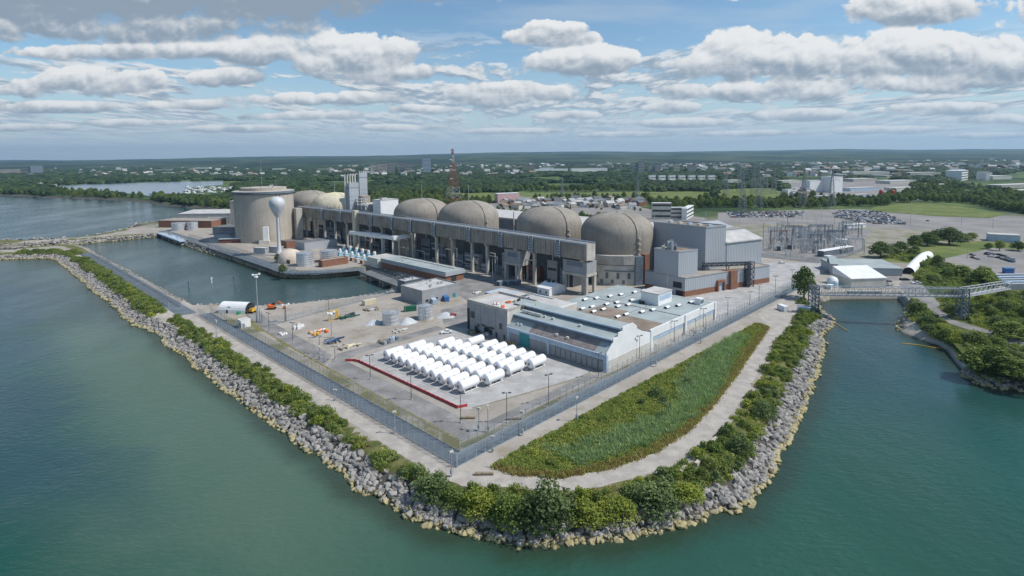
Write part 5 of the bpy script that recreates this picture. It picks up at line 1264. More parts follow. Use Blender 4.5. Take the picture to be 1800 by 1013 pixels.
def shrubs():
    n = 0; r = random.Random(5); taken = []
    for (p, h, w, k, lab) in BIG:
        x, y = G(*p, -1.0); put_shrub(x, y, h, w, k, lab, None); taken.append((x, y, w*0.42)); n += 1
    cand = []
    L = [Vector(p) for p in s_outer]
    for i in range(len(L)-1):
        a, b = L[i], L[i+1]; d = b-a
        if d.length < 0.01: continue
        nn = Vector((-d.y, d.x)).normalized()*sgn_land
        for j in range(int(d.length*3.2)+1):
            p = a+d*r.random()+nn*r.uniform(6.0, 15.5); cand.append((p.x, p.y))
    r.shuffle(cand); H = land_h([c[0] for c in cand], [c[1] for c in cand])
    weeds, found = [], []
    for (x, y), z in zip(cand, H):
        if not (-420 < x < 330 and 95 < y < 600) or z < -1.6: continue
        u, v = XU(x, y); rd = road_dist(x, y)
        if u > -6.8 and v > -6 and u < 60 and v < 215: continue
        if rd < 4.6 or (u > 0 and v > -8): continue
        if -22 < u < -5 and 203 < v < 219: continue                      # gravel ramp to the water
        if u < -2 and v > 215 and u > -9.5: continue                     # dike path
        if any((x-a)**2+(y-b)**2 < (c+0.8)**2 for a, b, c in taken): weeds.append((x, y)); continue
        if mnoise.noise(Vector((x*0.05, y*0.05, 0))) < -0.34: weeds.append((x, y)); continue
        w = r.uniform(2.2, 5.0)*(1.2 if math.hypot(x, y) > 330 else 1.0)
        side = 'on the west bank above the rocks' if u < -5 and v < 206 else 'along the dike west of the intake basin' if u < -5 else 'on the east bank between the gravel road and the rocks'
        found.append((math.hypot(x, y), x, y, z, w, w*r.uniform(0.40, 0.60), r.choice('AAABBAY' if u > -5 else 'AAAAABAY'), side)); taken.append((x, y, w*0.24))
    found.sort()
    for d, x, y, z, w, h, k, side in found[:185]:
        put_shrub(x, y, h, w, k, {'A': 'low mid green shrub ', 'B': 'low dark green shrub ', 'Y': 'low yellowish green shrub '}[k]+side, 'shrubs '+side)
    for k in 'ABY':
        F_ = [f for f in found[185:] if f[6] == k]
        if F_: scatter('bank_shrubbery', [(f[1], f[2], f[3]-0.1) for f in F_], [(f[4]/4.2, f[4]/4.2, f[5]/2.3) for f in F_], SHRUB[k], 'shrubbery along the farther banks')
    return weeds
weedpts = shrubs()

# ------------------------------------------------------------------ tall grass, reeds and weeds (one object each, grown with geometry nodes)
def tuft_mesh(name, seed, n, h, w, m, lean=0.75):
    r = rng(seed); V, F, T = [], [], []
    for i in range(n):
        a = r.uniform(0, 6.28); x, y = r.normal(0, w*0.35, 2); hh = h*r.uniform(0.6, 1.2); dx, dy = r.normal(0, lean*h*0.5, 2); s = w*r.uniform(0.045, 0.09); c, q = math.cos(a)*s, math.sin(a)*s
        o = len(V); V += [(x-c, y-q, -0.1), (x+c, y+q, -0.1), (x+dx*0.6+c*0.8, y+dy*0.6+q*0.8, hh*0.65), (x+dx*0.6-c*0.8, y+dy*0.6-q*0.8, hh*0.65), (x+dx, y+dy, hh)]
        F += [(o, o+1, o+2, o+3), (o+3, o+2, o+4)]; T += [r.random()]*5
    me = bpy.data.meshes.new(name); me.from_pydata(V, [], F); me.materials.append(m); a = me.attributes.new('tone', 'FLOAT', 'POINT'); a.data.foreach_set('value', T); return me
def inpoly(x, y, P):
    c = False
    for (a, b), (e, f) in zip(P, P[1:]+P[:1]):
        if (b > y) != (f > y) and x < a+(y-b)*(e-a)/(f-b): c = not c
    return c
TUFT = {k: [tuft_mesh(k+'_tuft', s+i, 30, h, w, m) for i in range(3)] for k, s, h, w, m in (('reed', 50, 1.5, 1.1, M_reed), ('weed', 60, 0.6, 1.2, M_weed), ('rusty', 70, 0.7, 1.1, M_rusty))}
def meadow():
    r = random.Random(9); xs = [p[0] for p in MEADOW]; ys = [p[1] for p in MEADOW]; B = {'reed': [], 'weed': [], 'rusty': []}; n = 0
    while n < 11000:
        x, y = r.uniform(min(xs), max(xs)), r.uniform(min(ys), max(ys))
        if not inpoly(x, y, MEADOW): continue
        n += 1; u, v = XU(x, y); rd = road_dist(x, y); f = mnoise.noise(Vector((x*0.035, y*0.035, 2))); e = mnoise.noise(Vector((x*0.02, y*0.02, 7)))
        px, py = PIX(x, y, 0)
        wet = -((py-700)-(-0.62)*(px-1170)*0.9)/60.0
        reedband = abs((u-62)/30-0) 
        if rd < 4.6+1.5*e+r.random() or v > -3.2+1.2*f: B['rusty'].append((x, y))
        elif 22 < u < 150 and 7+4*e+r.uniform(-1.5, 1.5) < rd < 15+8*f+r.uniform(-3, 3): B['reed' if r.random() < 0.58 else 'weed'].append((x, y))
        elif f > 0.22 and r.random() < 0.55: B['rusty'].append((x, y))
        else: B['weed'].append((x, y))
    for k, lab in (('reed', 'blue green reeds in the wet middle of the meadow'), ('weed', 'rough yellow green meadow grass and weeds inside the road bend'), ('rusty', 'reddish brown weeds fringing the meadow')):
        scatter({'reed': 'reeds', 'weed': 'meadow_grass', 'rusty': 'brown_weeds'}[k], [(x, y, 0.02) for x, y in B[k]], [(s, s, s*r.uniform(0.7, 1.25)) for s in (r.uniform(0.7, 1.3) for _ in B[k])], TUFT[k]+([shrub_mesh(95, 0.8, 1.9, 150, 0.30, M_leafM, 4), shrub_mesh(96, 0.7, 1.9, 150, 0.30, M_leafM, 4)] if k == 'weed' else []), lab)
    for i, (px, py, h, w, k, lab) in enumerate(((1152, 697, 3.0, 6.0, 'B', 'dark round bush in the upper middle of the meadow, largest there'), (1165, 709, 2.4, 4.5, 'B', 'dark bush just below the largest meadow bush'), (1085, 712, 2.0, 3.6, 'A', 'green bush on the west side of the meadow near the fence'), (1127, 712, 1.9, 3.2, 'B', 'small dark bush between the fence side bush and the largest meadow bush'),
            (1163, 734, 2.0, 4.0, 'B', 'low dark bush in the centre of the meadow above the reeds'), (1062, 742, 2.2, 4.2, 'A', 'pale green bush at the lower west end of the meadow'), (1205, 676, 2.0, 5.0, 'B', 'dark bush in the upper meadow near the road'), (1245, 640, 2.0, 5.0, 'A', 'green bush in the narrow upper meadow'), (1300, 600, 1.8, 4.5, 'B', 'dark bush at the top end of the meadow near the gravel apron'),
            (1010, 790, 1.8, 4.0, 'A', 'green bush near the lower corner of the meadow'), (935, 800, 2.0, 4.2, 'Y', 'yellow green bush by the fence at the lower corner of the meadow'), (970, 818, 1.6, 3.6, 'A', 'mid green bush at the very bottom of the meadow'), (1190, 705, 1.8, 4.0, 'A', 'green bush right of the dark meadow bushes'))):
        x, y = G(px, py); put_shrub(x, y, h, w, k, lab, 'bushes in the meadow')
meadow()
def bank_weeds():
    r = random.Random(4); P = weedpts; S1, S2 = [], []
    sd, wd = land_sd(np.array([p[0] for p in P]), np.array([p[1] for p in P])); H = land_h([p[0] for p in P], [p[1] for p in P])
    for (x, y), z in zip(P, H):
        if math.hypot(x, y) > 420 or r.random() < 0.15: continue
        for k in range(2):
            a, b = x+r.uniform(-1.2, 1.2), y+r.uniform(-1.2, 1.2)
            if road_dist(a, b) < 4.0: continue
            (S1 if r.random() < 0.7 else S2).append((a, b, z-0.05))
    scatter('bank_weeds', S1, [(s, s, s*0.8) for s in (r.uniform(0.9, 1.6) for _ in S1)], TUFT['weed']+[shrub_mesh(91, 0.9, 1.8, 120, 0.32, M_leafA, 4), shrub_mesh(92, 0.8, 1.8, 120, 0.32, M_leafY, 4)], 'weeds and ground cover between the bank shrubs')
    scatter('dry_bank_weeds', S2, [(s, s, s*0.7) for s in (r.uniform(0.8, 1.3) for _ in S2)], TUFT['rusty'], 'brown weeds between the bank shrubs')
bank_weeds()

# ------------------------------------------------------------------ security fences
def fence(name, label, P, h, step, mesh_m=None, post_m=None, rail=True, group=None):
    P = [Vector((p[0], p[1])) for p in P]; u0, v0 = P[0]
    t = thing(name, label, 'fence', u0, v0, group)
    mb = MB()
    for a, b in zip(P[:-1], P[1:]): mb.add([(a.x, a.y, 0.05), (b.x, b.y, 0.05), (b.x, b.y, h), (a.x, a.y, h)], [(0, 1, 2, 3)])
    mb.build('mesh_panel', mesh_m or M_mesh, t)
    if rail:
        mb = MB()
        for a, b in zip(P[:-1], P[1:]): mb.bar((a.x, a.y, h), (b.x, b.y, h), 0.06); mb.bar((a.x, a.y, 0.1), (b.x, b.y, 0.1), 0.14, 0, 0.2)
        mb.build('top_rail', M_steel, t)
    pts = []
    for a, b in zip(P[:-1], P[1:]):
        n_ = max(1, int(round((b-a).length/step)))
        for i in range(n_): pts.append(a+(b-a)*i/n_)
    pts.append(P[-1]); mb = MB(); p = pts[0]; mb.bar((p.x, p.y, -0.2), (p.x, p.y, h+0.25), 0.13); mb.bar((p.x, p.y, h+0.2), (p.x-0.28, p.y-0.28, h+0.62), 0.08)
    o = mb.build('post', post_m or M_steel, t)
    for p in pts[1:99]:
        c = o.copy(); COL.objects.link(c); c.parent = t; c.location = (p.x-u0, p.y-v0, 0)
    return t
fence('security_fence', 'outer chain link fence along the gravel road, west side to the corner', [(0, 201), (0, 0.0)], 3.3, 3.0)
fence('security_fence', 'inner chain link fence on the west side, behind the blue grey lane', [(5.4, 201), (5.4, 5.4)], 3.1, 3.0)
fence('security_fence', 'outer chain link fence beside the meadow, from the corner to the apron', [(0.1, 0.0), (272, 0.0)], 3.3, 3.2)
fence('security_fence', 'inner chain link fence beside the meadow, on the plant side of the lane', [(5.4, 5.3), (272, 5.3)], 3.1, 3.2)

fence('basin_fence', 'chain link fence along the yard edge of the intake basin', [S(470, 575), S(520, 562), S(560, 550.5), S(610, 537), S(650, 526.5), S(698, 514)], 3.0, 4.0)
fence('lane_fence', 'fence on the water side of the lane past the water tower', [S(328, 424.5), S(380, 441), S(430, 457.5), S(474, 472.5), S(503, 483), S(548, 483.5), S(636, 475.5)], 3.2, 4.5)
fence('lane_fence', 'fence on the plant side of the lane past the water tower', [S(332, 417), S(382, 431), S(432, 447), S(480, 463), S(520, 475)], 3.2, 4.5)
fence('dike_fence', 'fence on the lake side of the dike lane', [S(147, 448.5), S(176, 466), S(220, 493), S(260, 517.5), S(296, 539)], 3.0, 4.5)
fence('dike_fence', 'fence on the basin side of the dike lane', [S(157, 445.5), S(190, 464), S(235, 490), S(278, 515), S(318, 540)], 3.0, 4.5)
# ------------------------------------------------------------------ lamp posts
LAMPM = None
def lamp_proto():
    t = thing('lamp_post', 'x', 'lamp post', 0, 0, 'twin head lamp posts in the yard')
    mb = MB(); mb.cyl(0, 0, -0.1, 9.5, 0.12, 8, 0, 0.08); mb.cyl(0, 0, -0.2, 0.5, 0.35, 8, 1); mb.build('pole', [M_dsteel, M_conc], t)
    mb = MB(); mb.bar((-0.9, 0, 9.4), (0.9, 0, 9.4), 0.12); mb.build('cross_arm', M_dsteel, t)
    for s in (-1, 1):
        mb = MB(); mb.box(s*0.95-0.42, s*0.95+0.42, -0.24, 0.24, 9.38, 9.62, 0); mb.box(s*0.95-0.3, s*0.95+0.3, -0.17, 0.17, 9.34, 9.38, 1); mb.build('lamp_head', [M_dsteel, M_offw], t)
    return t
LP = [(723, 703, 658, 'by the red barrier, third one up from the corner'), (810, 743.5, 692, 'at the corner of the red barrier'), (891, 743.5, 690, 'below the nearest white tanks, right of the red barrier corner'), (964.5, 711, 658, 'at the right edge of the concrete pad'),
      (501, 567, 536, 'beside the yellow machine shore'), (515, 601, 567, 'at the west end of the yard, nearest the white bins'), (473, 583, 550, 'near the small white hut'), (562, 622, 590, 'beside the cluster of thin poles'), (589, 632, 609, 'left of the two scrap piles, near the road bend'),
      (651, 667, 624, 'at the upper end of the red barrier'), (578, 547, 521, 'by the yellow gantry at the basin fence'), (1052, 664, 621, 'at the near corner of the white gabled shed'), (1124, 630, 590, 'in front of the white gable wall'), (1185, 600, 564, 'in front of the first half of the window band wall'),
      (1236, 575, 542, 'at the far end of the window band wall'), (1279, 554, 523, 'right of the flat roofed hall end'), (1318, 535.6, 512.6, 'in front of the brick stair tower'), (1334, 528, 500, 'beside the dark pipe gantry'), (1362.6, 517, 485, 'in the east yard right of the pipe gantry'), (1391.7, 506, 474, 'by the fence left of the single big tree')]
lp0 = lamp_proto()
for i, (px, py, top, where) in enumerate(LP):
    x, y = G(px, py); h = max(5.0, hgt(*XU(x, y), top)); k = h/9.6
    lab = 'dark twin head lamp post '+where
    if i == 0: lp0.location = (x, y, 0); lp0.rotation_euler = (0, 0, 0.3); lp0['label'] = lab; lp0.scale = (1, 1, k); continue
    dup(lp0, (x, y, 0), rnd.uniform(-0.6, 0.6), lab, scale=(1, 1, k))
def pole_proto():
    t = thing('camera_pole', 'x', 'camera pole', 0, 0, 'pale poles along the security fence')
    mb = MB(); mb.cyl(0, 0, -0.1, 8, 0.13, 8, 0, 0.10); mb.build('pole', M_steel, t)
    mb = MB(); mb.box(-0.5, 0.5, -0.2, 0.2, 7.4, 7.9); mb.cyl(0.5, 0, 7.0, 7.4, 0.2, 8); mb.build('camera_head', M_offw, t)
    mb = MB(); mb.box(-0.3, 0.3, -0.3, 0.3, 0.8, 2.0); mb.build('cabinet', M_steel, t); return t
PP = [(794, 838, 792, 'outside the fence corner on the point'), (589, 704, 684, 'on the west fence beside the low bushes'), (694, 762, 722, 'on the west fence midway to the corner'), (381, 600, 562, 'at the upper bend of the west fence'), (866, 795, 766, 'inside the fence just right of the corner'), (918, 766, 722, 'beside the meadow fence above the corner'), (842, 757, 716, 'left of a pair in the bare corner of the yard'), (858, 760, 712, 'right of a pair in the bare corner of the yard'),
      (1074, 650, 624, 'on a plinth by the near corner of the gabled shed'), (1014, 740, 697, 'on the outer fence by the gravel road'), (1153, 645, 604, 'at the lane below the gable wall'), (1232, 604, 583, 'at the lane below the window band wall'), (562, 632, 608, 'in the cluster beside the yard road, nearest'), (553, 628, 603, 'in the cluster beside the yard road, leftmost'), (571, 637, 615, 'in the cluster beside the yard road, rightmost'), (1240, 582, 552, 'in a row at the window band wall end'), (1222, 590, 560, 'in a row at the window band wall, next to the pier')]
pp0 = pole_proto()
for i, (px, py, top, where) in enumerate(PP):
    x, y = G(px, py); k = max(3.0, hgt(*XU(x, y), top))/8.0; lab = 'pale camera pole '+where
    if i == 0: pp0.location = (x, y, 0); pp0['label'] = lab; pp0.scale = (1, 1, k); continue
    dup(pp0, (x, y, 0), rnd.uniform(0, 6), lab, scale=(1, 1, k))

# ================================================================== YARD
def tank_proto():
    t = thing('white_tank', 'x', 'storage tank', 0, 0, 'white horizontal tanks on the pad')
    L, r, z = 7.3, 1.72, 2.5
    mb = MB(); n = 24; prof = [(0.0, 1.0)]; o = 0
    rings = [(0, r), (L-0.0, r)]
    for x, rr in ((0.0, r), (L, r)):
        for i in range(n): a = 2*math.pi*i/n; mb.v.append((x, rr*math.cos(a), z+rr*math.sin(a)))
    for i in range(n): j = (i+1) % n; mb.f.append([i, n+i, n+j, j]); mb.m.append(0)
    mb.build('shell', M_tank, t, True)
    for x0, s in ((0.0, -1), (L, 1)):
        mb = MB(); o = 0
        for rr, dx in ((r, 0.0), (r*0.86, 0.28), (r*0.6, 0.46), (r*0.3, 0.54), (0.02, 0.56)):
            for i in range(n): a = 2*math.pi*i/n; mb.v.append((x0+s*dx, rr*math.cos(a), z+rr*math.sin(a)))
        for k in range(4):
            for i in range(n): j = (i+1) % n; f = [k*n+i, k*n+j, (k+1)*n+j, (k+1)*n+i]; mb.f.append(f if s > 0 else f[::-1]); mb.m.append(0)
        h = mb.build('end_head', M_tank, t, True)
        if s < 0:
            mb = MB()
            for q in range(10): a = 2*math.pi*q/10; mb.bar((-0.50, 0.35*math.cos(a), z+0.35*math.sin(a)), (-0.12, 1.5*math.cos(a), z+1.5*math.sin(a)), 0.10, 0)
            mb.lathe([(0.55, 0), (0.55, 0.16)], 16, 0, 0, 0); m0 = len(mb.v)-32
            for k in range(m0, len(mb.v)): a = mb.v[k]; mb.v[k] = (-0.55-a[2], a[0], z+a[1])
            mb.bar((-0.72, -0.2, z), (-0.72, 0.2, z), 0.2, 1); mb.build('manway', [M_grayw, M_dsteel], h)
    mb = MB()
    for s in (-1, 1): mb.bar((0.3, s*1.25, 0.28), (L-0.3, s*1.25, 0.28), 0.22); 
    for x in (0.8, 2.8, 4.6, L-0.8): mb.bar((x, -1.25, 0.28), (x, 1.25, 0.28), 0.2)
    mb.build('skid_frame', M_white, t)
    for x in (1.1, L-1.1):
        mb = MB(); mb.box(x-0.15, x+0.15, -1.4, 1.4, 0.3, 1.35); mb.bar((x, -1.4, 0.2), (x, -1.0, 1.6), 0.25); mb.bar((x, 1.4, 0.2), (x, 1.0, 1.6), 0.25); mb.build('saddle', M_white, t)
    mb = MB(); mb.cyl(2.2, 0, z+r-0.05, z+r+0.18, 0.28, 10); mb.cyl(4.8, 0, z+r-0.05, z+r+0.14, 0.2, 10); mb.build('top_hatch', M_offw, t)
    return t
TK = [(29.0, 33.4+4.82*i) for i in range(10)], [(39.2, 31.2+5.0*i) for i in range(10)], [(49.9, 31.9+4.85*i) for i in range(9)], [(59.7, 30.1+5.08*i) for i in range(6)]+[(59.8, 63.8)]
tk0 = tank_proto(); first = True
ROWN = ('row along the red barrier', 'second row from the red barrier', 'third row from the red barrier', 'row nearest the gabled shed')
ORD = ('nearest the camera', 'second from the near end', 'third from the near end', 'fourth from the near end', 'fifth from the near end', 'sixth from the near end', 'seventh from the near end', 'third from the far end', 'second from the far end', 'at the far end')
for rI, rowp in enumerate(TK):
    for i, (u, v) in enumerate(rowp):
        x, y = W(u+rnd.uniform(-0.15, 0.15), v+rnd.uniform(-0.12, 0.12)); n_ = len(rowp)
        od = ORD[i] if (n_ == 10 or i < n_-3) else ORD[10-n_+i]
        if rI == 3 and i == 6: lab = 'white horizontal tank standing alone at the far end of the pad behind a gap'
        else: lab = 'white horizontal tank in the '+ROWN[rI]+', '+od
        if first: tk0.location = (x, y, 0.04); tk0['label'] = lab; tk0.rotation_euler = (0, 0, TH); first = False
        else: dup(tk0, (x, y, 0.04), TH+rnd.uniform(-0.012, 0.012), lab)
# red barrier
def barrier():
    P = [(18.2, 88.0), (20.5, 85.5), (21.2, 83), (21.6, 25.4), (24.6, 24.2)]
    t = thing('red_barrier', 'long red panel barrier along the west side of the tank pad', 'barrier', *P[0])
    mb = MB()
    for a, b in zip(P[:-1], P[1:]): mb.bar((*a, 0.5), (*b, 0.5), 0.14, 0, 0.85)
    mb.build('panel', M_red, t)
    pr = None
    for a, b in zip(P[:-1], P[1:]):
        L = math.hypot(b[0]-a[0], b[1]-a[1]); n_ = max(1, int(L/2.4))
        for i in range(n_):
            c = (a[0]+(b[0]-a[0])*i/n_, a[1]+(b[1]-a[1])*i/n_)
            if pr is None: mb = MB(); mb.box(c[0]-0.14, c[0]+0.14, c[1]-0.14, c[1]+0.14, 0, 1.05); pr = mb.build('post', M_red, t); pc = c
            else: o = pr.copy(); COL.objects.link(o); o.parent = t; o.location = (c[0]-pc[0], c[1]-pc[1], 0)
barrier()
sheetn = 0
# joints of the concrete pad
mbj = MB()
for u in (26, 37.5, 48, 58.5, 69): mbj.add([(*W(u, 26), 0.038), (*W(u+0.12, 26), 0.038), (*W(u+0.12, 86), 0.038), (*W(u, 86), 0.038)], [(0, 1, 2, 3)])
for v in (31, 40, 49, 58, 67, 76): mbj.add([(*W(22.5, v), 0.042), (*W(71, v), 0.042), (*W(71, v+0.12), 0.042), (*W(22.5, v+0.12), 0.042)], [(0, 1, 2, 3)])
struct(mbj, 'pad_joints', M_asph2)
mbk = MB(); kp = uvs([(25, 22.2), (45, 17.2), (64, 13.2), (72.5, 12.4), (74, 14)])
for a, b in zip(kp[:-1], kp[1:]): mbk.bar((*a, 0.07), (*b, 0.07), 0.35, 0, 0.16)
struct(mbk, 'kerb', mat('earth_kerb', (0.25, 0.23, 0.15), 0.95, 0.3, 0.5))

def silver_tank(px, py, w, ytop, label, group=None, name='silver_tank', m=None, roof=True):
    x, y = G(px, py); r_ = w/2/FPX*math.hypot(x, y); d = math.hypot(x, y); x *= 1+r_/d; y *= 1+r_/d; u, v = XU(x, y); H = hgt(u, v, ytop)
    t = thing(name, label, 'storage tank', u, v, group)
    mb = MB(); mb.lathe([(r_, -0.2), (r_, H-0.5)], 40, 0, u, v, cap=False); mb.build('shell', m or M_silver, t, True)
    mb = MB(); mb.lathe([(r_+0.06, H-0.55), (r_+0.06, H-0.3), (0.01, H+0.45)], 40, 0, u, v, cap=False); mb.build('roof', M_steel, t)
    mb = MB(); k = 20; R2 = r_+0.02
    for i in range(k):
        a, b = 2*math.pi*i/k, 2*math.pi*(i+1)/k; mb.bar((u+R2*math.cos(a), v+R2*math.sin(a), H+0.7), (u+R2*math.cos(b), v+R2*math.sin(b), H+0.7), 0.07); mb.bar((u+R2*math.cos(a), v+R2*math.sin(a), H-0.3), (u+R2*math.cos(a), v+R2*math.sin(a), H+0.7), 0.06)
    mb.build('handrail', M_steel, t)
    mb = MB(); a = -2.2; 
    for s in (-0.3, 0.3): mb.bar((u+(r_+0.25)*math.cos(a)+s, v+(r_+0.25)*math.sin(a), 0), (u+(r_+0.25)*math.cos(a)+s, v+(r_+0.25)*math.sin(a), H), 0.09)
    for i in range(int(H/0.8)): z = 0.5+i*0.8; mb.bar((u+(r_+0.25)*math.cos(a)-0.3, v+(r_+0.25)*math.sin(a), z), (u+(r_+0.25)*math.cos(a)+0.3, v+(r_+0.25)*math.sin(a), z), 0.06)
    mb.build('ladder', M_steel, t)
    mb = MB(); mb.lathe([(r_+0.6, -0.2), (r_+0.6, 0.12), (r_+0.02, 0.14)], 40, 0, u, v, cap=False); mb.build('foundation_ring', M_conc, t)
silver_tank(687, 573, 29, 548, 'wide silver tank in the yard beside a white conical heap')
silver_tank(748, 564, 26.5, 536, 'taller silver tank in the yard near the grey office block')
silver_tank(537, 469, 28.5, 443.5, 'silver tank on the basin bank beside the tan fabric dome')
silver_tank(578, 462, 28.5, 439.5, 'silver tank on the basin bank standing on the brick bund')
silver_tank(315, 406, 20, 391.5, 'silver tank by the brick hall near the lake, left of two')
silver_tank(339, 405, 15, 390.5, 'narrower silver tank by the brick hall near the lake, right of two')
for i, px in enumerate((356, 363, 369)): silver_tank(px, 400-i*0.4, 6.5, 389.5+i*0.5, ('small white tank left of a trio by the lake side hall', 'small white tank middle of a trio by the lake side hall', 'small white tank right of a trio by the lake side hall')[i], 'small white tanks', 'white_upright_tank', M_white)

# heaps beside the silver tanks
def heap(px, py, r_, h, m, label, name='heap', seed=1, cat='heap', sx=1.0):
    x, y = G(px, py); mb = MB(); q = random.Random(seed); n = 22; prof = [(1.0, 0.0), (0.82, 0.22), (0.55, 0.6), (0.28, 0.88), (0.04, 1.0)]
    for rr, zz in prof:
        for i in range(n): a = 2*math.pi*i/n; k = 1+0.10*math.sin(3*a+seed)+q.uniform(-0.05, 0.05); mb.v.append((x+r_*rr*k*math.cos(a)*sx, y+r_*rr*k*math.sin(a), h*zz+0.0))
    for j in range(len(prof)-1):
        for i in range(n): i2 = (i+1) % n; mb.f.append([j*n+i, j*n+i2, (j+1)*n+i2, (j+1)*n+i]); mb.m.append(0)
    mb.f.append([(len(prof)-1)*n+i for i in range(n)]); mb.m.append(0)
    return solo(mb, name, m, label, cat, x, y, grid=False, smooth=True)
M_tarp = mat('grey_white_tarpaulin', (0.50, 0.52, 0.54), 0.6, 0.1, 0.8)
heap(716, 567, 4.4, 2.4, M_tarp, 'grey white tarpaulin cone between the two silver tanks', 'covered_heap', 1)
heap(657, 568, 4.0, 1.6, M_tarp, 'low pale tarpaulin cone left of the wide silver tank', 'covered_heap', 2)
heap(783, 556, 4.6, 2.0, M_tarp, 'pale tarpaulin cone right of the taller silver tank', 'covered_heap', 3)
def roundplate(px, py): pass
def blank(): pass
def pile(px, py, w, d, name, label, cat, mats, kind, seed, n=14, h=1.4):
    """a heap of stored things: one pile, its members shown as parts"""
    q = random.Random(seed); u0, v0 = S(px, py); t = thing(name, label, cat, u0, v0)
    for i in range(n):
        mb = MB(); u, v = u0+q.uniform(-w/2, w/2), v0+q.uniform(-d/2, d/2); a = q.choice((0, 0.1, 1.57, 1.4))+q.uniform(-0.15, 0.15)
        if kind == 'boxes': mb.rbox(u, v, 0.0, q.uniform(0.5, 1)*h, q.uniform(0.9, 2.2), q.uniform(0.8, 1.5), a); nm = 'crate'
        elif kind == 'beams': z = q.uniform(0.1, h); L = q.uniform(2.5, 5.5); mb.bar((u-L/2*math.cos(a), v-L/2*math.sin(a), z), (u+L/2*math.cos(a), v+L/2*math.sin(a), z), 0.35, 0, 0.4); mb.rbox(u, v, 0, max(0.12, z-0.18), 0.5, 0.5, a); nm = 'beam'
        elif kind == 'bags': rr = q.uniform(0.5, 0.9); mb.lathe([(rr*0.85, 0), (rr, rr*0.5), (rr*0.9, rr*1.1), (rr*0.4, rr*1.35), (0.01, rr*1.4)], 10, 0, u, v); nm = 'bulk_bag'
        else: mb.tube([(u-1.8*math.cos(a), v-1.8*math.sin(a), 0.35), (u, v, 0.35+0.1*q.random()), (u+1.8*math.cos(a), v+1.8*math.sin(a), 0.35)], q.uniform(0.25, 0.5), 8); nm = 'pipe'
        mb.build(nm, q.choice(mats), t)
    return t
pile(560, 585, 7, 5, 'float_pile', 'orange and white floats heaped in the yard west of the tanks', 'pile', [M_orange, M_orange, M_white, M_yellow, M_beige], 'bags', 3, 22)
pile(590, 600, 8, 4, 'scrap_pile', 'dark scrap pile with a blue tarpaulin below the orange floats', 'pile', [M_dsteel, M_bsteel, M_wood, M_blue], 'beams', 4, 16)
pile(612, 610, 8, 3, 'timber_stack', 'tan timber and pipe stack at the near side of the scrap area', 'timber stack', [M_wood, M_beige, M_conc], 'pipes', 5, 12)
pile(683, 600, 8, 4.5, 'pallet_pile', 'grey and blue pallet stacks just left of the white tanks', 'pile', [M_bsteel, M_steel, M_bluetrim, M_wood], 'boxes', 6, 16, 1.3)
pile(528, 576, 6, 4, 'white_bin_row', 'white bins and covered trays at the west end of the yard', 'bins', [M_white, M_offw], 'boxes', 7, 9, 1.8)
pile(500, 588, 4, 3, 'white_bag_heap', 'small heap of white bags near the west lamp posts', 'bags', [M_white, M_offw], 'bags', 8, 8)
pile(610, 558, 9, 4, 'steel_stack', 'dark steel sections laid behind the yellow gantry', 'steel stack', [M_dsteel, M_bsteel, M_green], 'beams', 9, 16)
pile(652, 545, 6, 3, 'pipe_stack', 'rusty pipes stacked below the cream container', 'pipe stack', [M_rust, M_wood, M_steel], 'pipes', 10, 10)
pile(835, 585, 5, 2.5, 'skip_load', 'dark green skips and debris below the office windows', 'skips', [M_green, M_rust, M_dsteel, M_wood], 'boxes', 12, 9, 1.5)
pile(853, 590, 4, 2, 'pale_bag_stack', 'pale bags on pallets left of the yellow bollards', 'bags', [M_offw, M_white, M_conc], 'bags', 13, 9)
pile(700, 583, 7, 1.2, 'white_beam_stack', 'long white beams lying in the open yard', 'beams', [M_white, M_offw], 'beams', 15, 5, 0.6)
pile(838, 516, 6, 3, 'barrel_group', 'white and cream drums by the row of grey cabins', 'drums', [M_white, M_beige, M_offw], 'bags', 16, 14)
# yellow bollards in front of the shed
bo = MB(); u0, v0 = S(882, 600); bo.cyl(u0, v0, -0.1, 1.15, 0.14, 8); bo.lathe([(0.14, 1.15), (0.08, 1.25), (0.01, 1.27)], 8, 0, u0, v0)
b0 = solo(bo, 'bollard', M_yellow, 'yellow bollard in the row before the shed\'s teal door', 'bollard', u0, v0, 'yellow bollards')
for i in range(1, 9):
    c = b0.copy(); COL.objects.link(c); x, y = G(882+i*3.1, 600+i*1.0); c.location = (x, y, 0)
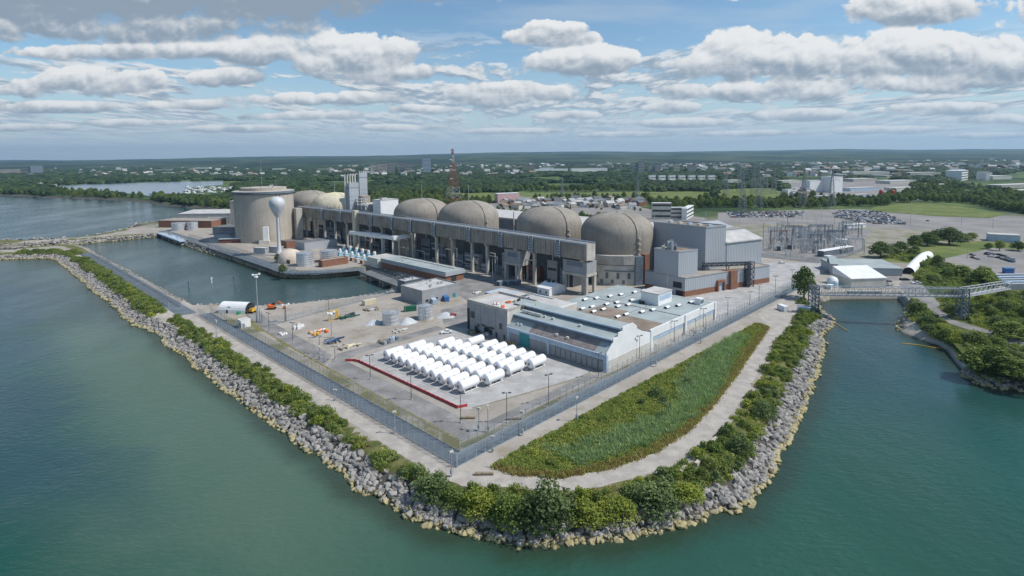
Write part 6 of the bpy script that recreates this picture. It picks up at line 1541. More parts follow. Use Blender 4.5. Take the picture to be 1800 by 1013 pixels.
# yellow gantry, containers
def gantry(px, py, h, w, m, name, label, cat):
    u, v = S(px, py); t = thing(name, label, cat, u, v)
    for s in (-1, 1):
        mb = MB(); mb.bar((u+s*w/2-0.9, v, 0), (u+s*w/2, v, h), 0.4); mb.bar((u+s*w/2+0.9, v, 0), (u+s*w/2, v, h), 0.4); mb.bar((u+s*w/2-1.1, v, 0.3), (u+s*w/2+1.1, v, 0.3), 0.4); mb.build('leg', m, t)
    mb = MB(); mb.bar((u-w/2-0.5, v, h), (u+w/2+0.5, v, h), 0.5, 0, 0.7); mb.build('beam', m, t)
    mb = MB(); mb.box(u-0.4, u+0.5, v-0.4, v+0.4, h-1.4, h-0.3); mb.build('hoist', M_dsteel, t)
gantry(587, 563, 4.6, 3.6, M_yellow, 'gantry_hoist', 'yellow gantry hoist in the west yard near the basin fence', 'gantry hoist')
def container(px, py, L, m, label, rot=0.0, group=None, z=0.0, name='shipping_container', H=2.6, Wd=2.5):
    u, v = S(px, py, z); c, s = math.cos(rot), math.sin(rot); t = thing(name, label, 'container', u, v, group, z, rot=TH+rot)
    mb = MB(); mb.box(u, u+L, v, v+Wd, z, z+H)
    for i in range(int(L/0.55)): mb.box(u+0.2+i*0.55, u+0.42+i*0.55, v-0.05, v-0.001, z+0.2, z+H-0.2)
    mb.build('body', m, t)
    mb = MB()
    for a in (u, u+L-0.15):
        for b in (v-0.06, v+Wd-0.09): mb.box(a, a+0.15, b, b+0.15, z, z+H+0.02)
    mb.build('corner_post', M_steel, t)
    for k in (0.02, Wd/2+0.02):
        mb = MB(); mb.box(u-0.07, u-0.002, v+k+0.05, v+k+Wd/2-0.1, z+0.15, z+H-0.12); mb.build('door', m, t)
    return t
container(641, 538, 7.5, M_beige, 'cream container by the basin fence in the north of the yard')
container(712, 549, 6, M_green, 'dark green container between the silver tanks and the basin', -0.4)
container(729, 532, 5, M_blue, 'blue container at the near corner of the pumphouse office', 0.0)
container(769, 535, 6, M_bluetrim, 'grey blue container with its end to the camera beside the pumphouse office', 1.2)
container(790, 530, 5.5, M_blue, 'blue container behind the grey blue one, right of the pumphouse office', 1.2)
# boat under cover
def boat(px, py, L, m1, m2, label, rot=0.0, z=0.0, name='boat', cabin=True, group=None, grid_rot=None):
    x, y = G(px, py, z); t = thing(name, label, 'boat', x, y, group, z, grid=False, rot=rot); mb = MB(); n = 9
    for i in range(n+1):
        s = i/n; w = L*0.16*math.sin(min(1, (1-s)*1.9+0.03)*math.pi/2); zk = 0.15+0.55*s**3; zs = L*0.13+0.35*s**2
        mb.v += [(x-L/2+L*s, y-w, zs+z), (x-L/2+L*s, y-w*0.7, zk+0.3+z), (x-L/2+L*s, y, zk+z), (x-L/2+L*s, y+w*0.7, zk+0.3+z), (x-L/2+L*s, y+w, zs+z)]
    for i in range(n):
        for j in range(4): a = i*5+j; mb.f.append([a, a+1, a+6, a+5]); mb.m.append(0)
    mb.f.append([0, 1, 2, 3, 4]); mb.m.append(0)
    for i in range(n): mb.f.append([i*5, i*5+5, i*5+9, i*5+4]); mb.m.append(1)
    mb.build('hull', [m1, m2], t, False)
    if cabin:
        mb = MB(); mb.prism([(x-L*0.18, y-L*0.09), (x+L*0.12, y-L*0.07), (x+L*0.12, y+L*0.07), (x-L*0.18, y+L*0.09)], L*0.13+z, L*0.24+z); mb.build('cabin', m2, t)
    return t
boat(689, 515, 7, M_white, M_tarp, 'covered boat on the ground beside the pumphouse office', 0.5)

# ------------------------------------------------------------------ shelter, hut and machines at the west end
def shelter():
    a, b = Vector(G(384, 551)), Vector(G(433, 553)); L = (b-a).length; d = (b-a).normalized(); ang = math.atan2(d.y, d.x); x, y = a
    t = thing('white_shelter', 'white rounded fabric shelter by the basin at the west end', 'shelter', x, y, grid=False, rot=ang)
    Wd = 8.0; Hh = hgt(*XU(*a), 533.5)
    mb = MB(); n = 12; k = 6
    for i in range(k+1):
        for j in range(n+1):
            q = math.pi*j/n; mb.v.append((x+L*0.96*i/k, y+Wd/2-Wd/2*math.cos(q), max(0, Hh*math.sin(q)**0.75)))
    for i in range(k):
        for j in range(n): p = i*(n+1)+j; mb.f.append([p, p+1, p+n+2, p+n+1]); mb.m.append(0)
    mb.f.append(list(range(n+1))); mb.m.append(0); mb.f.reverse(); mb.m.reverse()
    mb.build('fabric_skin', M_white, t, False)
    mb = MB(); mb.box(x+L*0.965, x+L*0.985, y+0.6, y+Wd-0.6, 0, Hh*0.7, 0); mb.build('end_door', M_dark, t)
    mb = MB(); mb.box(x+L*0.28, x+L*0.34, y-0.06, y+0.3, 0, 1.9); mb.build('side_door', M_dsteel, t)
    mb = MB(); mb.box(x+L*0.30, x+L*0.42, y-0.04+0.55, y+0.62, 2.3, 3.4); mb.build('side_emblem', M_bsteel, t)
    t2x, t2y = G(418.5, 553.5); u, v = XU(t2x, t2y); mb = MB(); mb.box(u, u+1.8, v, v+1.2, 0, 1.3); mb.box(u-0.05, u+1.85, v-0.05, v+1.25, 1.3, 1.45); mb.box(u+0.2, u+1.6, v-0.04, v, 0.3, 1.0, 0); solo(mb, 'green_bin', M_lgreen, 'bright green bin against the white shelter', 'bin', u, v)
shelter()
block('site_hut', 'small white flat roofed hut inside the west fence bend', 'hut', (424, 577.5), 441, 418, 564.5, M_white, M_roofl, 0.1, doors=[('R', 0.15, 1.0, 0, 2.1, M_grayw)], wins=[('L', 1, 1.2, 0.9, 1.1)])
def excavator(px, py, m, label, name, rot, arm=True):
    x, y = G(px, py); t = thing(name, label, name.replace('_', ' '), x, y, grid=False, rot=rot)
    for s in (-1, 1):
        mb = MB(); mb.prism([(x-1.9, y+s*1.1-0.3), (x+1.9, y+s*1.1-0.3), (x+1.9, y+s*1.1+0.3), (x-1.9, y+s*1.1+0.3)], 0, 0.85); mb.build('track', M_rubber, t)
    mb = MB(); mb.box(x-1.8, x+1.2, y-1.3, y+1.3, 0.9, 2.1); mb.box(x-1.9, x-0.9, y-1.2, y+1.2, 2.1, 2.5); mb.build('body', m, t)
    mb = MB(); mb.box(x+0.0, x+1.3, y+0.2, y+1.3, 2.1, 3.2); mb.build('cab', M_glass, t)
    if arm:
        mb = MB(); mb.bar((x+1.1, y-0.3, 1.8), (x+3.6, y-0.3, 4.0), 0.5); mb.bar((x+3.6, y-0.3, 4.0), (x+6.0, y-0.3, 2.6), 0.42); mb.bar((x+6.0, y-0.3, 2.6), (x+6.4, y-0.3, 1.2), 0.3); mb.box(x+5.8, x+6.9, y-0.9, y+0.3, 0.4, 1.3); mb.build('boom', m, t)
excavator(478, 543.5, M_orange, 'orange excavator parked on the basin bank', 'excavator', 0.1)
excavator(441, 550, M_yellow, 'yellow loader at the open end of the white shelter', 'loader', 2.9, False)
tbk = 0
def mast(px, py, top, label, name='lattice_pole', w=1.6, head=True, m=None, group=None):
    u, v = S(px, py); H = hgt(u, v, top); t = thing(name, label, 'mast', u, v, group)
    mb = MB(); mb.cyl(u, v, -0.1, H, w*0.2, 8, 0, w*0.12); mb.build('pole', m or M_steel, t)
    if head:
        mb = MB(); mb.cyl(u, v, H*0.94, H*0.97, 0.9, 10); mb.bar((u-1.6, v, H), (u+1.6, v, H), 0.3); mb.box(u-1.9, u-1.1, v-0.4, v+0.4, H-0.2, H+0.5); mb.box(u+1.1, u+1.9, v-0.4, v+0.4, H-0.2, H+0.5); mb.build('floodlight_head', M_white, t)
    return t
mast(454, 566, 483, 'tall grey floodlight mast beside the white shelter')
mast(503, 566, 536, 'dark mast in the verge right of the tall floodlight mast', m=M_dsteel, w=1.2)
for i, (px, py, tp) in enumerate(((451, 566, 545), (457, 568, 543), (461, 567, 547))): mast(px, py, tp, 'short pole in the cluster at the foot of the tall floodlight mast', 'short_pole', 1.0, False, M_bsteel, 'short poles at the mast foot')
mast(583, 594, 550, 'pale lamp mast standing among the orange floats', 'tall_pole', 1.0)
mast(866, 497, 455, 'slim pole between the yard and the duct columns', 'tall_pole', 0.8, False)
mast(893, 500, 480, 'short slim pole behind the grey cabins', 'tall_pole', 0.8, False)

# cars and pick-ups
CARM = {}
def car_mesh(c, kind='car', detail=False):
    k = (c, kind)
    if k in CARM: return CARM[k]
    col = {'white': (0.75, 0.75, 0.75), 'black': (0.02, 0.02, 0.025), 'silver': (0.42, 0.43, 0.45), 'grey': (0.14, 0.145, 0.15), 'blue': (0.03, 0.07, 0.18), 'red': (0.28, 0.03, 0.03)}[c]
    m = mat('car_paint_'+c, col, 0.3, 0.03, 0.3, spec=0.6); mb = MB()
    prof = [(-2.2, 0.35), (-2.25, 0.75), (-2.15, 0.95), (-1.55, 1.0), (-1.05, 1.42), (0.55, 1.45), (1.15, 1.0), (2.05, 0.85), (2.25, 0.6), (2.2, 0.35)] if kind == 'car' else [(-2.7, 0.4), (-2.7, 1.1), (-0.6, 1.1), (-0.5, 1.75), (0.9, 1.78), (1.4, 1.15), (2.5, 1.05), (2.65, 0.7), (2.6, 0.4)]
    n = len(prof)
    for s in (-1, 1):
        for x, z in prof: mb.v.append((x, s*(0.9 if z < 1.1 else 0.74), z))
    mb.f = [list(range(n)), [n+i for i in range(n)][::-1]]+[[i, n+i, n+(i+1) % n, (i+1) % n] for i in range(n)]; mb.m = [0]*len(mb.f)
    roofi = max(range(n), key=lambda i: prof[i][1])
    for i in range(n):
        z1, z2 = prof[i][1], prof[(i+1) % n][1]
        if abs(z1-z2) > 0.3 and max(z1, z2) > 1.3: mb.m[2+i] = 1
    xs = (-0.95, 0.75) if kind == 'car' else (-0.4, 1.0)
    for s in (-1, 1): mb.add([(xs[0], s*0.83, 1.02), (xs[1]+0.2, s*0.83, 1.02), (xs[1]-0.2, s*0.765, 1.38), (xs[0]+0.2, s*0.765, 1.38)], [(0, 1, 2, 3)], 1)
    for wx in (-1.4, 1.4):
        for s in (-1, 1):
            mb.lathe([(0.34, 0), (0.34, 0.2)], 10, 2); k0 = len(mb.v)-20
            for q in range(k0, len(mb.v)): a = mb.v[q]; mb.v[q] = (wx+a[0], s*0.72+(a[2]-0.0)*s, 0.34+a[1])
    CARM[k] = (mb, m); return CARM[k]
CARME = {}
def car(x, y, rot, c, label, group=None, kind='car', z=0.02, cat=None):
    if (c, kind) not in CARME:
        mb, m = car_mesh(c, kind); o = mb.build('parked_'+kind, [m, M_glass, M_rubber]); CARME[(c, kind)] = o.data; bpy.data.objects.remove(o)
    o = bpy.data.objects.new('parked_'+kind, CARME[(c, kind)]); COL.objects.link(o); o.location = (x, y, z); o.rotation_euler = (0, 0, rot)
    return tag(o, label, cat or kind.replace('pickup', 'pickup truck'), group)
def pcar(px, py, rot, c, label, kind='car', group=None): return car(*G(px, py), rot, c, label, group, kind)
pcar(785, 586, 0.35, 'white', 'white pickup parked alone in the open yard above the tanks', 'pickup')
pcar(795, 556, 0.9, 'red', 'small red car by the taller silver tank')
pcar(1374, 463, 0.1, 'white', 'white car on the road below the substation')
pcar(1592, 493, -0.1, 'black', 'black car turning at the mouth of the white tunnel tent')
pcar(1611, 499.5, -0.2, 'white', 'white car on the road right of the sluice house', 'pickup')
pcar(1563, 502, 0.3, 'silver', 'silver car parked against the right end of the sluice house')
pcar(1561, 496, 0.2, 'grey', 'grey car behind the silver one at the sluice house end')

# ------------------------------------------------------------------ buildings round the basin
block('pumphouse_office', 'grey block office with gravel roof on the near basin corner', 'office', (742.5, 536.5), 806, 705, 513.5, M_grayw, M_roofl, 0.7, vents=7, wins=[('R', 4, 1.0, 1.4, 1.8)], doors=[('R', 0.85, 1.6, 0, 2.4, M_teal)])
block('basin_screen_house', 'grey flat roofed house behind the block office at the basin', 'screen house', (712, 516), 742, 699, 496, M_grayd, M_roofl, 0.4, vents=3)
block('brick_pump_house', 'long brick pump house with blue grey roof band below the duct', 'pump house', (784, 497.5), 815, 672, 480.5, M_brick, M_rooft, 0.6, vents=6, trim=M_bluetrim, doors=[('R', 0.3, 4.0, 0, 4.0, M_dark)])
def bandroof():
    u0, v0, Lu, Lv, H = bxdim((784, 497.5), 815, 672, 480.5)
    t = thing('roof_canopy', 'blue grey roof band capping the long brick pump house', 'roof', u0, v0)
    mb = MB(); mb.box(u0-0.8, u0+Lu+0.8, v0-0.8, v0+Lv+0.8, H-2.0, H+0.02); mb.build('fascia', M_graycl, t)
    mb = MB(); mb.box(u0-0.5, u0+Lu+0.5, v0-0.5, v0+Lv+0.5, H+0.02, H+0.62); mb.bar((u0+Lu*0.75, v0+4, H+0.9), (u0+Lu*0.75, v0+Lv-8, H+0.9), 0.6, 1); mb.build('deck', [M_roofg, M_offw], t)
    return t
bandroof()
block('grey_shed', 'long grey metal shed in front of the water tower', 'shed', (535.5, 440.5), 593, 519.5, 427.5, M_graycl, M_roofd, 0.15)
block('grey_shed', 'grey metal shed behind the water tower, against the vacuum building', 'shed', (493.5, 421), 547, 474, 412, M_graycl, M_roofd, 0.15)
block('brick_block', 'low brick block with dark roof between the two grey sheds', 'brick building', (504, 437), 524, 494, 425.5, M_brick, M_roofd, 0.3)
block('brick_bund_house', 'low brick house at the foot of the silver tanks on the basin bank', 'brick building', (567, 470.5), 612, 560, 459.5, M_brick, M_rooft, 0.4)
block('pale_screen_hall', 'pale low hall beside the blue pumps under the white canopy', 'screen hall', (664, 471), 700, 645, 456, M_offw, M_roofl, 0.3)
def fabricdome():
    x, y = G(511, 462); r_ = 9.4; d = math.hypot(x, y); x *= 1+5/d; y *= 1+5/d; H = hgt(*XU(x, y), 437.5)
    mb = MB(); mb.lathe([(r_, -0.2), (r_, 2.0)]+[(r_*math.cos(a), 2+(H-2)*math.sin(a)) for a in (0.3, 0.6, 0.9, 1.2, 1.45)]+[(0.02, H)], 28, 0, x, y, cap=False); mb.box(x+1, x+3, y-r_-0.3, y-r_+1.5, 0, 3, 1)
    solo(mb, 'fabric_dome', [M_tan, M_dark], 'tan domed salt store beside the foot of the water tower', 'dome store', x, y, grid=False, smooth=True)
fabricdome()
# blue pump motors
def pump_proto():
    t = thing('pump_motor', 'light blue pump with white motor cap in the row under the white canopy', 'pump', 0, 0, 'light blue pumps')
    mb = MB(); mb.box(-1.5, 1.5, -1.5, 1.5, 0, 2.2); mb.box(-1.7, 1.7, -1.7, 1.7, 2.2, 2.5); mb.build('base', M_sky, t)
    mb = MB(); mb.lathe([(1.2, 2.5), (1.2, 4.4), (0.9, 4.8), (0.9, 5.3), (0.01, 5.4)], 14, 0); mb.build('motor', M_white, t)
    mb = MB(); mb.box(1.2, 2.4, -0.5, 0.5, 2.6, 3.6); mb.build('terminal_box', M_teal, t); return t
pm = pump_proto(); pq = [(598+i*10.5, 449+i*2.6) for i in range(7)]+[(606+i*10.5, 441+i*2.6) for i in range(6)]
for i, (px, py) in enumerate(pq):
    x, y = G(px, py)
    if i == 0: pm.location = (x, y, 0); pm.rotation_euler = (0, 0, TH)
    else: dup(pm, (x, y, 0), TH)
pmot = [(610+i*9, 457+i*2.4) for i in range(5)]
for i, (px, py) in enumerate(pmot):
    u, v = S(px, py); mb = MB(); mb.box(u, u+2.6, v, v+3.6, 0, 2.4); mb.box(u-0.1, u+2.7, v-0.1, v+3.7, 2.4, 2.7, 1); mb.box(u+0.4, u+1.2, v-0.05, v, 0.3, 2.0, 1)
    solo(mb, 'brick_switch_house', [M_brick if i % 2 else M_offw, M_roofl], 'small brick switch house in the row before the blue pumps' if i % 2 else 'small white switch house in the row before the blue pumps', 'switch house', u, v, 'switch houses by the pumps')
def canopy():
    t = thing('white_canopy', 'white steel canopy frames over the pumps in front of the duct', 'canopy', *S(660, 447))
    for (pa, pb, top, ya) in (((617, 440), (672, 446), 407, 0), ((632, 441), (676, 448), 409.5, 0), ((673, 449), (702, 456), 413, 0), ((691, 458), (729, 452), 416.5, 0)):
        a, b = S(*pa), S(*pb); H = hgt(*a, top)
        mb = MB(); mb.bar((*a, H-0.9), (*b, H-0.9), 3.2, 0, 2.6); mb.build('beam', M_white, t)
        for c in (a, b): mb = MB(); mb.bar((*c, 0), (*c, H-2.0), 0.8); mb.build('post', M_offw, t)
canopy()
# grey cabins and the white house
def cabin_row():
    u0, v0 = S(852, 523); H = 2.9; q = random.Random(8)
    for i in range(6):
        v = v0-3.4-i*3.35; u = u0+1.2*i*0.0+q.uniform(-0.3, 0.3); t = thing('portable_cabin', ('grey portable cabin at the left end of the row', 'grey portable cabin second from the left end of the row', 'grey portable cabin third from the left in the row', 'grey portable cabin third from the white house', 'grey portable cabin second from the white house', 'grey portable cabin right beside the white gabled house')[i], 'cabin', u, v, 'grey portable cabins')
        mb = MB(); mb.box(u, u+13, v, v+3.1, 0.3, H); mb.box(u+1, u+12, v+0.4, v+2.7, -0.1, 0.3, 1); mb.build('wall', [M_bsteel if i % 2 else M_graycl, M_dsteel], t)
        mb = MB(); mb.box(u-0.15, u+13.15, v-0.1, v+3.2, H, H+0.2); mb.build('roof', M_roofl if i % 3 else M_bluetrim, t)
        mb = MB(); mb.box(u-0.05, u, v+0.6, v+1.5, 0.4, 2.4); mb.build('door', M_grayd, t)
        mb = MB(); mb.box(u-0.06, u, v+1.9, v+2.8, 1.2, 2.2); mb.build('window', M_glass, t)
    for i in range(3):
        u, v = S(878+i*14, 503.5-i*0.6); mb = MB(); mb.box(u, u+5, v, v+2.6, 0, 2.6); mb.box(u-0.1, u+5.1, v-0.1, v+2.7, 2.6, 2.8, 1); mb.box(u-0.04, u, v+0.6, v+1.6, 0.2, 2.2, 2)
        solo(mb, 'storage_cabin', [M_bsteel, M_grayw, M_dark], ('blue grey store cabin behind the row, near the white drums', 'blue grey store cabin in the middle behind the row', 'blue grey store cabin behind the row, near the white house')[i], 'cabin', u, v, 'store cabins behind the row')
cabin_row()
def gablehouse(name, label, cat, c, xr, xl, yeave, yridge, wall, roof, wins=2, ridge='u', group=None):
    u0, v0, Lu, Lv, H = bxdim(c, xr, xl, yeave); um_, vm_ = u0+Lu/2, v0+Lv/2; Hr = hgt(um_, vm_, yridge)
    t = thing(name, label, cat, u0, v0, group)
    mb = MB(); mb.box(u0, u0+Lu, v0, v0+Lv, -0.3, H)
    if ridge == 'u':
        for u in (u0, u0+Lu): mb.add([(u, v0, H), (u, v0+Lv, H), (u, vm_, Hr-0.15)], [(0, 1, 2)])
    else:
        for v in (v0, v0+Lv): mb.add([(u0, v, H), (u0+Lu, v, H), (um_, v, Hr-0.15)], [(0, 1, 2)])
    mb.build('wall', wall, t)
    mb = MB(); e = 0.35
    if ridge == 'u': A_ = [(u0-e, v0-e, H-0.1), (u0+Lu+e, v0-e, H-0.1), (u0+Lu+e, vm_, Hr), (u0-e, vm_, Hr), (u0-e, v0+Lv+e, H-0.1), (u0+Lu+e, v0+Lv+e, H-0.1)]; F_ = [(0, 1, 2, 3), (3, 2, 5, 4)]
    else: A_ = [(u0-e, v0-e, H-0.1), (u0-e, v0+Lv+e, H-0.1), (um_, v0+Lv+e, Hr), (um_, v0-e, Hr), (u0+Lu+e, v0-e, H-0.1), (u0+Lu+e, v0+Lv+e, H-0.1)]; F_ = [(3, 2, 1, 0), (4, 5, 2, 3)]
    k = len(A_); mb.add(A_+[(a, b, z-0.22) for a, b, z in A_], list(F_)+[tuple(i+k for i in f[::-1]) for f in F_]); mb.build('roof', roof, t)
    for i in range(wins):
        mb = MB(); a = v0+(i+0.5)/wins*Lv-0.5; mb.box(u0-0.06, u0+0.05, a, a+1.0, 1.0, 2.4); mb.build('window', M_glass, t)
    return t, (u0, v0, Lu, Lv, H, Hr)
gh, gd = gablehouse('white_house', 'white gabled house with dark roof cowl behind the office block', 'house', (965.5, 521), 994, 944.5, 508.5, 495.5, M_white, M_white, 2, 'v')
mb = MB(); mb.cyl(gd[0]+gd[2]/2, gd[1]+3, gd[5]-0.3, gd[5]+1.2, 0.8, 10); mb.box(gd[0]+gd[2]/2-1.2, gd[0]+gd[2]/2+0.2, gd[1]+5, gd[1]+6.5, gd[5]-0.4, gd[5]+1.6); mb.build('roof_cowl', M_dark, gh)
# roof gear and two workmen on the office roof
pile_z = 12.75
def roofgear():
    q = random.Random(21)
    for (px, py, m, lab, kind) in ((873, 535, M_orange, 'orange barrier heap on the office roof, left side', 0), (881, 540, M_orange, 'smaller orange heap at the office roof edge', 0), (894, 532, M_orange, 'orange ring of hose on the office roof', 1), (904, 531, M_beige, 'cream machine on the office roof beside the hose ring', 2), (911, 529, M_dark, 'black drum compressor on the office roof', 2), (921, 540, M_wood, 'timber trestles on the office roof near the workmen', 2), (929, 527, M_bsteel, 'blue grey frame at the far edge of the office roof', 2)):
        u, v = S(px, py, pile_z); t = thing('roof_gear', lab, 'roof gear', u, v, z=pile_z)
        if kind == 0:
            for i in range(5): mb = MB(); a, b = u+q.uniform(-1.4, 1.4), v+q.uniform(-1.2, 1.2); mb.lathe([(0.5, pile_z), (0.62, pile_z+0.5), (0.35, pile_z+0.95), (0.01, pile_z+1)], 9, 0, a, b); mb.build('barrel', m if i % 4 else M_white, t)
        elif kind == 1:
            mb = MB(); mb.tube([(u+1.3*math.cos(a*0.5), v+1.3*math.sin(a*0.5), pile_z+0.25) for a in range(0, 11)], 0.25, 6); mb.build('hose', m, t)
        else:
            for i in range(3): mb = MB(); a, b = u+q.uniform(-0.8, 0.8), v+q.uniform(-0.8, 0.8); mb.rbox(a, b, pile_z, pile_z+q.uniform(0.5, 1.2), 1.0, 0.7, q.uniform(0, 1)); mb.build('case', m, t)
roofgear()
def person(px, py, z, label, shirt, trous, hat):
    x, y = G(px, py, z); bm = bmesh.new(); J = {}
    pts = {'hip': (0, 0, 0.95), 'waist': (0, 0, 1.12), 'chest': (0, 0, 1.38), 'neck': (0, 0, 1.52), 'head': (0.02, 0, 1.66), 'top': (0.02, 0, 1.78), 'lh': (0, 0.1, 0.92), 'lk': (0.05, 0.13, 0.5), 'la': (-0.02, 0.14, 0.09), 'lt': (0.14, 0.15, 0.05), 'rh': (0, -0.1, 0.92), 'rk': (0.08, -0.13, 0.5), 'ra': (0.04, -0.14, 0.09), 'rt': (0.2, -0.15, 0.05),
           'ls': (0, 0.19, 1.43), 'le': (0.03, 0.27, 1.16), 'lw': (0.16, 0.25, 0.95), 'lf': (0.22, 0.24, 0.86), 'rs': (0, -0.19, 1.43), 're': (0.08, -0.27, 1.17), 'rw': (0.26, -0.2, 1.05), 'rf': (0.34, -0.18, 1.02)}
    rad = {'hip': .15, 'waist': .14, 'chest': .165, 'neck': .065, 'head': .10, 'top': .07, 'lh': .1, 'lk': .065, 'la': .05, 'lt': .04, 'rh': .1, 'rk': .065, 'ra': .05, 'rt': .04, 'ls': .07, 'le': .05, 'lw': .035, 'lf': .035, 'rs': .07, 're': .05, 'rw': .035, 'rf': .035}
    ed = [('hip', 'waist'), ('waist', 'chest'), ('chest', 'neck'), ('neck', 'head'), ('head', 'top'), ('hip', 'lh'), ('lh', 'lk'), ('lk', 'la'), ('la', 'lt'), ('hip', 'rh'), ('rh', 'rk'), ('rk', 'ra'), ('ra', 'rt'), ('chest', 'ls'), ('ls', 'le'), ('le', 'lw'), ('lw', 'lf'), ('chest', 'rs'), ('rs', 're'), ('re', 'rw'), ('rw', 'rf')]
    ks = list(pts); me = bpy.data.meshes.new('person'); me.from_pydata([pts[k] for k in ks], [(ks.index(a), ks.index(b)) for a, b in ed], [])
    o = bpy.data.objects.new('person', me); COL.objects.link(o); md = o.modifiers.new('skin', 'SKIN')
    bm.from_mesh(me); ly = bm.verts.layers.skin.verify(); bm.verts.ensure_lookup_table()
    for k, v in zip(ks, bm.verts): v[ly].radius = (rad[k], rad[k]); v[ly].use_root = (k == 'hip')
    bm.to_mesh(me); bm.free(); o.modifiers.new('smooth', 'SUBSURF').levels = 1; o.modifiers['smooth'].render_levels = 1
    m = bpy.data.materials.new('clothing'); m.use_nodes = True; t = NT(m.node_tree); zz = t.sep(t.node('ShaderNodeTexCoord').outputs['Object'])[2]
    c = t.mix(t.math('GREATER_THAN', zz, 0.98), trous, shirt); c = t.mix(t.math('GREATER_THAN', zz, 1.54), c, (0.45, 0.28, 0.2)); c = t.mix(t.math('LESS_THAN', zz, 0.12), c, (0.03, 0.025, 0.02)); t.put(t.n['Principled BSDF'].inputs['Base Color'], c); me.materials.append(m)
    o.location = (x, y, z); o.rotation_euler = (0, 0, rnd.uniform(0, 6))
    mb = MB(); mb.lathe([(0.16, 1.72), (0.13, 1.74), (0.115, 1.82), (0.05, 1.87), (0.01, 1.875)], 12, 0, 0.02, 0); h = mb.build('hard_hat', hat, o, True)
    return tag(o, label, 'person')
person(935, 545, pile_z, 'person in a pink work shirt and dark trousers standing on the office roof edge', (0.45, 0.16, 0.18), (0.05, 0.05, 0.07), M_white)
person(941.5, 540, pile_z, 'person in a yellow high visibility shirt standing on the office roof', (0.55, 0.6, 0.05), (0.04, 0.05, 0.07), M_yellow)

# ------------------------------------------------------------------ halls towards the west lake
def face(name, label, cat, pA, pB, depth, yt, wall, roof, rise=0.0, group=None, wins=0, bands=0, z0=0.0):
    """block whose visible face runs from pixel pA to pixel pB on the ground, going back by depth metres"""
    a, b = Vector(G(*pA, z0)), Vector(G(*pB, z0)); d = b-a; L = d.length; ang = math.atan2(d.y, d.x); x, y = a; H = hgt(*XU(*((a+b)/2)), yt)
    t = thing(name, label, cat, x, y, group, grid=False, rot=ang)
    mb = MB(); mb.prism([(x, y), (x+L, y), (x+L, y+depth), (x, y+depth)], -0.3, [H, H, H+rise, H+rise]); mb.build('wall', wall, t)
    mb = MB(); e = 0.3; mb.prism([(x-e, y-e), (x+L+e, y-e), (x+L+e, y+depth+e), (x-e, y+depth+e)], H-0.05, [H+0.3, H+0.3, H+0.3+rise, H+0.3+rise]) if rise else mb.box(x-e, x+L+e, y-e, y+depth+e, H, H+0.35); mb.build('roof', roof, t)
    for i in range(bands):
        mb = MB(); z = (i+0.42)*H/bands; mb.box(x+0.4, x+L-0.4, y-0.08, y+0.05, z, z+H/bands*0.38); mb.build('window_band', M_glass, t)
    for i in range(wins):
        mb = MB(); q = x+(i+0.5)*L/wins; mb.box(q-L/wins*0.28, q+L/wins*0.28, y-0.08, y+0.05, H*0.35, H*0.7); mb.build('window', M_glass, t)
    return t, (x, y, L, H)
face('brick_hall', 'low brick hall by the lake at the west end of the plant', 'brick hall', (279, 400), (372, 401), 26, 388.5, M_brick, M_rooft)
face('pale_metal_hall', 'pale metal hall rising behind the low brick hall', 'metal hall', (314, 394), (415, 393), 34, 376, M_offw, M_roofl, 2.0)
face('dark_service_block', 'dark service block with flat roof left of the vacuum building', 'service block', (374, 413), (421, 413), 20, 400, M_grayd, M_roofd)
face('grey_annexe', 'small grey block before the dark service block', 'annexe', (376, 419), (404, 420), 8, 412, M_graycl, M_roofd)
face('tall_louvred_block', 'pale louvred block on legs at the left edge of the vacuum building', 'louvred block', (406, 398), (421, 398), 12, 354, M_conc, M_roofl)
t, q = face('site_trailer', 'red and white trailer on the bank left of the vacuum building', 'trailer', (385, 428), (426, 427), 6, 420.5, M_rust, M_white)
for i, (px, py) in enumerate(((446, 446), (473, 444))):
    face('silver_trailer', ('silver trailer on the left, parked by the water tower', 'silver trailer right against the water tower foot')[i], 'trailer', (px, py), (px+20, py+1), 4, py-9.5, M_steel, M_roofl, group='silver trailers')
def colonnade():
    t = thing('pipe_colonnade', 'row of white posts carrying a pipe deck beside the pale metal hall', 'pipe rack', *G(385, 397), grid=False)
    for i in range(7):
        x, y = G(370+i*8.0, 396); mb = MB(); mb.bar((x, y, 0), (x, y, 8.5), 0.8); mb.build('post', M_white, t)
    a, b = G(366, 396), G(424, 396); mb = MB(); mb.bar((*a, 8.8), (*b, 8.8), 3.0, 0, 0.9); mb.build('deck', M_offw, t)
colonnade()
def basinbridge(name, label, pA, pB, w, deck, z0=0.15, rail=True):
    a, b = Vector(G(*pA)), Vector(G(*pB)); d = (b-a); L = d.length; ang = math.atan2(d.y, d.x); x, y = a
    t = thing(name, label, 'bridge', x, y, grid=False, rot=ang)
    mb = MB(); mb.box(x-3, x+L+3, y-w/2, y+w/2, -0.9, z0); mb.build('deck', deck, t)
    for s in (-1, 1):
        mb = MB(); mb.bar((x-3, y+s*w/2, z0+1.1), (x+L+3, y+s*w/2, z0+1.1), 0.12)
        for i in range(int(L/3)+2): mb.bar((x-3+i*3, y+s*w/2, z0), (x-3+i*3, y+s*w/2, z0+1.1), 0.1)
        mb.build('railing', M_steel, t)
    for i in (0.2, 0.5, 0.8):
        mb = MB(); mb.box(x+L*i-0.6, x+L*i+0.6, y-w/2+0.5, y+w/2-0.5, -8, -0.9); mb.build('pier', M_conc, t)
basinbridge('basin_bridge', 'grey bridge carrying the lane over the intake channel by the lake', (285, 410), (322, 423), 8.0, M_bluetrim)
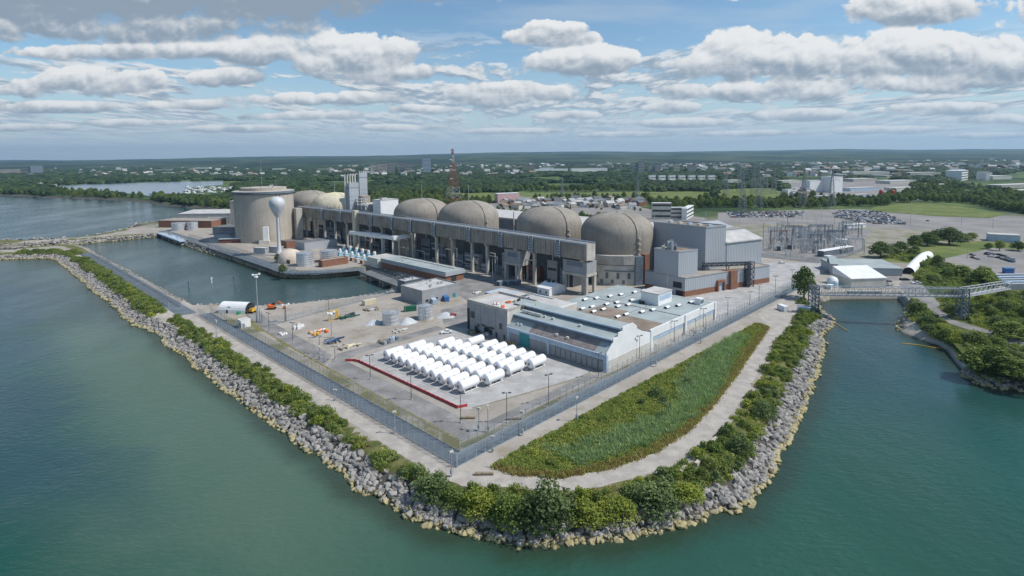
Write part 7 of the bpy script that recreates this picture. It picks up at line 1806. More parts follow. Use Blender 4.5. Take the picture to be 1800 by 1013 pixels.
basinbridge('intake_bridge', 'dark deck bridge across the basin inlet beside the brick pump house', (645, 478), (722, 507), 8.0, M_roofd)
# poles in the basin
for i, (px, py, tp) in enumerate(((372, 498, 488), (332, 506, 495), (412, 501, 487))):
    x, y = G(px, py, WZ); mb = MB(); mb.cyl(x, y, -8, hgt(*XU(x, y), tp), 0.35, 8); mb.lathe([(0.6, hgt(*XU(x, y), tp)-1.2), (0.6, hgt(*XU(x, y), tp))], 8, 0, x, y); solo(mb, 'marker_post', M_white if i == 0 else M_bsteel, ('white marker post standing in the basin', 'dark marker post in the basin, left of the white one', 'dark marker post in the basin under the far wall')[i], 'marker post', x, y, grid=False)

# ------------------------------------------------------------------ east side: channel, sluice house, footbridge
M_graylt = mat('light_grey_cladding', (0.47, 0.49, 0.50), 0.6, 0.06, 0.1)
def sluice():
    t, (x, y, L, H) = face('sluice_house', 'pale grey sluice house with mono pitched roof at the head of the channel', 'sluice house', (1496, 507), (1557, 505), 16, 490, M_offw, M_white, 4.2)
    a, b = Vector(G(1492, 525.5, WZ)), Vector(G(1548, 525.5, WZ)); d = b-a; L = d.length; x, y = a; t2 = thing('sluice_gate', 'concrete sluice gate with four dark openings under the white house', 'sluice gate', x, y, grid=False, rot=math.atan2(d.y, d.x))
    mb = MB(); mb.box(x, x+L, y+1.6, y+3, -8, 0.3); mb.box(x-0.5, x+L+0.5, y-0.4, y+1.8, -0.9, 0.4); mb.build('wall', M_conc, t2)
    for i in range(5): mb = MB(); mb.box(x+i*(L-1.2)/4, x+1.2+i*(L-1.2)/4, y-0.2, y+1.6, -8, -0.9); mb.build('pier', M_conc, t2)
    for i in range(4): mb = MB(); mb.box(x+1.2+i*(L-1.2)/4, x+(i+1)*(L-1.2)/4, y+1.45, y+1.58, -5, -1.0); mb.build('gate', M_dark, t2)
    mb = MB(); mb.bar((x, y-0.2, 1.5), (x+L, y-0.2, 1.5), 0.1); [mb.bar((x+i*L/12, y-0.2, 0.3), (x+i*L/12, y-0.2, 1.5), 0.1) for i in range(13)]; mb.build('railing', M_steel, t2)
sluice()
t, q = face('gate_building', 'long low security building with pale roof behind the sluice house', 'gate building', (1472, 484), (1586, 486), 26, 472, M_graycl, M_roofg, 1.0)
face('gate_wing', 'angled grey panel wing at the left end of the low security building', 'gate building', (1459, 483), (1472, 484), 30, 465, M_graycl, M_roofg)
def tunneltent():
    P = smoothline([G(1597, 482), G(1607, 470), G(1617, 460), G(1624, 454.5), G(1632, 452)], 5); x0, y0 = P[0]; t = thing('tunnel_tent', 'long white tunnel tent bending up the slope right of the security building', 'tunnel tent', x0, y0, grid=False)
    mb = MB(); n = 10; r_ = 3.3; hh = 4.4
    for i, p in enumerate(P):
        a, b = Vector(P[max(i-1, 0)]), Vector(P[min(i+1, len(P)-1)]); d = (b-a).normalized(); nn = Vector((-d.y, d.x))
        for j in range(n+1): q = math.pi*j/n; mb.v.append((p[0]+nn.x*r_*math.cos(q), p[1]+nn.y*r_*math.cos(q), hh*math.sin(q)**0.8))
    for i in range(len(P)-1):
        for j in range(n): k = i*(n+1)+j; mb.f.append([k, k+n+1, k+n+2, k+1]); mb.m.append(0)
    mb.f.append([(len(P)-1)*(n+1)+j for j in range(n+1)]); mb.m.append(0); mb.build('skin', M_white, t)
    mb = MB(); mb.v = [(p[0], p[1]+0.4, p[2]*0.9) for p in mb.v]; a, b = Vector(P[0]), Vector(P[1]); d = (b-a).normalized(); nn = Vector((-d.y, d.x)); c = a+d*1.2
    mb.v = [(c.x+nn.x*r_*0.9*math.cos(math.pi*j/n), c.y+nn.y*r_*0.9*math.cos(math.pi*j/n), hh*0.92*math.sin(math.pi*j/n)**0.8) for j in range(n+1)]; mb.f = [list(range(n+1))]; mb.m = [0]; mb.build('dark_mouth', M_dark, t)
tunneltent()
M_bridge = mat('pale_bridge_paint', (0.52, 0.55, 0.58), 0.6, 0.08, 0.5)
def footbridge():
    A, B, C = Vector((*G(1429.5, 549), 0)), Vector((*G(1690, 561), 0)), Vector((*G(1768, 540), 0)); zb = hgt(*XU(A.x, A.y), 518); zt = hgt(*XU(A.x, A.y), 503)
    t = thing('footbridge', 'long pale steel truss footbridge crossing the channel', 'footbridge', A.x, A.y, grid=False)
    def truss(P, Q, n, zb0, zt0, zb1, zt1, nm):
        d = (Q-P).normalized(); nn = Vector((-d.y, d.x, 0))*1.5; mb = MB(); L = (Q-P).length
        for s in (-1, 1):
            p0, q0 = P+nn*s, Q+nn*s
            lo = lambda k: (p0.lerp(q0, k).x, p0.lerp(q0, k).y, zb0+(zb1-zb0)*k); hi = lambda k: (p0.lerp(q0, k).x, p0.lerp(q0, k).y, zt0+(zt1-zt0)*k)
            mb.bar(lo(0), lo(1), 0.30); mb.bar(hi(0), hi(1), 0.26)
            for i in range(n):
                mb.bar(lo(i/n), hi(i/n), 0.13); mb.bar(lo(i/n), hi((i+1)/n), 0.12)
            mb.bar(lo(1), hi(1), 0.25)
        for i in range(n+1):
            k = i/n; c = P.lerp(Q, k); z = zt0+(zt1-zt0)*k; mb.bar((c.x-nn.x, c.y-nn.y, z), (c.x+nn.x, c.y+nn.y, z), 0.11)
        mb.build(nm, M_bridge, t)
        mb = MB(); c0, c1 = P, Q; mb.bar((c0.x, c0.y, zb0+0.15), (c1.x, c1.y, zb1+0.15), 2.8, 0, 0.3)
        for s in (-1, 1): mb.bar((c0.x+nn.x*s, c0.y+nn.y*s, zb0+0.5), (c1.x+nn.x*s, c1.y+nn.y*s, zb1+0.5), 0.06, 1, 0.9)
        mb.build('walkway', [M_roofl, M_mesh], t)
    zb2 = hgt(*XU(B.x, B.y), 521); zt2 = hgt(*XU(B.x, B.y), 507); zb3 = hgt(*XU(C.x, C.y), 507); zt3 = hgt(*XU(C.x, C.y), 495)
    truss(A, B, 22, zb, zt, zb2, zt2, 'main_truss'); truss(B, C, 9, zb2, zt2, zb3, zt3, 'ramp_truss')
    for P, z1, nm in ((A, zt+0.4, 'stair_tower'), (B, zt2, 'support_tower')):
        mb = MB(); h = 1.7
        for a in (-1, 1):
            for b in (-1, 1): mb.bar((P.x+a*h, P.y+b*h, -2), (P.x+a*h, P.y+b*h, z1), 0.36)
        k = 7
        for i in range(k):
            za, zz = z1*i/k, z1*(i+1)/k
            for (a, b, c, d) in ((-1, -1, 1, -1), (1, -1, 1, 1), (1, 1, -1, 1), (-1, 1, -1, -1)):
                mb.bar((P.x+a*h, P.y+b*h, za), (P.x+c*h, P.y+d*h, zz), 0.2); mb.bar((P.x+a*h, P.y+b*h, zz), (P.x+c*h, P.y+d*h, zz), 0.2)
            if nm == 'stair_tower': s = 1 if i % 2 else -1; mb.bar((P.x-s*h*0.8, P.y-0.2, za), (P.x+s*h*0.8, P.y-0.2, zz), 1.1, 1, 0.25)
        mb.build(nm, [M_bsteel, M_steel], t)
footbridge()
container(1386, 548, 5.5, M_white, 'white cabin at the foot of the footbridge stair tower', 0.9, name='white_cabin')
face('flatbed_trailer', 'flatbed trailer with a white and blue load beside the stair tower', 'trailer', (1402, 549), (1424, 551), 3, 541, M_bluetrim, M_white)
def dometank():
    u, v = S(1463, 505); t = thing('chemical_tank', 'white domed tank with a blue band left of the sluice house', 'storage tank', u, v)
    mb = MB(); mb.lathe([(3, 0), (3, 3.2), (2.9, 4.2)], 24, 0, u, v, cap=False); mb.build('shell', M_white, t, True); mb = MB(); mb.lathe([(2.95, 4.2), (2.2, 5.6), (1.0, 6.2), (0.01, 6.4)], 24, 0, u, v, cap=False); mb.build('dome_top', M_white, t, True); mb = MB(); mb.lathe([(3.03, 1.4), (3.03, 3.3)], 24, 0, u, v, cap=False); mb.build('band', M_sky, t)
    for i, dx in enumerate((-4.2, 4.4)):
        uu = u+dx; mb = MB(); mb.box(uu-2.4, uu+2.4, v-1.2, v+1.2, 0, 2.2); mb.box(uu-2.5, uu+2.5, v-1.3, v+1.3, 2.2, 2.45); solo(mb, 'pump_kiosk', M_white, ('white kiosk left of the domed chemical tank', 'white kiosk between the domed chemical tank and the sluice house')[i], 'kiosk', uu, v)
dometank()
# yellow floating booms
def boom(P, label):
    Q = smoothline([G(px, py, WZ) for px, py in P], 8); mb = MB(); mb.tube([(x, y, WZ+0.1) for x, y in Q], 0.17, 6); o = solo(mb, 'floating_boom', M_yellow, label, 'boom', *Q[0], grid=False, z=WZ); return o
boom([(1463, 566), (1470, 570), (1479, 576), (1489, 582)], 'yellow floating boom off the sandy tip on the left channel bank')
boom([(1585, 604), (1615, 607), (1645, 612), (1664, 612)], 'dark yellow floating boom in front of the beach on the right bank')
# roads, car park and lawns on the east side
ribbon('channel_road', smoothline(pxs([(1480, 470), (1545, 489), (1590, 491), (1606, 507), (1625, 530), (1648, 556), (1690, 571), (1745, 588), (1810, 612)]), 6), [8.0]*16+[12.0]*10+[10.0]*4+[7.0]*60, 0.030, M_asph)
sheet('staff_car_park', pxs([(1660, 455), (1700, 446), (1745, 436), (1800, 440), (1860, 470), (1800, 505), (1745, 492), (1710, 470)]), 0.020, M_lot)
sheet('east_lawn', pxs([(1585, 440), (1640, 428), (1720, 424), (1800, 428), (1800, 440), (1745, 437), (1660, 456), (1632, 470), (1600, 463), (1540, 460)]), 0.012, M_lawn)
sheet('scrub_bank', pxs([(1600, 470), (1650, 462), (1740, 494), (1900, 520), (1900, 680), (1800, 672), (1720, 655), (1690, 620), (1660, 585), (1640, 550), (1612, 505)], 0), 0.016, M_scrub)
# sea containers and gear on the right edge
for i in range(5):
    container(1747+i*6.5, 493+i*4.2, 24, M_bluetrim if i % 2 else M_graycl, ('long blue grey container at the back of the right hand stack', 'long pale container second in the right hand stack', 'long blue grey container in the middle of the right hand stack', 'long pale container fourth in the right hand stack', 'long blue grey container at the front of the right hand stack')[i], -0.75, 'long containers by the footbridge', H=3.4)
for i in range(4): container(1740+i*9, 500+i*6, 3.0, M_beige if i % 2 == 0 else M_rust, ('cream crate at the end of the container stack, farthest', 'rust red crate between the cream crates', 'cream crate in the middle below the containers', 'rust red crate nearest the footbridge ramp')[i], -0.7, 'crates at the container ends', name='crate', H=2.2, Wd=2.2)
face('blue_machine', 'small blue machine parked behind the long containers', 'machine', (1768, 481), (1783, 481), 3, 473, M_blue, M_blue)
face('long_blue_shed', 'long low blue grey shed at the far right beyond the lawn', 'shed', (1738, 424), (1793, 427), 12, 413.5, M_bluetrim, M_roofl)

# blocks and logs laid along the gravel road
for i, (px, py, L, lab) in enumerate(((1256, 777, 3.2, 'pale concrete block by the road bend, farthest up the east bank'), (1228, 815, 3.4, 'pale concrete block on the east bank, second from the top'), (1200, 828, 3.2, 'pale concrete block on the east bank, third from the top'), (1168, 838, 3.4, 'pale concrete block on the east bank, nearest the point'))):
    x, y = G(px, py); mb = MB(); mb.box(x-L/2, x+L/2, y-0.45, y+0.45, 0, 0.9); o = solo(mb, 'concrete_block', M_sand, lab, 'concrete block', x, y, 'concrete blocks along the road', grid=False); o.rotation_euler = (0, 0, R(48))
for i, (px, py, L, lab) in enumerate(((851, 835, 4.6, 'brown timber log lying by the fence corner on the point'), (823, 736, 4.2, 'timber log in the bare yard corner left of the pale pair of poles'), (903, 738, 4.4, 'timber log in the bare yard corner right of the pale pair of poles'))):
    x, y = G(px, py); mb = MB(); mb.tube([(x-L/2, y, 0.4), (x, y, 0.42), (x+L/2, y, 0.38)], [0.42, 0.4, 0.36], 10); solo(mb, 'timber_log', M_wood, lab, 'log', x, y, grid=False)

# ================================================================== EAST BANK PLANTS
def eastplants():
    r = random.Random(31); n = 0
    regs = [([(1592, 532), (1612, 528), (1640, 556), (1672, 580), (1690, 602), (1640, 588), (1606, 566)], 12, 'on the right bank between the beach and the road'),
            ([(1650, 515), (1700, 530), (1800, 515), (1830, 560), (1800, 585), (1740, 580), (1690, 563), (1652, 545)], 24, 'on the slope under the footbridge ramp'),
            ([(1602, 470), (1650, 460), (1735, 490), (1752, 505), (1690, 506), (1640, 505), (1612, 495)], 22, 'on the slope above the footbridge'),
            ([(1664, 600), (1740, 600), (1830, 620), (1830, 676), (1760, 672), (1715, 660), (1694, 632)], 22, 'on the right hand shore below the second road'),
            ([(1540, 452), (1600, 440), (1660, 455), (1640, 468), (1600, 462)], 8, 'on the lawn left of the white tunnel tent')]
    for P, k, where in regs:
        pg = pxs(P, -0.3); xs = [p[0] for p in pg]; ys = [p[1] for p in pg]; c = 0; tries = 0
        while c < k and tries < 900:
            tries += 1; x, y = r.uniform(min(xs), max(xs)), r.uniform(min(ys), max(ys))
            if not inpoly(x, y, pg): continue
            z = land_z(x, y)
            if z < -2.6: continue
            kk = r.choice('AABBY'); w = r.uniform(4, 9.5); put_shrub(x, y, w*r.uniform(0.4, 0.62), w, kk, {'A': 'mid green bush ', 'B': 'dark green bush ', 'Y': 'yellowish green bush '}[kk]+where, 'bushes '+where); c += 1
        W_ = []
        while len(W_) < k*26:
            x, y = r.uniform(min(xs), max(xs)), r.uniform(min(ys), max(ys))
            if inpoly(x, y, pg): W_.append((x, y))
        hz = land_h([a for a, b in W_], [b for a, b in W_]); W_ = [(a, b, z) for (a, b), z in zip(W_, hz) if z > -2.4]
        scatter('east_bank_weeds', W_, [(s, s, s*0.8) for s in (r.uniform(1.3, 2.6) for _ in W_)], TUFT['weed']+[shrub_mesh(91, 0.9, 1.8, 90, 0.4, M_leafA, 4), shrub_mesh(93, 0.9, 1.8, 90, 0.4, M_leafB, 4)], 'weeds and ground cover '+where)
eastplants()
treepx(1413, 524, 468, 38, ('round', 0), 'single leafy tree standing by the fence where the gravel apron ends')
TL = [(1748, 652, 606, 54, 'spread0', 'big spreading willow on the right hand shore above the rocks'), (1712, 648, 612, 40, 'spread0', 'smaller willow left of the big spreading one on the right hand shore'), (1792, 668, 632, 44, 'spread0', 'low spreading tree at the right edge above the shore rocks'), (1775, 596, 562, 46, 'spread0', 'broad tree beside the second road below the footbridge ramp'),
      (1548, 453, 424, 34, 'round', 'dark round tree at the left end of the lawn'), (1583, 442, 424, 24, 'round', 'small tree right of the dark round tree at the lawn'), (1607, 437, 414, 26, 'tall', 'tree at the left of the clump behind the lawn'), (1630, 432, 408, 30, 'round', 'dark tree second in the clump behind the lawn'), (1668, 430, 399, 38, 'round', 'largest dark tree of the clump behind the lawn'), (1645, 426, 404, 26, 'round', 'tree just left of the largest one behind the lawn'), (1692, 424, 410, 24, 'round', 'tree right of the largest one behind the lawn'), (1708, 422, 409, 18, 'tall', 'slim tree at the right end of the clump behind the lawn'),
      (1757, 441, 422, 14, 'tall', 'slim dark tree by the staff car park'), (1790, 441, 424, 20, 'round', 'dark tree at the right edge by the staff car park'), (1738, 438, 427, 12, 'round', 'small tree left of the slim dark one by the staff car park'), (1728, 500, 468, 36, 'spread0', 'pale green willow on the slope left of the long containers'), (1690, 486, 466, 30, 'spread0', 'pale green tree on the slope beyond the footbridge'), (1648, 468, 448, 16, 'round', 'tree at the upper end of the white tunnel tent'),
      (497, 482, 464, 15, 'round', 'round tree on the basin bank reflected in the water'), (488, 462, 446, 12, 'round', 'small dark tree at the foot of the water tower')]
for px, py, top, w, k, lab in TL: treepx(px, py, top, w, ('spread', 0) if k == 'spread0' else (k, rnd.randint(0, 1)), lab)

# ================================================================== SUBSTATION AND CAR PARKS
sheet('substation_yard', pxs([(1338, 452), (1345, 402), (1440, 396), (1530, 404), (1512, 440), (1484, 452), (1440, 462)]), 0.012, M_asph)
sheet('car_park', pxs([(1262, 396), (1262, 374), (1420, 369), (1500, 368), (1590, 371), (1660, 373), (1790, 381), (1900, 388), (1900, 415), (1740, 414), (1620, 404), (1560, 402), (1450, 398), (1420, 394)]), 0.020, M_lot)
sheet('overflow_car_park', pxs([(1640, 404), (1700, 398), (1900, 400), (1900, 430), (1800, 428), (1740, 424)]), 0.024, M_lot)
def portal(px, py, top, wpx, m, label, group, ins=True):
    u, v = XU(*G(px, py)); x, y = G(px, py); H = hgt(u, v, top); w = wpx/FPX*math.hypot(x, y)
    t = thing('substation_gantry', label, 'gantry', x, y, group, grid=False)
    for s in (0, 1):
        mb = MB(); X = x+s*w
        for a in (-0.5, 0.5): mb.bar((X+a, y, 0), (X+a*0.7, y, H), 0.24)
        for i in range(5): mb.bar((X-0.5, y, H*i/5), (X+0.45, y, H*(i+1)/5), 0.14)
        mb.build('leg', m, t)
    mb = MB(); mb.bar((x-0.5, y, H), (x+w+0.5, y, H), 0.3); mb.bar((x-0.5, y, H-1.3), (x+w+0.5, y, H-1.3), 0.3)
    for i in range(8): mb.bar((x+w*i/8, y, H-1.3), (x+w*(i+1)/8, y, H), 0.14)
    mb.build('beam', m, t)
    if ins:
        for i in range(3): mb = MB(); X = x+w*(i+0.5)/3; mb.cyl(X, y, H-3.4, H-1.3, 0.22, 6); mb.build('insulator', M_offw, t)
    return t
portal(1354, 439, 405, 26, M_rust, 'red brown portal frame at the near left of the substation', None, False)
q = random.Random(17)
for i in range(40):
    px = q.uniform(1350, 1492); py = q.uniform(405, 447); portal(px, py, py-q.uniform(13, 26)*(py-268)/160, q.uniform(12, 26), M_steel if i % 3 else M_bsteel, 'grey lattice gantry frame among the substation gear', 'grey substation gantries')
def isolator():
    t = thing('insulator_post', 'grey post with white insulators in the substation', 'insulator', 0, 0, 'substation insulators', grid=False)
    mb = MB(); mb.box(-0.25, 0.25, -0.25, 0.25, 0, 2.6); mb.box(-1.6, 1.6, -0.2, 0.2, 2.6, 2.9); mb.build('support', M_steel, t)
    mb = MB()
    for s in (-1.3, 0, 1.3): mb.lathe([(0.24, 2.9), (0.14, 3.3), (0.26, 3.4), (0.14, 3.9), (0.26, 4.0), (0.14, 4.6), (0.05, 4.8)], 8, 0, s, 0)
    mb.build('insulators', M_offw, t); return t
iso = isolator()
for i in range(84):
    x, y = G(q.uniform(1350, 1498), q.uniform(404, 449))
    if i == 0: iso.location = (x, y, 0)
    else: dup(iso, (x, y, 0), q.uniform(0, 0.4), scale=q.uniform(0.9, 1.4))
for i in range(7):
    px, py = q.uniform(1372, 1488), q.uniform(412, 444); u, v = S(px, py); mb = MB(); mb.box(u, u+5, v, v+3.4, 0.3, 3.8); [mb.box(u-0.8, u-0.1, v+0.4+k*0.8, v+0.9+k*0.8, 0.6, 3.2, 1) for k in range(4)]; [mb.cyl(u+1+k*1.5, v+1.7, 3.8, 5.6, 0.25, 8, 2) for k in range(3)]; mb.cyl(u+4.4, v+0.8, 4.2, 5.0, 0.5, 10, 1)
    solo(mb, 'transformer', [M_steel, M_bsteel, M_offw], 'grey transformer with white bushings in the substation yard', 'transformer', u, v, 'substation transformers')
SP = [(1341, 436, 392, M_rust), (1391, 441, 402, M_dsteel), (1384, 408, 375, M_dsteel), (1395, 399, 378, M_offw), (1408, 443, 405, M_steel), (1437, 440, 404, M_dsteel), (1443, 405, 366, M_offw), (1487, 415, 389, M_dsteel), (1407, 462, 446, M_offw), (1515, 420, 395, M_steel), (1466, 410, 384, M_steel), (1519, 447, 420, M_steel), (1360, 440, 398, M_dsteel), (1425, 438, 400, M_steel), (1455, 432, 398, M_dsteel), (1475, 424, 394, M_steel), (1372, 428, 390, M_steel)]
for px, py, top, m in SP: mast(px, py, top, 'slim pole among the substation gear' if m is not M_rust else 'red brown pole at the corner of the sloped roof hall', 'substation_pole', 1.3, False, m, 'slim substation poles' if m is not M_rust else None)
fence('substation_fence', 'blue grey fence along the near edge of the substation', [S(1338, 452), S(1400, 458), S(1440, 463), S(1490, 452), S(1520, 440)], 3.4, 4.0)
face('control_hut', 'long low white roofed control hut at the near right of the substation', 'control hut', (1448, 452), (1500, 443), 5, 438, M_grayd, M_white)
face('white_cabin_block', 'white cabin block on the right side of the substation', 'cabin', (1475, 428), (1490, 428), 6, 422, M_white, M_white)
face('white_trailer', 'white trailer parked between the substation and the crowded car park', 'trailer', (1489, 402), (1522, 400), 5, 395, M_white, M_white)
t, _q = face('site_lorry', 'white lorry beside the low control hut', 'lorry', (1455, 457), (1464, 456), 3, 451, M_white, M_white)
# cars
def carrows():
    r = random.Random(23); CC = ['black']*4+['grey']*4+['white']*4+['silver']*3+['blue']*2+['red']; WORD = {'black': 'black', 'grey': 'dark grey', 'white': 'white', 'silver': 'silver', 'blue': 'dark blue', 'red': 'dark red'}
    n = 0
    def rows(yl, x0, x1, slope, where, pitch, fill, mx):
        nonlocal n
        for k, y in enumerate(yl):
            xa, xb = x0(k), x1(k); a, b = Vector(G(xa, y)), Vector(G(xb, y+slope*(xb-xa))); L = (b-a).length; d = (b-a).normalized(); ang = math.atan2(d.y, d.x)+1.571; m = int(L/pitch)
            for i in range(m):
                if r.random() > fill or mx <= 0: continue
                p = a+d*(i+0.5)*pitch; c = r.choice(CC); car(p.x, p.y, ang+r.choice((0, 3.1416))+r.uniform(-0.04, 0.04), c, WORD[c]+' car parked '+where, WORD[c]+' cars '+where, z=0.03); n += 1; mx -= 1
    rows((370.8, 373.4, 376.2, 379.2, 382.4, 385.8, 389.4, 393.2), lambda k: 1462+[10, 2, 0, 0, 4, 18, 40, 66][k], lambda k: 1538+[0, 14, 22, 30, 36, 44, 52, 58][k], 0.022, 'in the crowded car park behind the substation', 2.9, 0.9, 176)
    rows((374.0, 378.0, 382.5), lambda k: 1276+k*4, lambda k: 1420-k*10, -0.006, 'in the car park behind the grey halls', 3.0, 0.80, 94)
    rows((376.0, 379.5, 383.5, 388.5), lambda k: 1590+k*6, lambda k: 1660+k*8, 0.02, 'scattered over the open side of the big car park', 5, 0.12, 9)
    for i, (px, py) in enumerate(((1709, 449), (1711, 454), (1718, 456), (1735, 448), (1742, 452), (1750, 453), (1757, 454.5), (1764, 457), (1771, 459), (1778, 461), (1737, 446), (1747, 447.5), (1756, 449), (1764, 451), (1772, 454), (1780, 457))):
        c = ['grey', 'black', 'silver', 'black', 'white', 'white', 'black', 'grey', 'black', 'blue', 'grey', 'silver', 'black', 'black', 'silver', 'silver'][i]; pcar(px, py, r.uniform(0.4, 0.6)+1.2, c, WORD[c]+' car parked in the staff car park above the long containers', group=WORD[c]+' cars in the staff car park')
carrows()
def carmass():
    r = random.Random(29); P = []
    for k, y in enumerate((371.9, 374.6, 377.6, 380.6, 384.0, 387.4, 391.0)):
        x0, x1 = 1468+[8, 4, 0, 4, 12, 30, 56][k], 1545+[4, 14, 20, 28, 36, 44, 50][k]
        x = x0
        while x < x1:
            if r.random() < 0.72: P.append((*G(x, y+0.02*(x-x0)), 0.03))
            x += 2.9*FPX/math.hypot(*G(x, y))
    for k, y in enumerate((375.8, 380.0)):
        x = 1280
        while x < 1410:
            if r.random() < 0.75: P.append((*G(x, y), 0.03))
            x += 2.9*FPX/math.hypot(*G(x, y))
    ms = [CARME[(c, 'car')] for c in ('black', 'grey', 'white', 'silver', 'blue', 'white', 'black', 'grey', 'silver')]
    scatter('packed_cars', P, [(1.05, 1.0, 1.0)]*len(P), ms, 'cars packed between the nearer rows of the car parks', 6)
carmass()

# ================================================================== OPEN COUNTRY
BAY = pxs([(96, 328), (150, 324), (230, 322), (300, 320), (392, 318.5), (392, 325), (330, 331), (320, 340), (300, 344), (262, 345), (240, 341), (175, 339.5), (128, 337)])
sheet('bay_water', BAY, 0.25, mat('bay_water_surface', (0.16, 0.21, 0.26), 0.18, 0.12, 0.02, spec=0.5))
sheet('field', pxs([(690, 352), (700, 342), (800, 338), (960, 340), (1170, 336), (1260, 338), (1250, 349), (1140, 354), (1010, 352), (860, 357), (760, 360)]), 0.3, M_lawn)
sheet('field', pxs([(1520, 372), (1545, 362), (1600, 358), (1680, 362), (1770, 376), (1740, 384), (1640, 380), (1570, 374)]), 0.3, M_lawn)
sheet('field', pxs([(1250, 350), (1255, 336), (1330, 330), (1372, 334), (1370, 350), (1310, 354)]), 0.35, M_lawn)
sheet('industrial_yard', pxs([(1375, 342), (1390, 318), (1560, 316), (1660, 330), (1650, 352), (1560, 356), (1420, 356)]), 0.3, M_lot)
sheet('town_yard', pxs([(855, 362), (870, 352), (1000, 358), (1110, 356), (1130, 366), (1240, 384), (1250, 396), (1160, 400), (900, 378)]), 0.3, M_lot)
CLEAR = [pxs(P) for P in ([(1335, 460), (1335, 368), (1500, 364), (1700, 370), (1900, 380), (1900, 440), (1700, 420), (1600, 410), (1500, 460)], [(690, 356), (700, 341), (960, 338), (1255, 337), (1250, 350), (1010, 353), (760, 361)], [(1520, 373), (1545, 360), (1680, 360), (1775, 377), (1640, 382)],
         [(1375, 346), (1390, 317), (1560, 315), (1660, 330), (1640, 350), (1540, 353)], [(855, 366), (870, 350), (1110, 354), (1250, 382), (1255, 400), (900, 380)], [(1140, 400), (1140, 376), (1262, 370), (1340, 368), (1340, 400)], [(90, 348), (96, 326), (392, 317), (420, 330), (400, 345), (262, 349), (170, 342)],
         [(1255, 352), (1262, 333), (1372, 330), (1372, 352)], [(1665, 322), (1800, 300), (1900, 310), (1900, 345), (1760, 350), (1700, 330)], [(180, 436), (215, 400), (300, 368), (425, 372), (430, 440)])]
PLANT = [uvs([(-30, -60), (150, -60), (330, 0), (330, 120), (300, 520), (120, 520), (60, 480), (-30, 230)])]
def hides(x, y):
    """a tree here would stand close in front of a far building"""
    return any(b-170 < y < b+60 and abs(x*b/y-a) < w for a, b, w in FARB)
def open_ground(x, y, c=CLEAR):
    return any(inpoly(x, y, P) for P in c)
def woods():
    """woodland that reads as one mass: leafy crowns near, coarser clumps farther"""
    cl = [c for (c, t) in TREES.values()]; r = random.Random(77); near, far, vfar = [], [], []
    def blob(seed):
        bm = bmesh.new(); bmesh.ops.create_icosphere(bm, subdivisions=3, radius=1.0); q = random.Random(seed)
        for v in bm.verts:
            n_ = mnoise.noise(v.co*1.6+Vector((seed*3.1, 0, 0)))+0.6*mnoise.noise(v.co*3.7+Vector((0, seed, 0)))+0.5*mnoise.noise(v.co*8+Vector((0, 0, seed))); v.co *= 1+0.38*n_
            v.co.z = v.co.z*0.62+0.35
        me = bpy.data.meshes.new('woodland_clump'); bm.to_mesh(me); bm.free(); me.materials.append(M_wood_far); a = me.attributes.new('tone', 'FLOAT', 'POINT'); a.data.foreach_set('value', [q.random()*0.5+0.25]*len(me.vertices)); return me
    global M_wood_far
    M_wood_far = leafmat('woodland_canopy', (0.018, 0.042, 0.016), (0.040, 0.074, 0.022), (0.075, 0.115, 0.032))
    blobs = [blob(i) for i in range(5)]
    d = 640.0
    while d < 5200:
        sp = max(8.5, d*0.0082); n = int(1.75*d/sp)
        for i in range(n):
            px = r.uniform(-120, 1920); a = math.atan((px-900)/FPX); yy = d*r.uniform(0.995, 1.0)+r.uniform(-sp, sp)*0.5; x, y = yy*math.tan(a), yy
            if land_sd(np.array([x]), np.array([y]))[0][0] < 12: continue
            if open_ground(x, y) or open_ground(x, y, PLANT) or hides(x, y): continue
            f = mnoise.noise(Vector((x*0.0030, y*0.0030, 1)))+0.55*mnoise.noise(Vector((x*0.011, y*0.011, 5)))
            if f < (-0.16 if d < 1300 else -0.22 if d < 2600 else -0.26): continue
            s = r.uniform(0.7, 1.25)
            if d < 950: near.append((x, y, s))
            else: far.append((x, y, s*sp*0.85))
        d += sp*(1.0 if d < 1500 else 1.5)
    # the dense belts nearer than that
    for P, n, wd in (([(1150, 366), (1240, 360), (1330, 361), (1440, 361), (1500, 358), (1562, 358)], 330, 5.0), ([(1545, 352), (1620, 346), (1700, 350), (1770, 362), (1850, 376)], 420, 9.0), ([(1600, 330), (1680, 332), (1800, 350), (1880, 356)], 300, 6.0), ([(500, 344), (600, 339), (700, 343), (790, 345)], 420, 9.0), ([(690, 341), (800, 336), (960, 335), (1150, 333), (1260, 334)], 340, 2.5), ([(640, 353), (720, 354), (800, 353), (870, 357)], 90, 3.0), ([(930, 349), (1020, 350), (1140, 349)], 40, 3.0), ([(270, 350), (330, 357), (412, 366)], 240, 6.0), ([(0, 339), (80, 339), (190, 343)], 170, 4.5)):
        L = lengths(P)
        for i in range(n):
            s = r.random()*L[-1]; j = max(0, min(len(P)-2, int(np.searchsorted(L, s)-1))); k = (s-L[j])/max(1e-6, L[j+1]-L[j]); x, y = G(P[j][0]+(P[j+1][0]-P[j][0])*k, P[j][1]+(P[j+1][1]-P[j][1])*k+r.uniform(-wd, wd))
            if land_sd(np.array([x]), np.array([y]))[0][0] > 10 and not open_ground(x, y, PLANT): near.append((x, y, r.uniform(0.75, 1.3)))
    scatter('woodland', [(x, y, -0.3) for x, y, s in near], [(s*1.05, s*1.05, s*1.05) for x, y, s in near], cl, 'woods behind the plant', 3)
    scatter('far_woodland', [(x, y, 0.0) for x, y, s in far], [(s, s, min(s, 9)*0.95+2) for x, y, s in far], blobs, 'dark woods stretching to the hills', 4)
    return len(near), len(far)
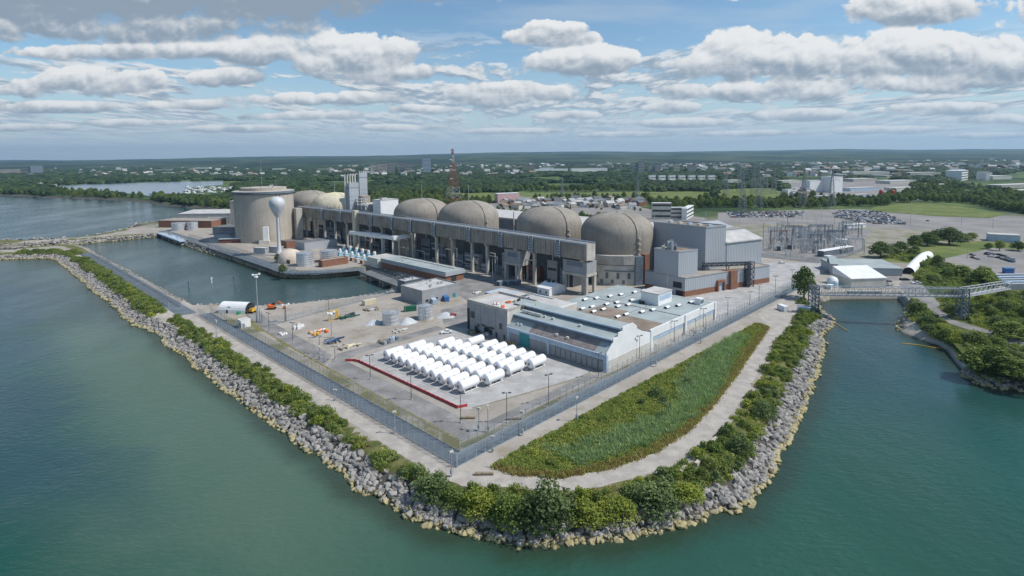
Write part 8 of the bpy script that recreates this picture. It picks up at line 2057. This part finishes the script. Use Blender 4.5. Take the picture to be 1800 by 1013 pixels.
# trees one can tell apart, in the belts nearer than the woods
def belts():
    r = random.Random(41)
    B = [([(1155, 366), (1240, 352), (1330, 352), (1500, 350), (1560, 352)], 40, 13, 'in the dark belt behind the car parks', 'dark trees behind the car parks', ('round', 1)), ([(1545, 352), (1620, 345), (1700, 352), (1800, 372), (1850, 385)], 36, 15, 'on the right beyond the grassy slope', 'trees beyond the grassy slope', ('round', 1)),
         ([(268, 352), (310, 356), (360, 362), (412, 366)], 26, 11, 'on the lake shore left of the vacuum building', 'shore trees left of the vacuum building', ('round', 0)), ([(0, 341), (60, 341), (120, 343), (190, 346), (250, 348)], 26, 9, 'on the far lake shore', 'trees on the far lake shore', ('tall', 0)),
         ([(520, 342), (600, 340), (660, 342), (700, 340)], 22, 10, 'behind the cream dome and the exhaust towers', 'trees behind the exhaust towers', ('round', 0)), ([(870, 372), (930, 366), (1000, 368), (1060, 366), (1130, 372)], 24, 7, 'among the low buildings behind the two nearest domes', 'trees behind the two nearest domes', ('round', 1)), ([(640, 350), (720, 352), (800, 350), (860, 356)], 18, 9, 'in the meadow behind the middle domes', 'trees behind the middle domes', ('round', 0))]
    for P, n, hpx, where, grp, k in B:
        L = lengths(P)
        for i in range(n):
            s = r.random()*L[-1]; j = max(0, min(len(P)-2, int(np.searchsorted(L, s)-1))); f = (s-L[j])/max(1e-6, L[j+1]-L[j]); px = P[j][0]+(P[j+1][0]-P[j][0])*f; py = P[j][1]+(P[j+1][1]-P[j][1])*f+r.uniform(-3.5, 3.5)
            x, y = G(px, py)
            if open_ground(x, y, PLANT): continue
            h = hpx*r.uniform(0.6, 1.1); H = min(16, hgt(*XU(x, y), py-h)); tree(x, y, H, H*r.uniform(0.75, 1.05), (k[0], r.randint(0, 1)), ('tree ' if k[1] == 0 else 'dark tree ')+where, grp, 0.0)

FARB = []
def ffar(name, label, cat, pA, pB, depth, yt, wall, roof, rise=0.0, group=None, wins=0, bands=0, yaw=0.5):
    """a far block turned so that its front looks a little to the right"""
    t, q_ = face(name, label, cat, pA, (pA[0]+(pB[0]-pA[0])*0.98, pB[1]), depth*0.5, yt, wall, roof, rise, group, wins, bands); t.rotation_euler = (0, 0, t.rotation_euler.z+yaw); FARB.append((t.location.x+q_[2]*0.45, t.location.y, q_[2]*0.55+14)); return t, q_
# far buildings
BW_ = M_white
ffar('white_process_hall', 'tall white windowless hall in the industrial yard, lower left part', 'factory', (1423, 339), (1461, 339), 40, 318, M_white, M_roofl)
ffar('white_process_tower', 'white windowless factory tower in the industrial yard, taller right part', 'factory', (1461.5, 339), (1490, 339), 50, 311, M_white, M_roofl)
t, _q = ffar('striped_office_tower', 'white office block with dark window stripes far right on the skyline', 'office block', (1690, 318), (1732, 317), 70, 300, M_white, M_white, bands=4)
ffar('office_wing', 'narrow white striped wing at the right end of the striped office block', 'office block', (1733, 317), (1743, 317), 50, 303, M_white, M_white, bands=4)
ffar('three_storey_offices', 'white three storey offices behind the grey halls, left wing', 'office block', (1146, 386), (1178, 388), 14, 358, M_offw, M_white, bands=3)
ffar('three_storey_offices', 'white three storey offices behind the grey halls, long middle wing', 'office block', (1170, 386), (1207, 388), 12, 366, M_offw, M_white, bands=3)
ffar('three_storey_offices', 'white three storey offices behind the grey halls, bright right wing', 'office block', (1207, 387), (1253, 382), 12, 365, M_white, M_white, bands=3)
ffar('pink_white_store', 'pink fronted white building behind the middle domes', 'store', (875, 358), (917, 358), 30, 341, mat('pale_pink_wall', (0.62, 0.42, 0.40), 0.8, 0.1, 0.1), M_white)
APT = [(652, 664, 305, 289), (666, 678, 305, 287), (679, 692, 304.5, 284.5), (700, 712, 304, 285.5), (713, 725, 304, 286.5)]
for i, (a, b, yb, yt) in enumerate(APT): ffar('apartment_block', ('brownish apartment block, leftmost of the skyline group', 'brownish apartment block second in the skyline group', 'blue grey apartment block in the middle of the skyline group', 'grey apartment block fourth in the skyline group', 'grey apartment block fifth in the skyline group')[i], 'apartment block', (a, yb), (b, yb), 25, yt, M_grayw if i > 1 else M_conc, M_roofd, bands=7)
ffar('apartment_tower', 'slim blue grey apartment tower right of the skyline group', 'apartment tower', (743, 304), (756, 304), 28, 277, M_bluetrim, M_roofd, bands=12)
for i, (a, b, yt) in enumerate(((1114, 1121, 287), (1122, 1133, 284), (1141, 1150, 290), (1152, 1163, 289), (1185, 1196, 287), (1210, 1225, 290))): ffar('far_apartment_block', ('far pale apartment block, left of a close pair above the fields', 'taller far apartment block, right of a close pair above the fields', 'far apartment block left of a low grey pair', 'far apartment block right of a low grey pair', 'far grey apartment slab standing alone above the row houses', 'far broad apartment slab at the right above the row houses')[i], 'apartment block', (a, 303), (b, 303), 25, yt, M_grayw if i % 2 else M_conc, M_roofd, bands=6)
for i in range(7): ffar('row_house_block', 'white row house block in the bright line beyond the fields', 'row houses', (1141+i*17.5, 317), (1155+i*17.5, 317), 14, 308.5, M_white, M_grayw, wins=5, group='white row houses')
t, _q = ffar('white_warehouse', 'long white warehouse on the plain above the second dome', 'warehouse', (1005, 303), (1072, 303), 60, 296.5, M_white, M_offw)
ffar('white_warehouse', 'white warehouse strip left of the long one on the plain', 'warehouse', (940, 302.5), (1000, 302.5), 50, 297.5, M_white, M_offw)
ffar('brown_hotel', 'brown slab building left of the white warehouses', 'hotel', (919, 300), (940, 300), 30, 291, M_rooft, M_roofd, bands=4)
ffar('beige_hall', 'long beige hall at the far left edge across the bay', 'hall', (-40, 307), (32, 306.5), 60, 299, M_rooft, M_white)
ffar('pink_hotel', 'pinkish block beside the blue glass block across the bay', 'hotel', (36, 306), (53, 306), 40, 297.5, M_rooft, M_conc, bands=4)
ffar('glass_block', 'dark blue glass block with pale edge across the bay', 'office block', (54, 306), (79, 305.5), 40, 292, M_bsteel, M_bluetrim)
IND = [(1375, 1420, 322, 318, 60, M_offw), (1500, 1560, 320, 315, 80, M_conc), (1565, 1640, 324, 318.5, 80, M_offw), (1495, 1570, 337, 331, 40, M_bluetrim), (1575, 1640, 336, 331, 50, M_offw), (1640, 1690, 330, 325, 60, M_rooft), (1745, 1800, 316, 310, 90, M_offw), (1760, 1880, 332, 326, 60, M_conc), (1795, 1900, 341, 335, 40, M_offw), (1500, 1590, 307, 303, 90, M_offw), (1390, 1470, 306, 302.5, 90, M_rooft), (1600, 1680, 308, 304, 90, M_conc), (1280, 1310, 322, 317, 50, M_offw), (1385, 1410, 340, 334, 30, M_white), (1440, 1475, 351, 345, 20, M_white), (1500, 1545, 350, 343, 24, M_bluetrim), (1545, 1580, 353, 345, 20, M_grayw)]
INDL = ['pale shed at the left of the industrial estate', 'grey flat factory behind the white factory tower', 'long pale factory right of the white factory tower', 'blue grey shed in front of the long pale factory', 'pale shed at the right of the blue grey shed', 'tan shed at the foot of the dark wood on the right', 'pale factory right of the striped office block', 'long grey warehouse below the striped office block', 'pale warehouse at the far right edge above the wood', 'distant pale factory high on the right', 'distant tan factory above the pylons', 'distant grey factory left of the striped office block', 'small pale shed among the far pylons', 'small white shed left of the white process hall', 'white shed at the near side of the industrial yard', 'blue grey shed at the near side of the industrial yard', 'grey shed at the near right of the industrial yard']
for (a, b, yb, yt, d, m), lab in zip(IND, INDL): ffar('factory_shed', lab, 'factory', (a, yb), (b, yb), d, yt, m, M_roofl, wins=0)
ffar('distant_white_hall', 'bright white hall far away on the wooded ridge', 'hall', (1486, 274.6), (1495, 274.4), 60, 271.6, M_white, M_white)
for i, (px, nm) in enumerate(((983, 'red upright silo left of a pair in the industrial yard'), (1001, 'red upright silo right of a pair in the industrial yard'))):
    x, y = G(1548+i*21, 353); u, v = XU(x, y); H = hgt(u, v, 336); mb = MB(); mb.cyl(u, v, 0, H, 3.0, 12); mb.lathe([(3, H), (1.5, H+2), (0.01, H+2.4)], 12, 0, u, v); solo(mb, 'red_silo', mat('silo_red', (0.4, 0.09, 0.06), 0.6, 0.1, 0.2), nm, 'silo', u, v)
# houses
HOUSEM = []
def houses():
    r = random.Random(61); W_ = [M_white, M_offw, M_rooft, M_conc, M_brick]
    R_ = [M_roofd, M_grayw, M_roofb, M_roofl]; protos = []
    for i in range(8):
        q = random.Random(i); mb = MB(); a, b, h = q.uniform(9, 14), q.uniform(8, 10), q.uniform(5, 7)
        mb.box(-a/2, a/2, -b/2, b/2, -0.5, h); rh = h+q.uniform(2.5, 4)
        mb.add([(-a/2-.4, -b/2-.4, h-.1), (a/2+.4, -b/2-.4, h-.1), (a/2+.4, 0, rh), (-a/2-.4, 0, rh), (-a/2-.4, b/2+.4, h-.1), (a/2+.4, b/2+.4, h-.1)], [(0, 1, 2, 3), (3, 2, 5, 4), (0, 3, 4), (1, 5, 2)], 1)
        for s in (-1, 1):
            for k in range(3): x = -a/3+k*a/3; mb.add([(x-.6, s*(b/2+.04), 1.2), (x+.6, s*(b/2+.04), 1.2), (x+.6, s*(b/2+.04), 2.6), (x-.6, s*(b/2+.04), 2.6)], [(0, 1, 2, 3)], 2)
        o = mb.build('house', [W_[i % 5], R_[i % 4], M_glass]); HOUSEM.append(o.data); protos.append((o.data, ('white', 'pale', 'tan', 'grey', 'brick')[i % 5])); bpy.data.objects.remove(o)
    def put(px, py, where, big=1.0):
        x, y = G(px, py)
        if land_sd(np.array([x]), np.array([y]))[0][0] < 20 or inpoly(x, y, BAY): return
        me, c = r.choice(protos); o = bpy.data.objects.new('house', me); COL.objects.link(o); o.location = (x, y, 0); o.rotation_euler = (0, 0, r.uniform(0, 3.1)); s = big*r.uniform(0.9, 1.4); o.scale = (s, s, s*0.9)
        tag(o, c+' house '+where, 'house', c+' houses '+where)
    for i in range(84): put(r.uniform(880, 1130), r.uniform(352, 368), 'in the settlement behind the second dome', 0.9)
    for i in range(60): put(r.uniform(760, 1140), r.uniform(284, 298), 'on the wooded plain above the domes', 1.9)
    for i in range(34): put(r.uniform(150, 430), r.uniform(302, 312), 'on the far side of the bay', 1.2)
    for i in range(22): put(r.uniform(0, 150), r.uniform(318, 332), 'near the far lake shore at the left', 1.0)
    for i in range(40): put(r.uniform(1250, 1790), r.uniform(288, 306), 'on the plain beyond the industrial estate', 1.8)
    for i in range(16): put(r.uniform(430, 640), r.uniform(300, 316), 'in the woods beyond the vacuum building', 1.3)
    for i in range(10): put(r.uniform(1375, 1420), r.uniform(335, 348), 'at the left edge of the industrial yard', 1.0)
houses()
# pale roofs of the far town and industrial estates
def fartown():
    r = random.Random(91)
    for k, (n, x0, x1, y0, y1, where) in enumerate(((34, 1255, 1800, 287, 313, 'on the plain beyond the pylons at the right'), (22, 930, 1250, 284, 300, 'on the plain above the nearest domes'), (12, 240, 640, 297, 311, 'beyond the bay at the left'))):
        for i in range(n):
            px, py = r.uniform(x0, x1), r.uniform(y0, y1); w = r.uniform(7, 24); ffar('low_warehouse', 'low pale warehouse roof '+where, 'warehouse', (px, py), (px+w, py), r.uniform(60, 140), py-r.uniform(2.0, 3.6), r.choice((M_white, M_white, M_offw, M_conc)), r.choice((M_white, M_roofl, M_roofl)), group='low pale warehouses '+where)
fartown()
def suburbs():
    r = random.Random(93); P = []
    while len(P) < 620:
        px, py = r.uniform(-20, 1820), r.choice((r.uniform(282, 296), r.uniform(286, 312))); x, y = G(px, py)
        if mnoise.noise(Vector((x*0.0016, y*0.0016, 11))) < -0.05 or land_sd(np.array([x]), np.array([y]))[0][0] < 40 or open_ground(x, y): continue
        P.append((x, y, 0.0))
    scatter('suburban_roofs', P, [(s, s, s) for s in (r.uniform(1.2, 2.3) for _ in P)], HOUSEM, 'pale roofs of far suburbs scattered through the woods', 8)
suburbs()
print('woods', woods())
belts()
# marina
def marina():
    r = random.Random(71); done = None
    for i in range(70):
        px, py = r.uniform(325, 418), r.uniform(327, 341); x, y = G(px, py)
        if done is None:
            t = boat(px, py, 11, M_white, M_white, 'white boat moored in the crowded marina beyond the lake shore', 0, 0.3, 'moored_boat', True, 'white boats in the marina'); mb = MB(); mb.bar((x, y, 1.2), (x, y, 12), 0.16); mb.build('mast', M_steel, t); done = t
        else: dup(done, (x, y, 0.3), r.uniform(0, 3.1), scale=r.uniform(0.9, 1.5))
    mast(331.5, 341, 319, 'tall white mast by the marina', 'white_mast', 3.0, False, M_white)
    for i in range(12): face('boat_shed', 'low white boat shed beside the marina', 'boat shed', (262+i*14, 344-(i % 3)*0.8), (270+i*14, 344-(i % 3)*0.8), 9, 340.6, M_white, M_roofl, group='boat sheds by the marina') if i in (0, 6, 8, 10) else None
marina()
# pylons and wires
def pylons():
    PY = [(1333, 368, 292, 'tall pylon behind the left car park, second from the left'), (1305, 371, 300, 'pylon behind the left car park, leftmost of the near row'), (1412, 366, 296, 'pylon in the middle of the near row behind the substation'), (1461, 367, 297, 'rightmost pylon of the near row behind the substation'),
          (1276, 346, 296, 'distant pylon at the left of the far cluster'), (1300, 338, 290, 'distant pylon second in the far cluster'), (1324, 340, 288, 'distant pylon in the middle of the far cluster'), (1345, 338, 287, 'distant pylon fourth in the far cluster'), (1360, 341, 290, 'distant pylon at the right of the far cluster'), (1120, 352, 306, 'lone pylon in the field behind the nearest dome'), (988, 349, 312, 'lone pylon in the field behind the second dome')]
    M_py = mat('pylon_steel', (0.24, 0.27, 0.29), 0.6, 0.1, 0.3, metal=0.2); tops = []
    for px, py, top, lab in PY:
        u, v = XU(*G(px, py)); H = hgt(u, v, top); latticemast('pylon', lab, 'pylon', u, v, H, H*0.17, 1.2, [M_py], 9, 0.34, ((H*0.72, H*0.16), (H*0.83, H*0.13), (H*0.93, H*0.1))); tops.append((u, v, H))
    def wire(a, b, label):
        mb = MB(); 
        for s in (-1, 1):
            P = []
            for i in range(13): k = i/12; P.append((a[0]+(b[0]-a[0])*k, a[1]+(b[1]-a[1])*k+s*a[2]*0.1, a[2]+(b[2]-a[2])*k-4*k*(1-k)*9))
            mb.tube(P, 0.10, 3)
        solo(mb, 'power_line', M_py, label, 'power line', a[0], a[1], 'power lines behind the substation')
    for a, b in ((0, 5), (1, 4), (2, 7), (3, 8), (9, 10)):
        A_, B_ = tops[a], tops[b]; wire((A_[0], A_[1], A_[2]*0.8), (B_[0], B_[1], B_[2]*0.8), 'sagging pair of wires between two pylons behind the plant')
    for a, (px, py, z) in ((2, (1400, 410, 14)), (3, (1440, 420, 14)), (0, (1375, 408, 14))):
        A_ = tops[a]; u, v = XU(*G(px, py)); wire((A_[0], A_[1], A_[2]*0.8), (u, v, z), 'sagging pair of wires from a pylon down to the substation')
pylons()
for px, py, tp in ((1150, 398, 372), (1240, 396, 372), (903, 402, 388), (461, 340, 281), (486, 336, 312)): mast(px, py, tp, {1150: 'slim mast right of the nearest dome', 1240: 'slim mast behind the tall grey hall', 903: 'slim white mast between the second and third domes', 461: 'tall thin grey mast rising behind the vacuum building', 486: 'shorter thin mast rising behind the vacuum building'}[px], 'thin_mast', 2.2, False)

# ================================================================== SUMMER HAZE
def haze():
    mb = MB(); mb.box(-24000, 24000, -600, 16000, -12, 420); o = mb.build('haze', [])
    m = bpy.data.materials.new('haze_air'); m.use_nodes = True; nt = m.node_tree; nt.nodes.remove(nt.nodes['Principled BSDF']); pv = nt.nodes.new('ShaderNodeVolumePrincipled')
    pv.inputs['Color'].default_value = (0.52, 0.77, 1.0, 1); pv.inputs['Density'].default_value = HAZE_D; pv.inputs['Anisotropy'].default_value = 0.3
    nt.links.new(pv.outputs[0], nt.nodes['Material Output'].inputs['Volume']); o.data.materials.append(m); o['kind'] = 'stuff'; o['label'] = 'thin blue summer haze'
HAZE_D = 0.000050
haze()

for i, (px, py, tp, w) in enumerate(((1300, 392, 372, 'left car park, leftmost'), (1350, 390, 370, 'left car park, middle'), (1410, 388, 369, 'left car park, right end'), (1480, 398, 376, 'crowded car park, left end'), (1540, 396, 374, 'crowded car park, middle'), (1600, 398, 376, 'crowded car park, right end'), (1690, 396, 374, 'open car park, left'), (1745, 402, 379, 'open car park, right'), (1600, 372, 356, 'far edge of the open car park'), (1700, 455, 428, 'staff car park corner'), (1660, 470, 446, 'road above the white tunnel tent'))):
    mast(px, py, tp, 'thin lamp mast in the '+w if 'park' in w and 'edge' not in w and 'corner' not in w else 'thin lamp mast at the '+w, 'car_park_lamp', 1.0, False, M_steel)
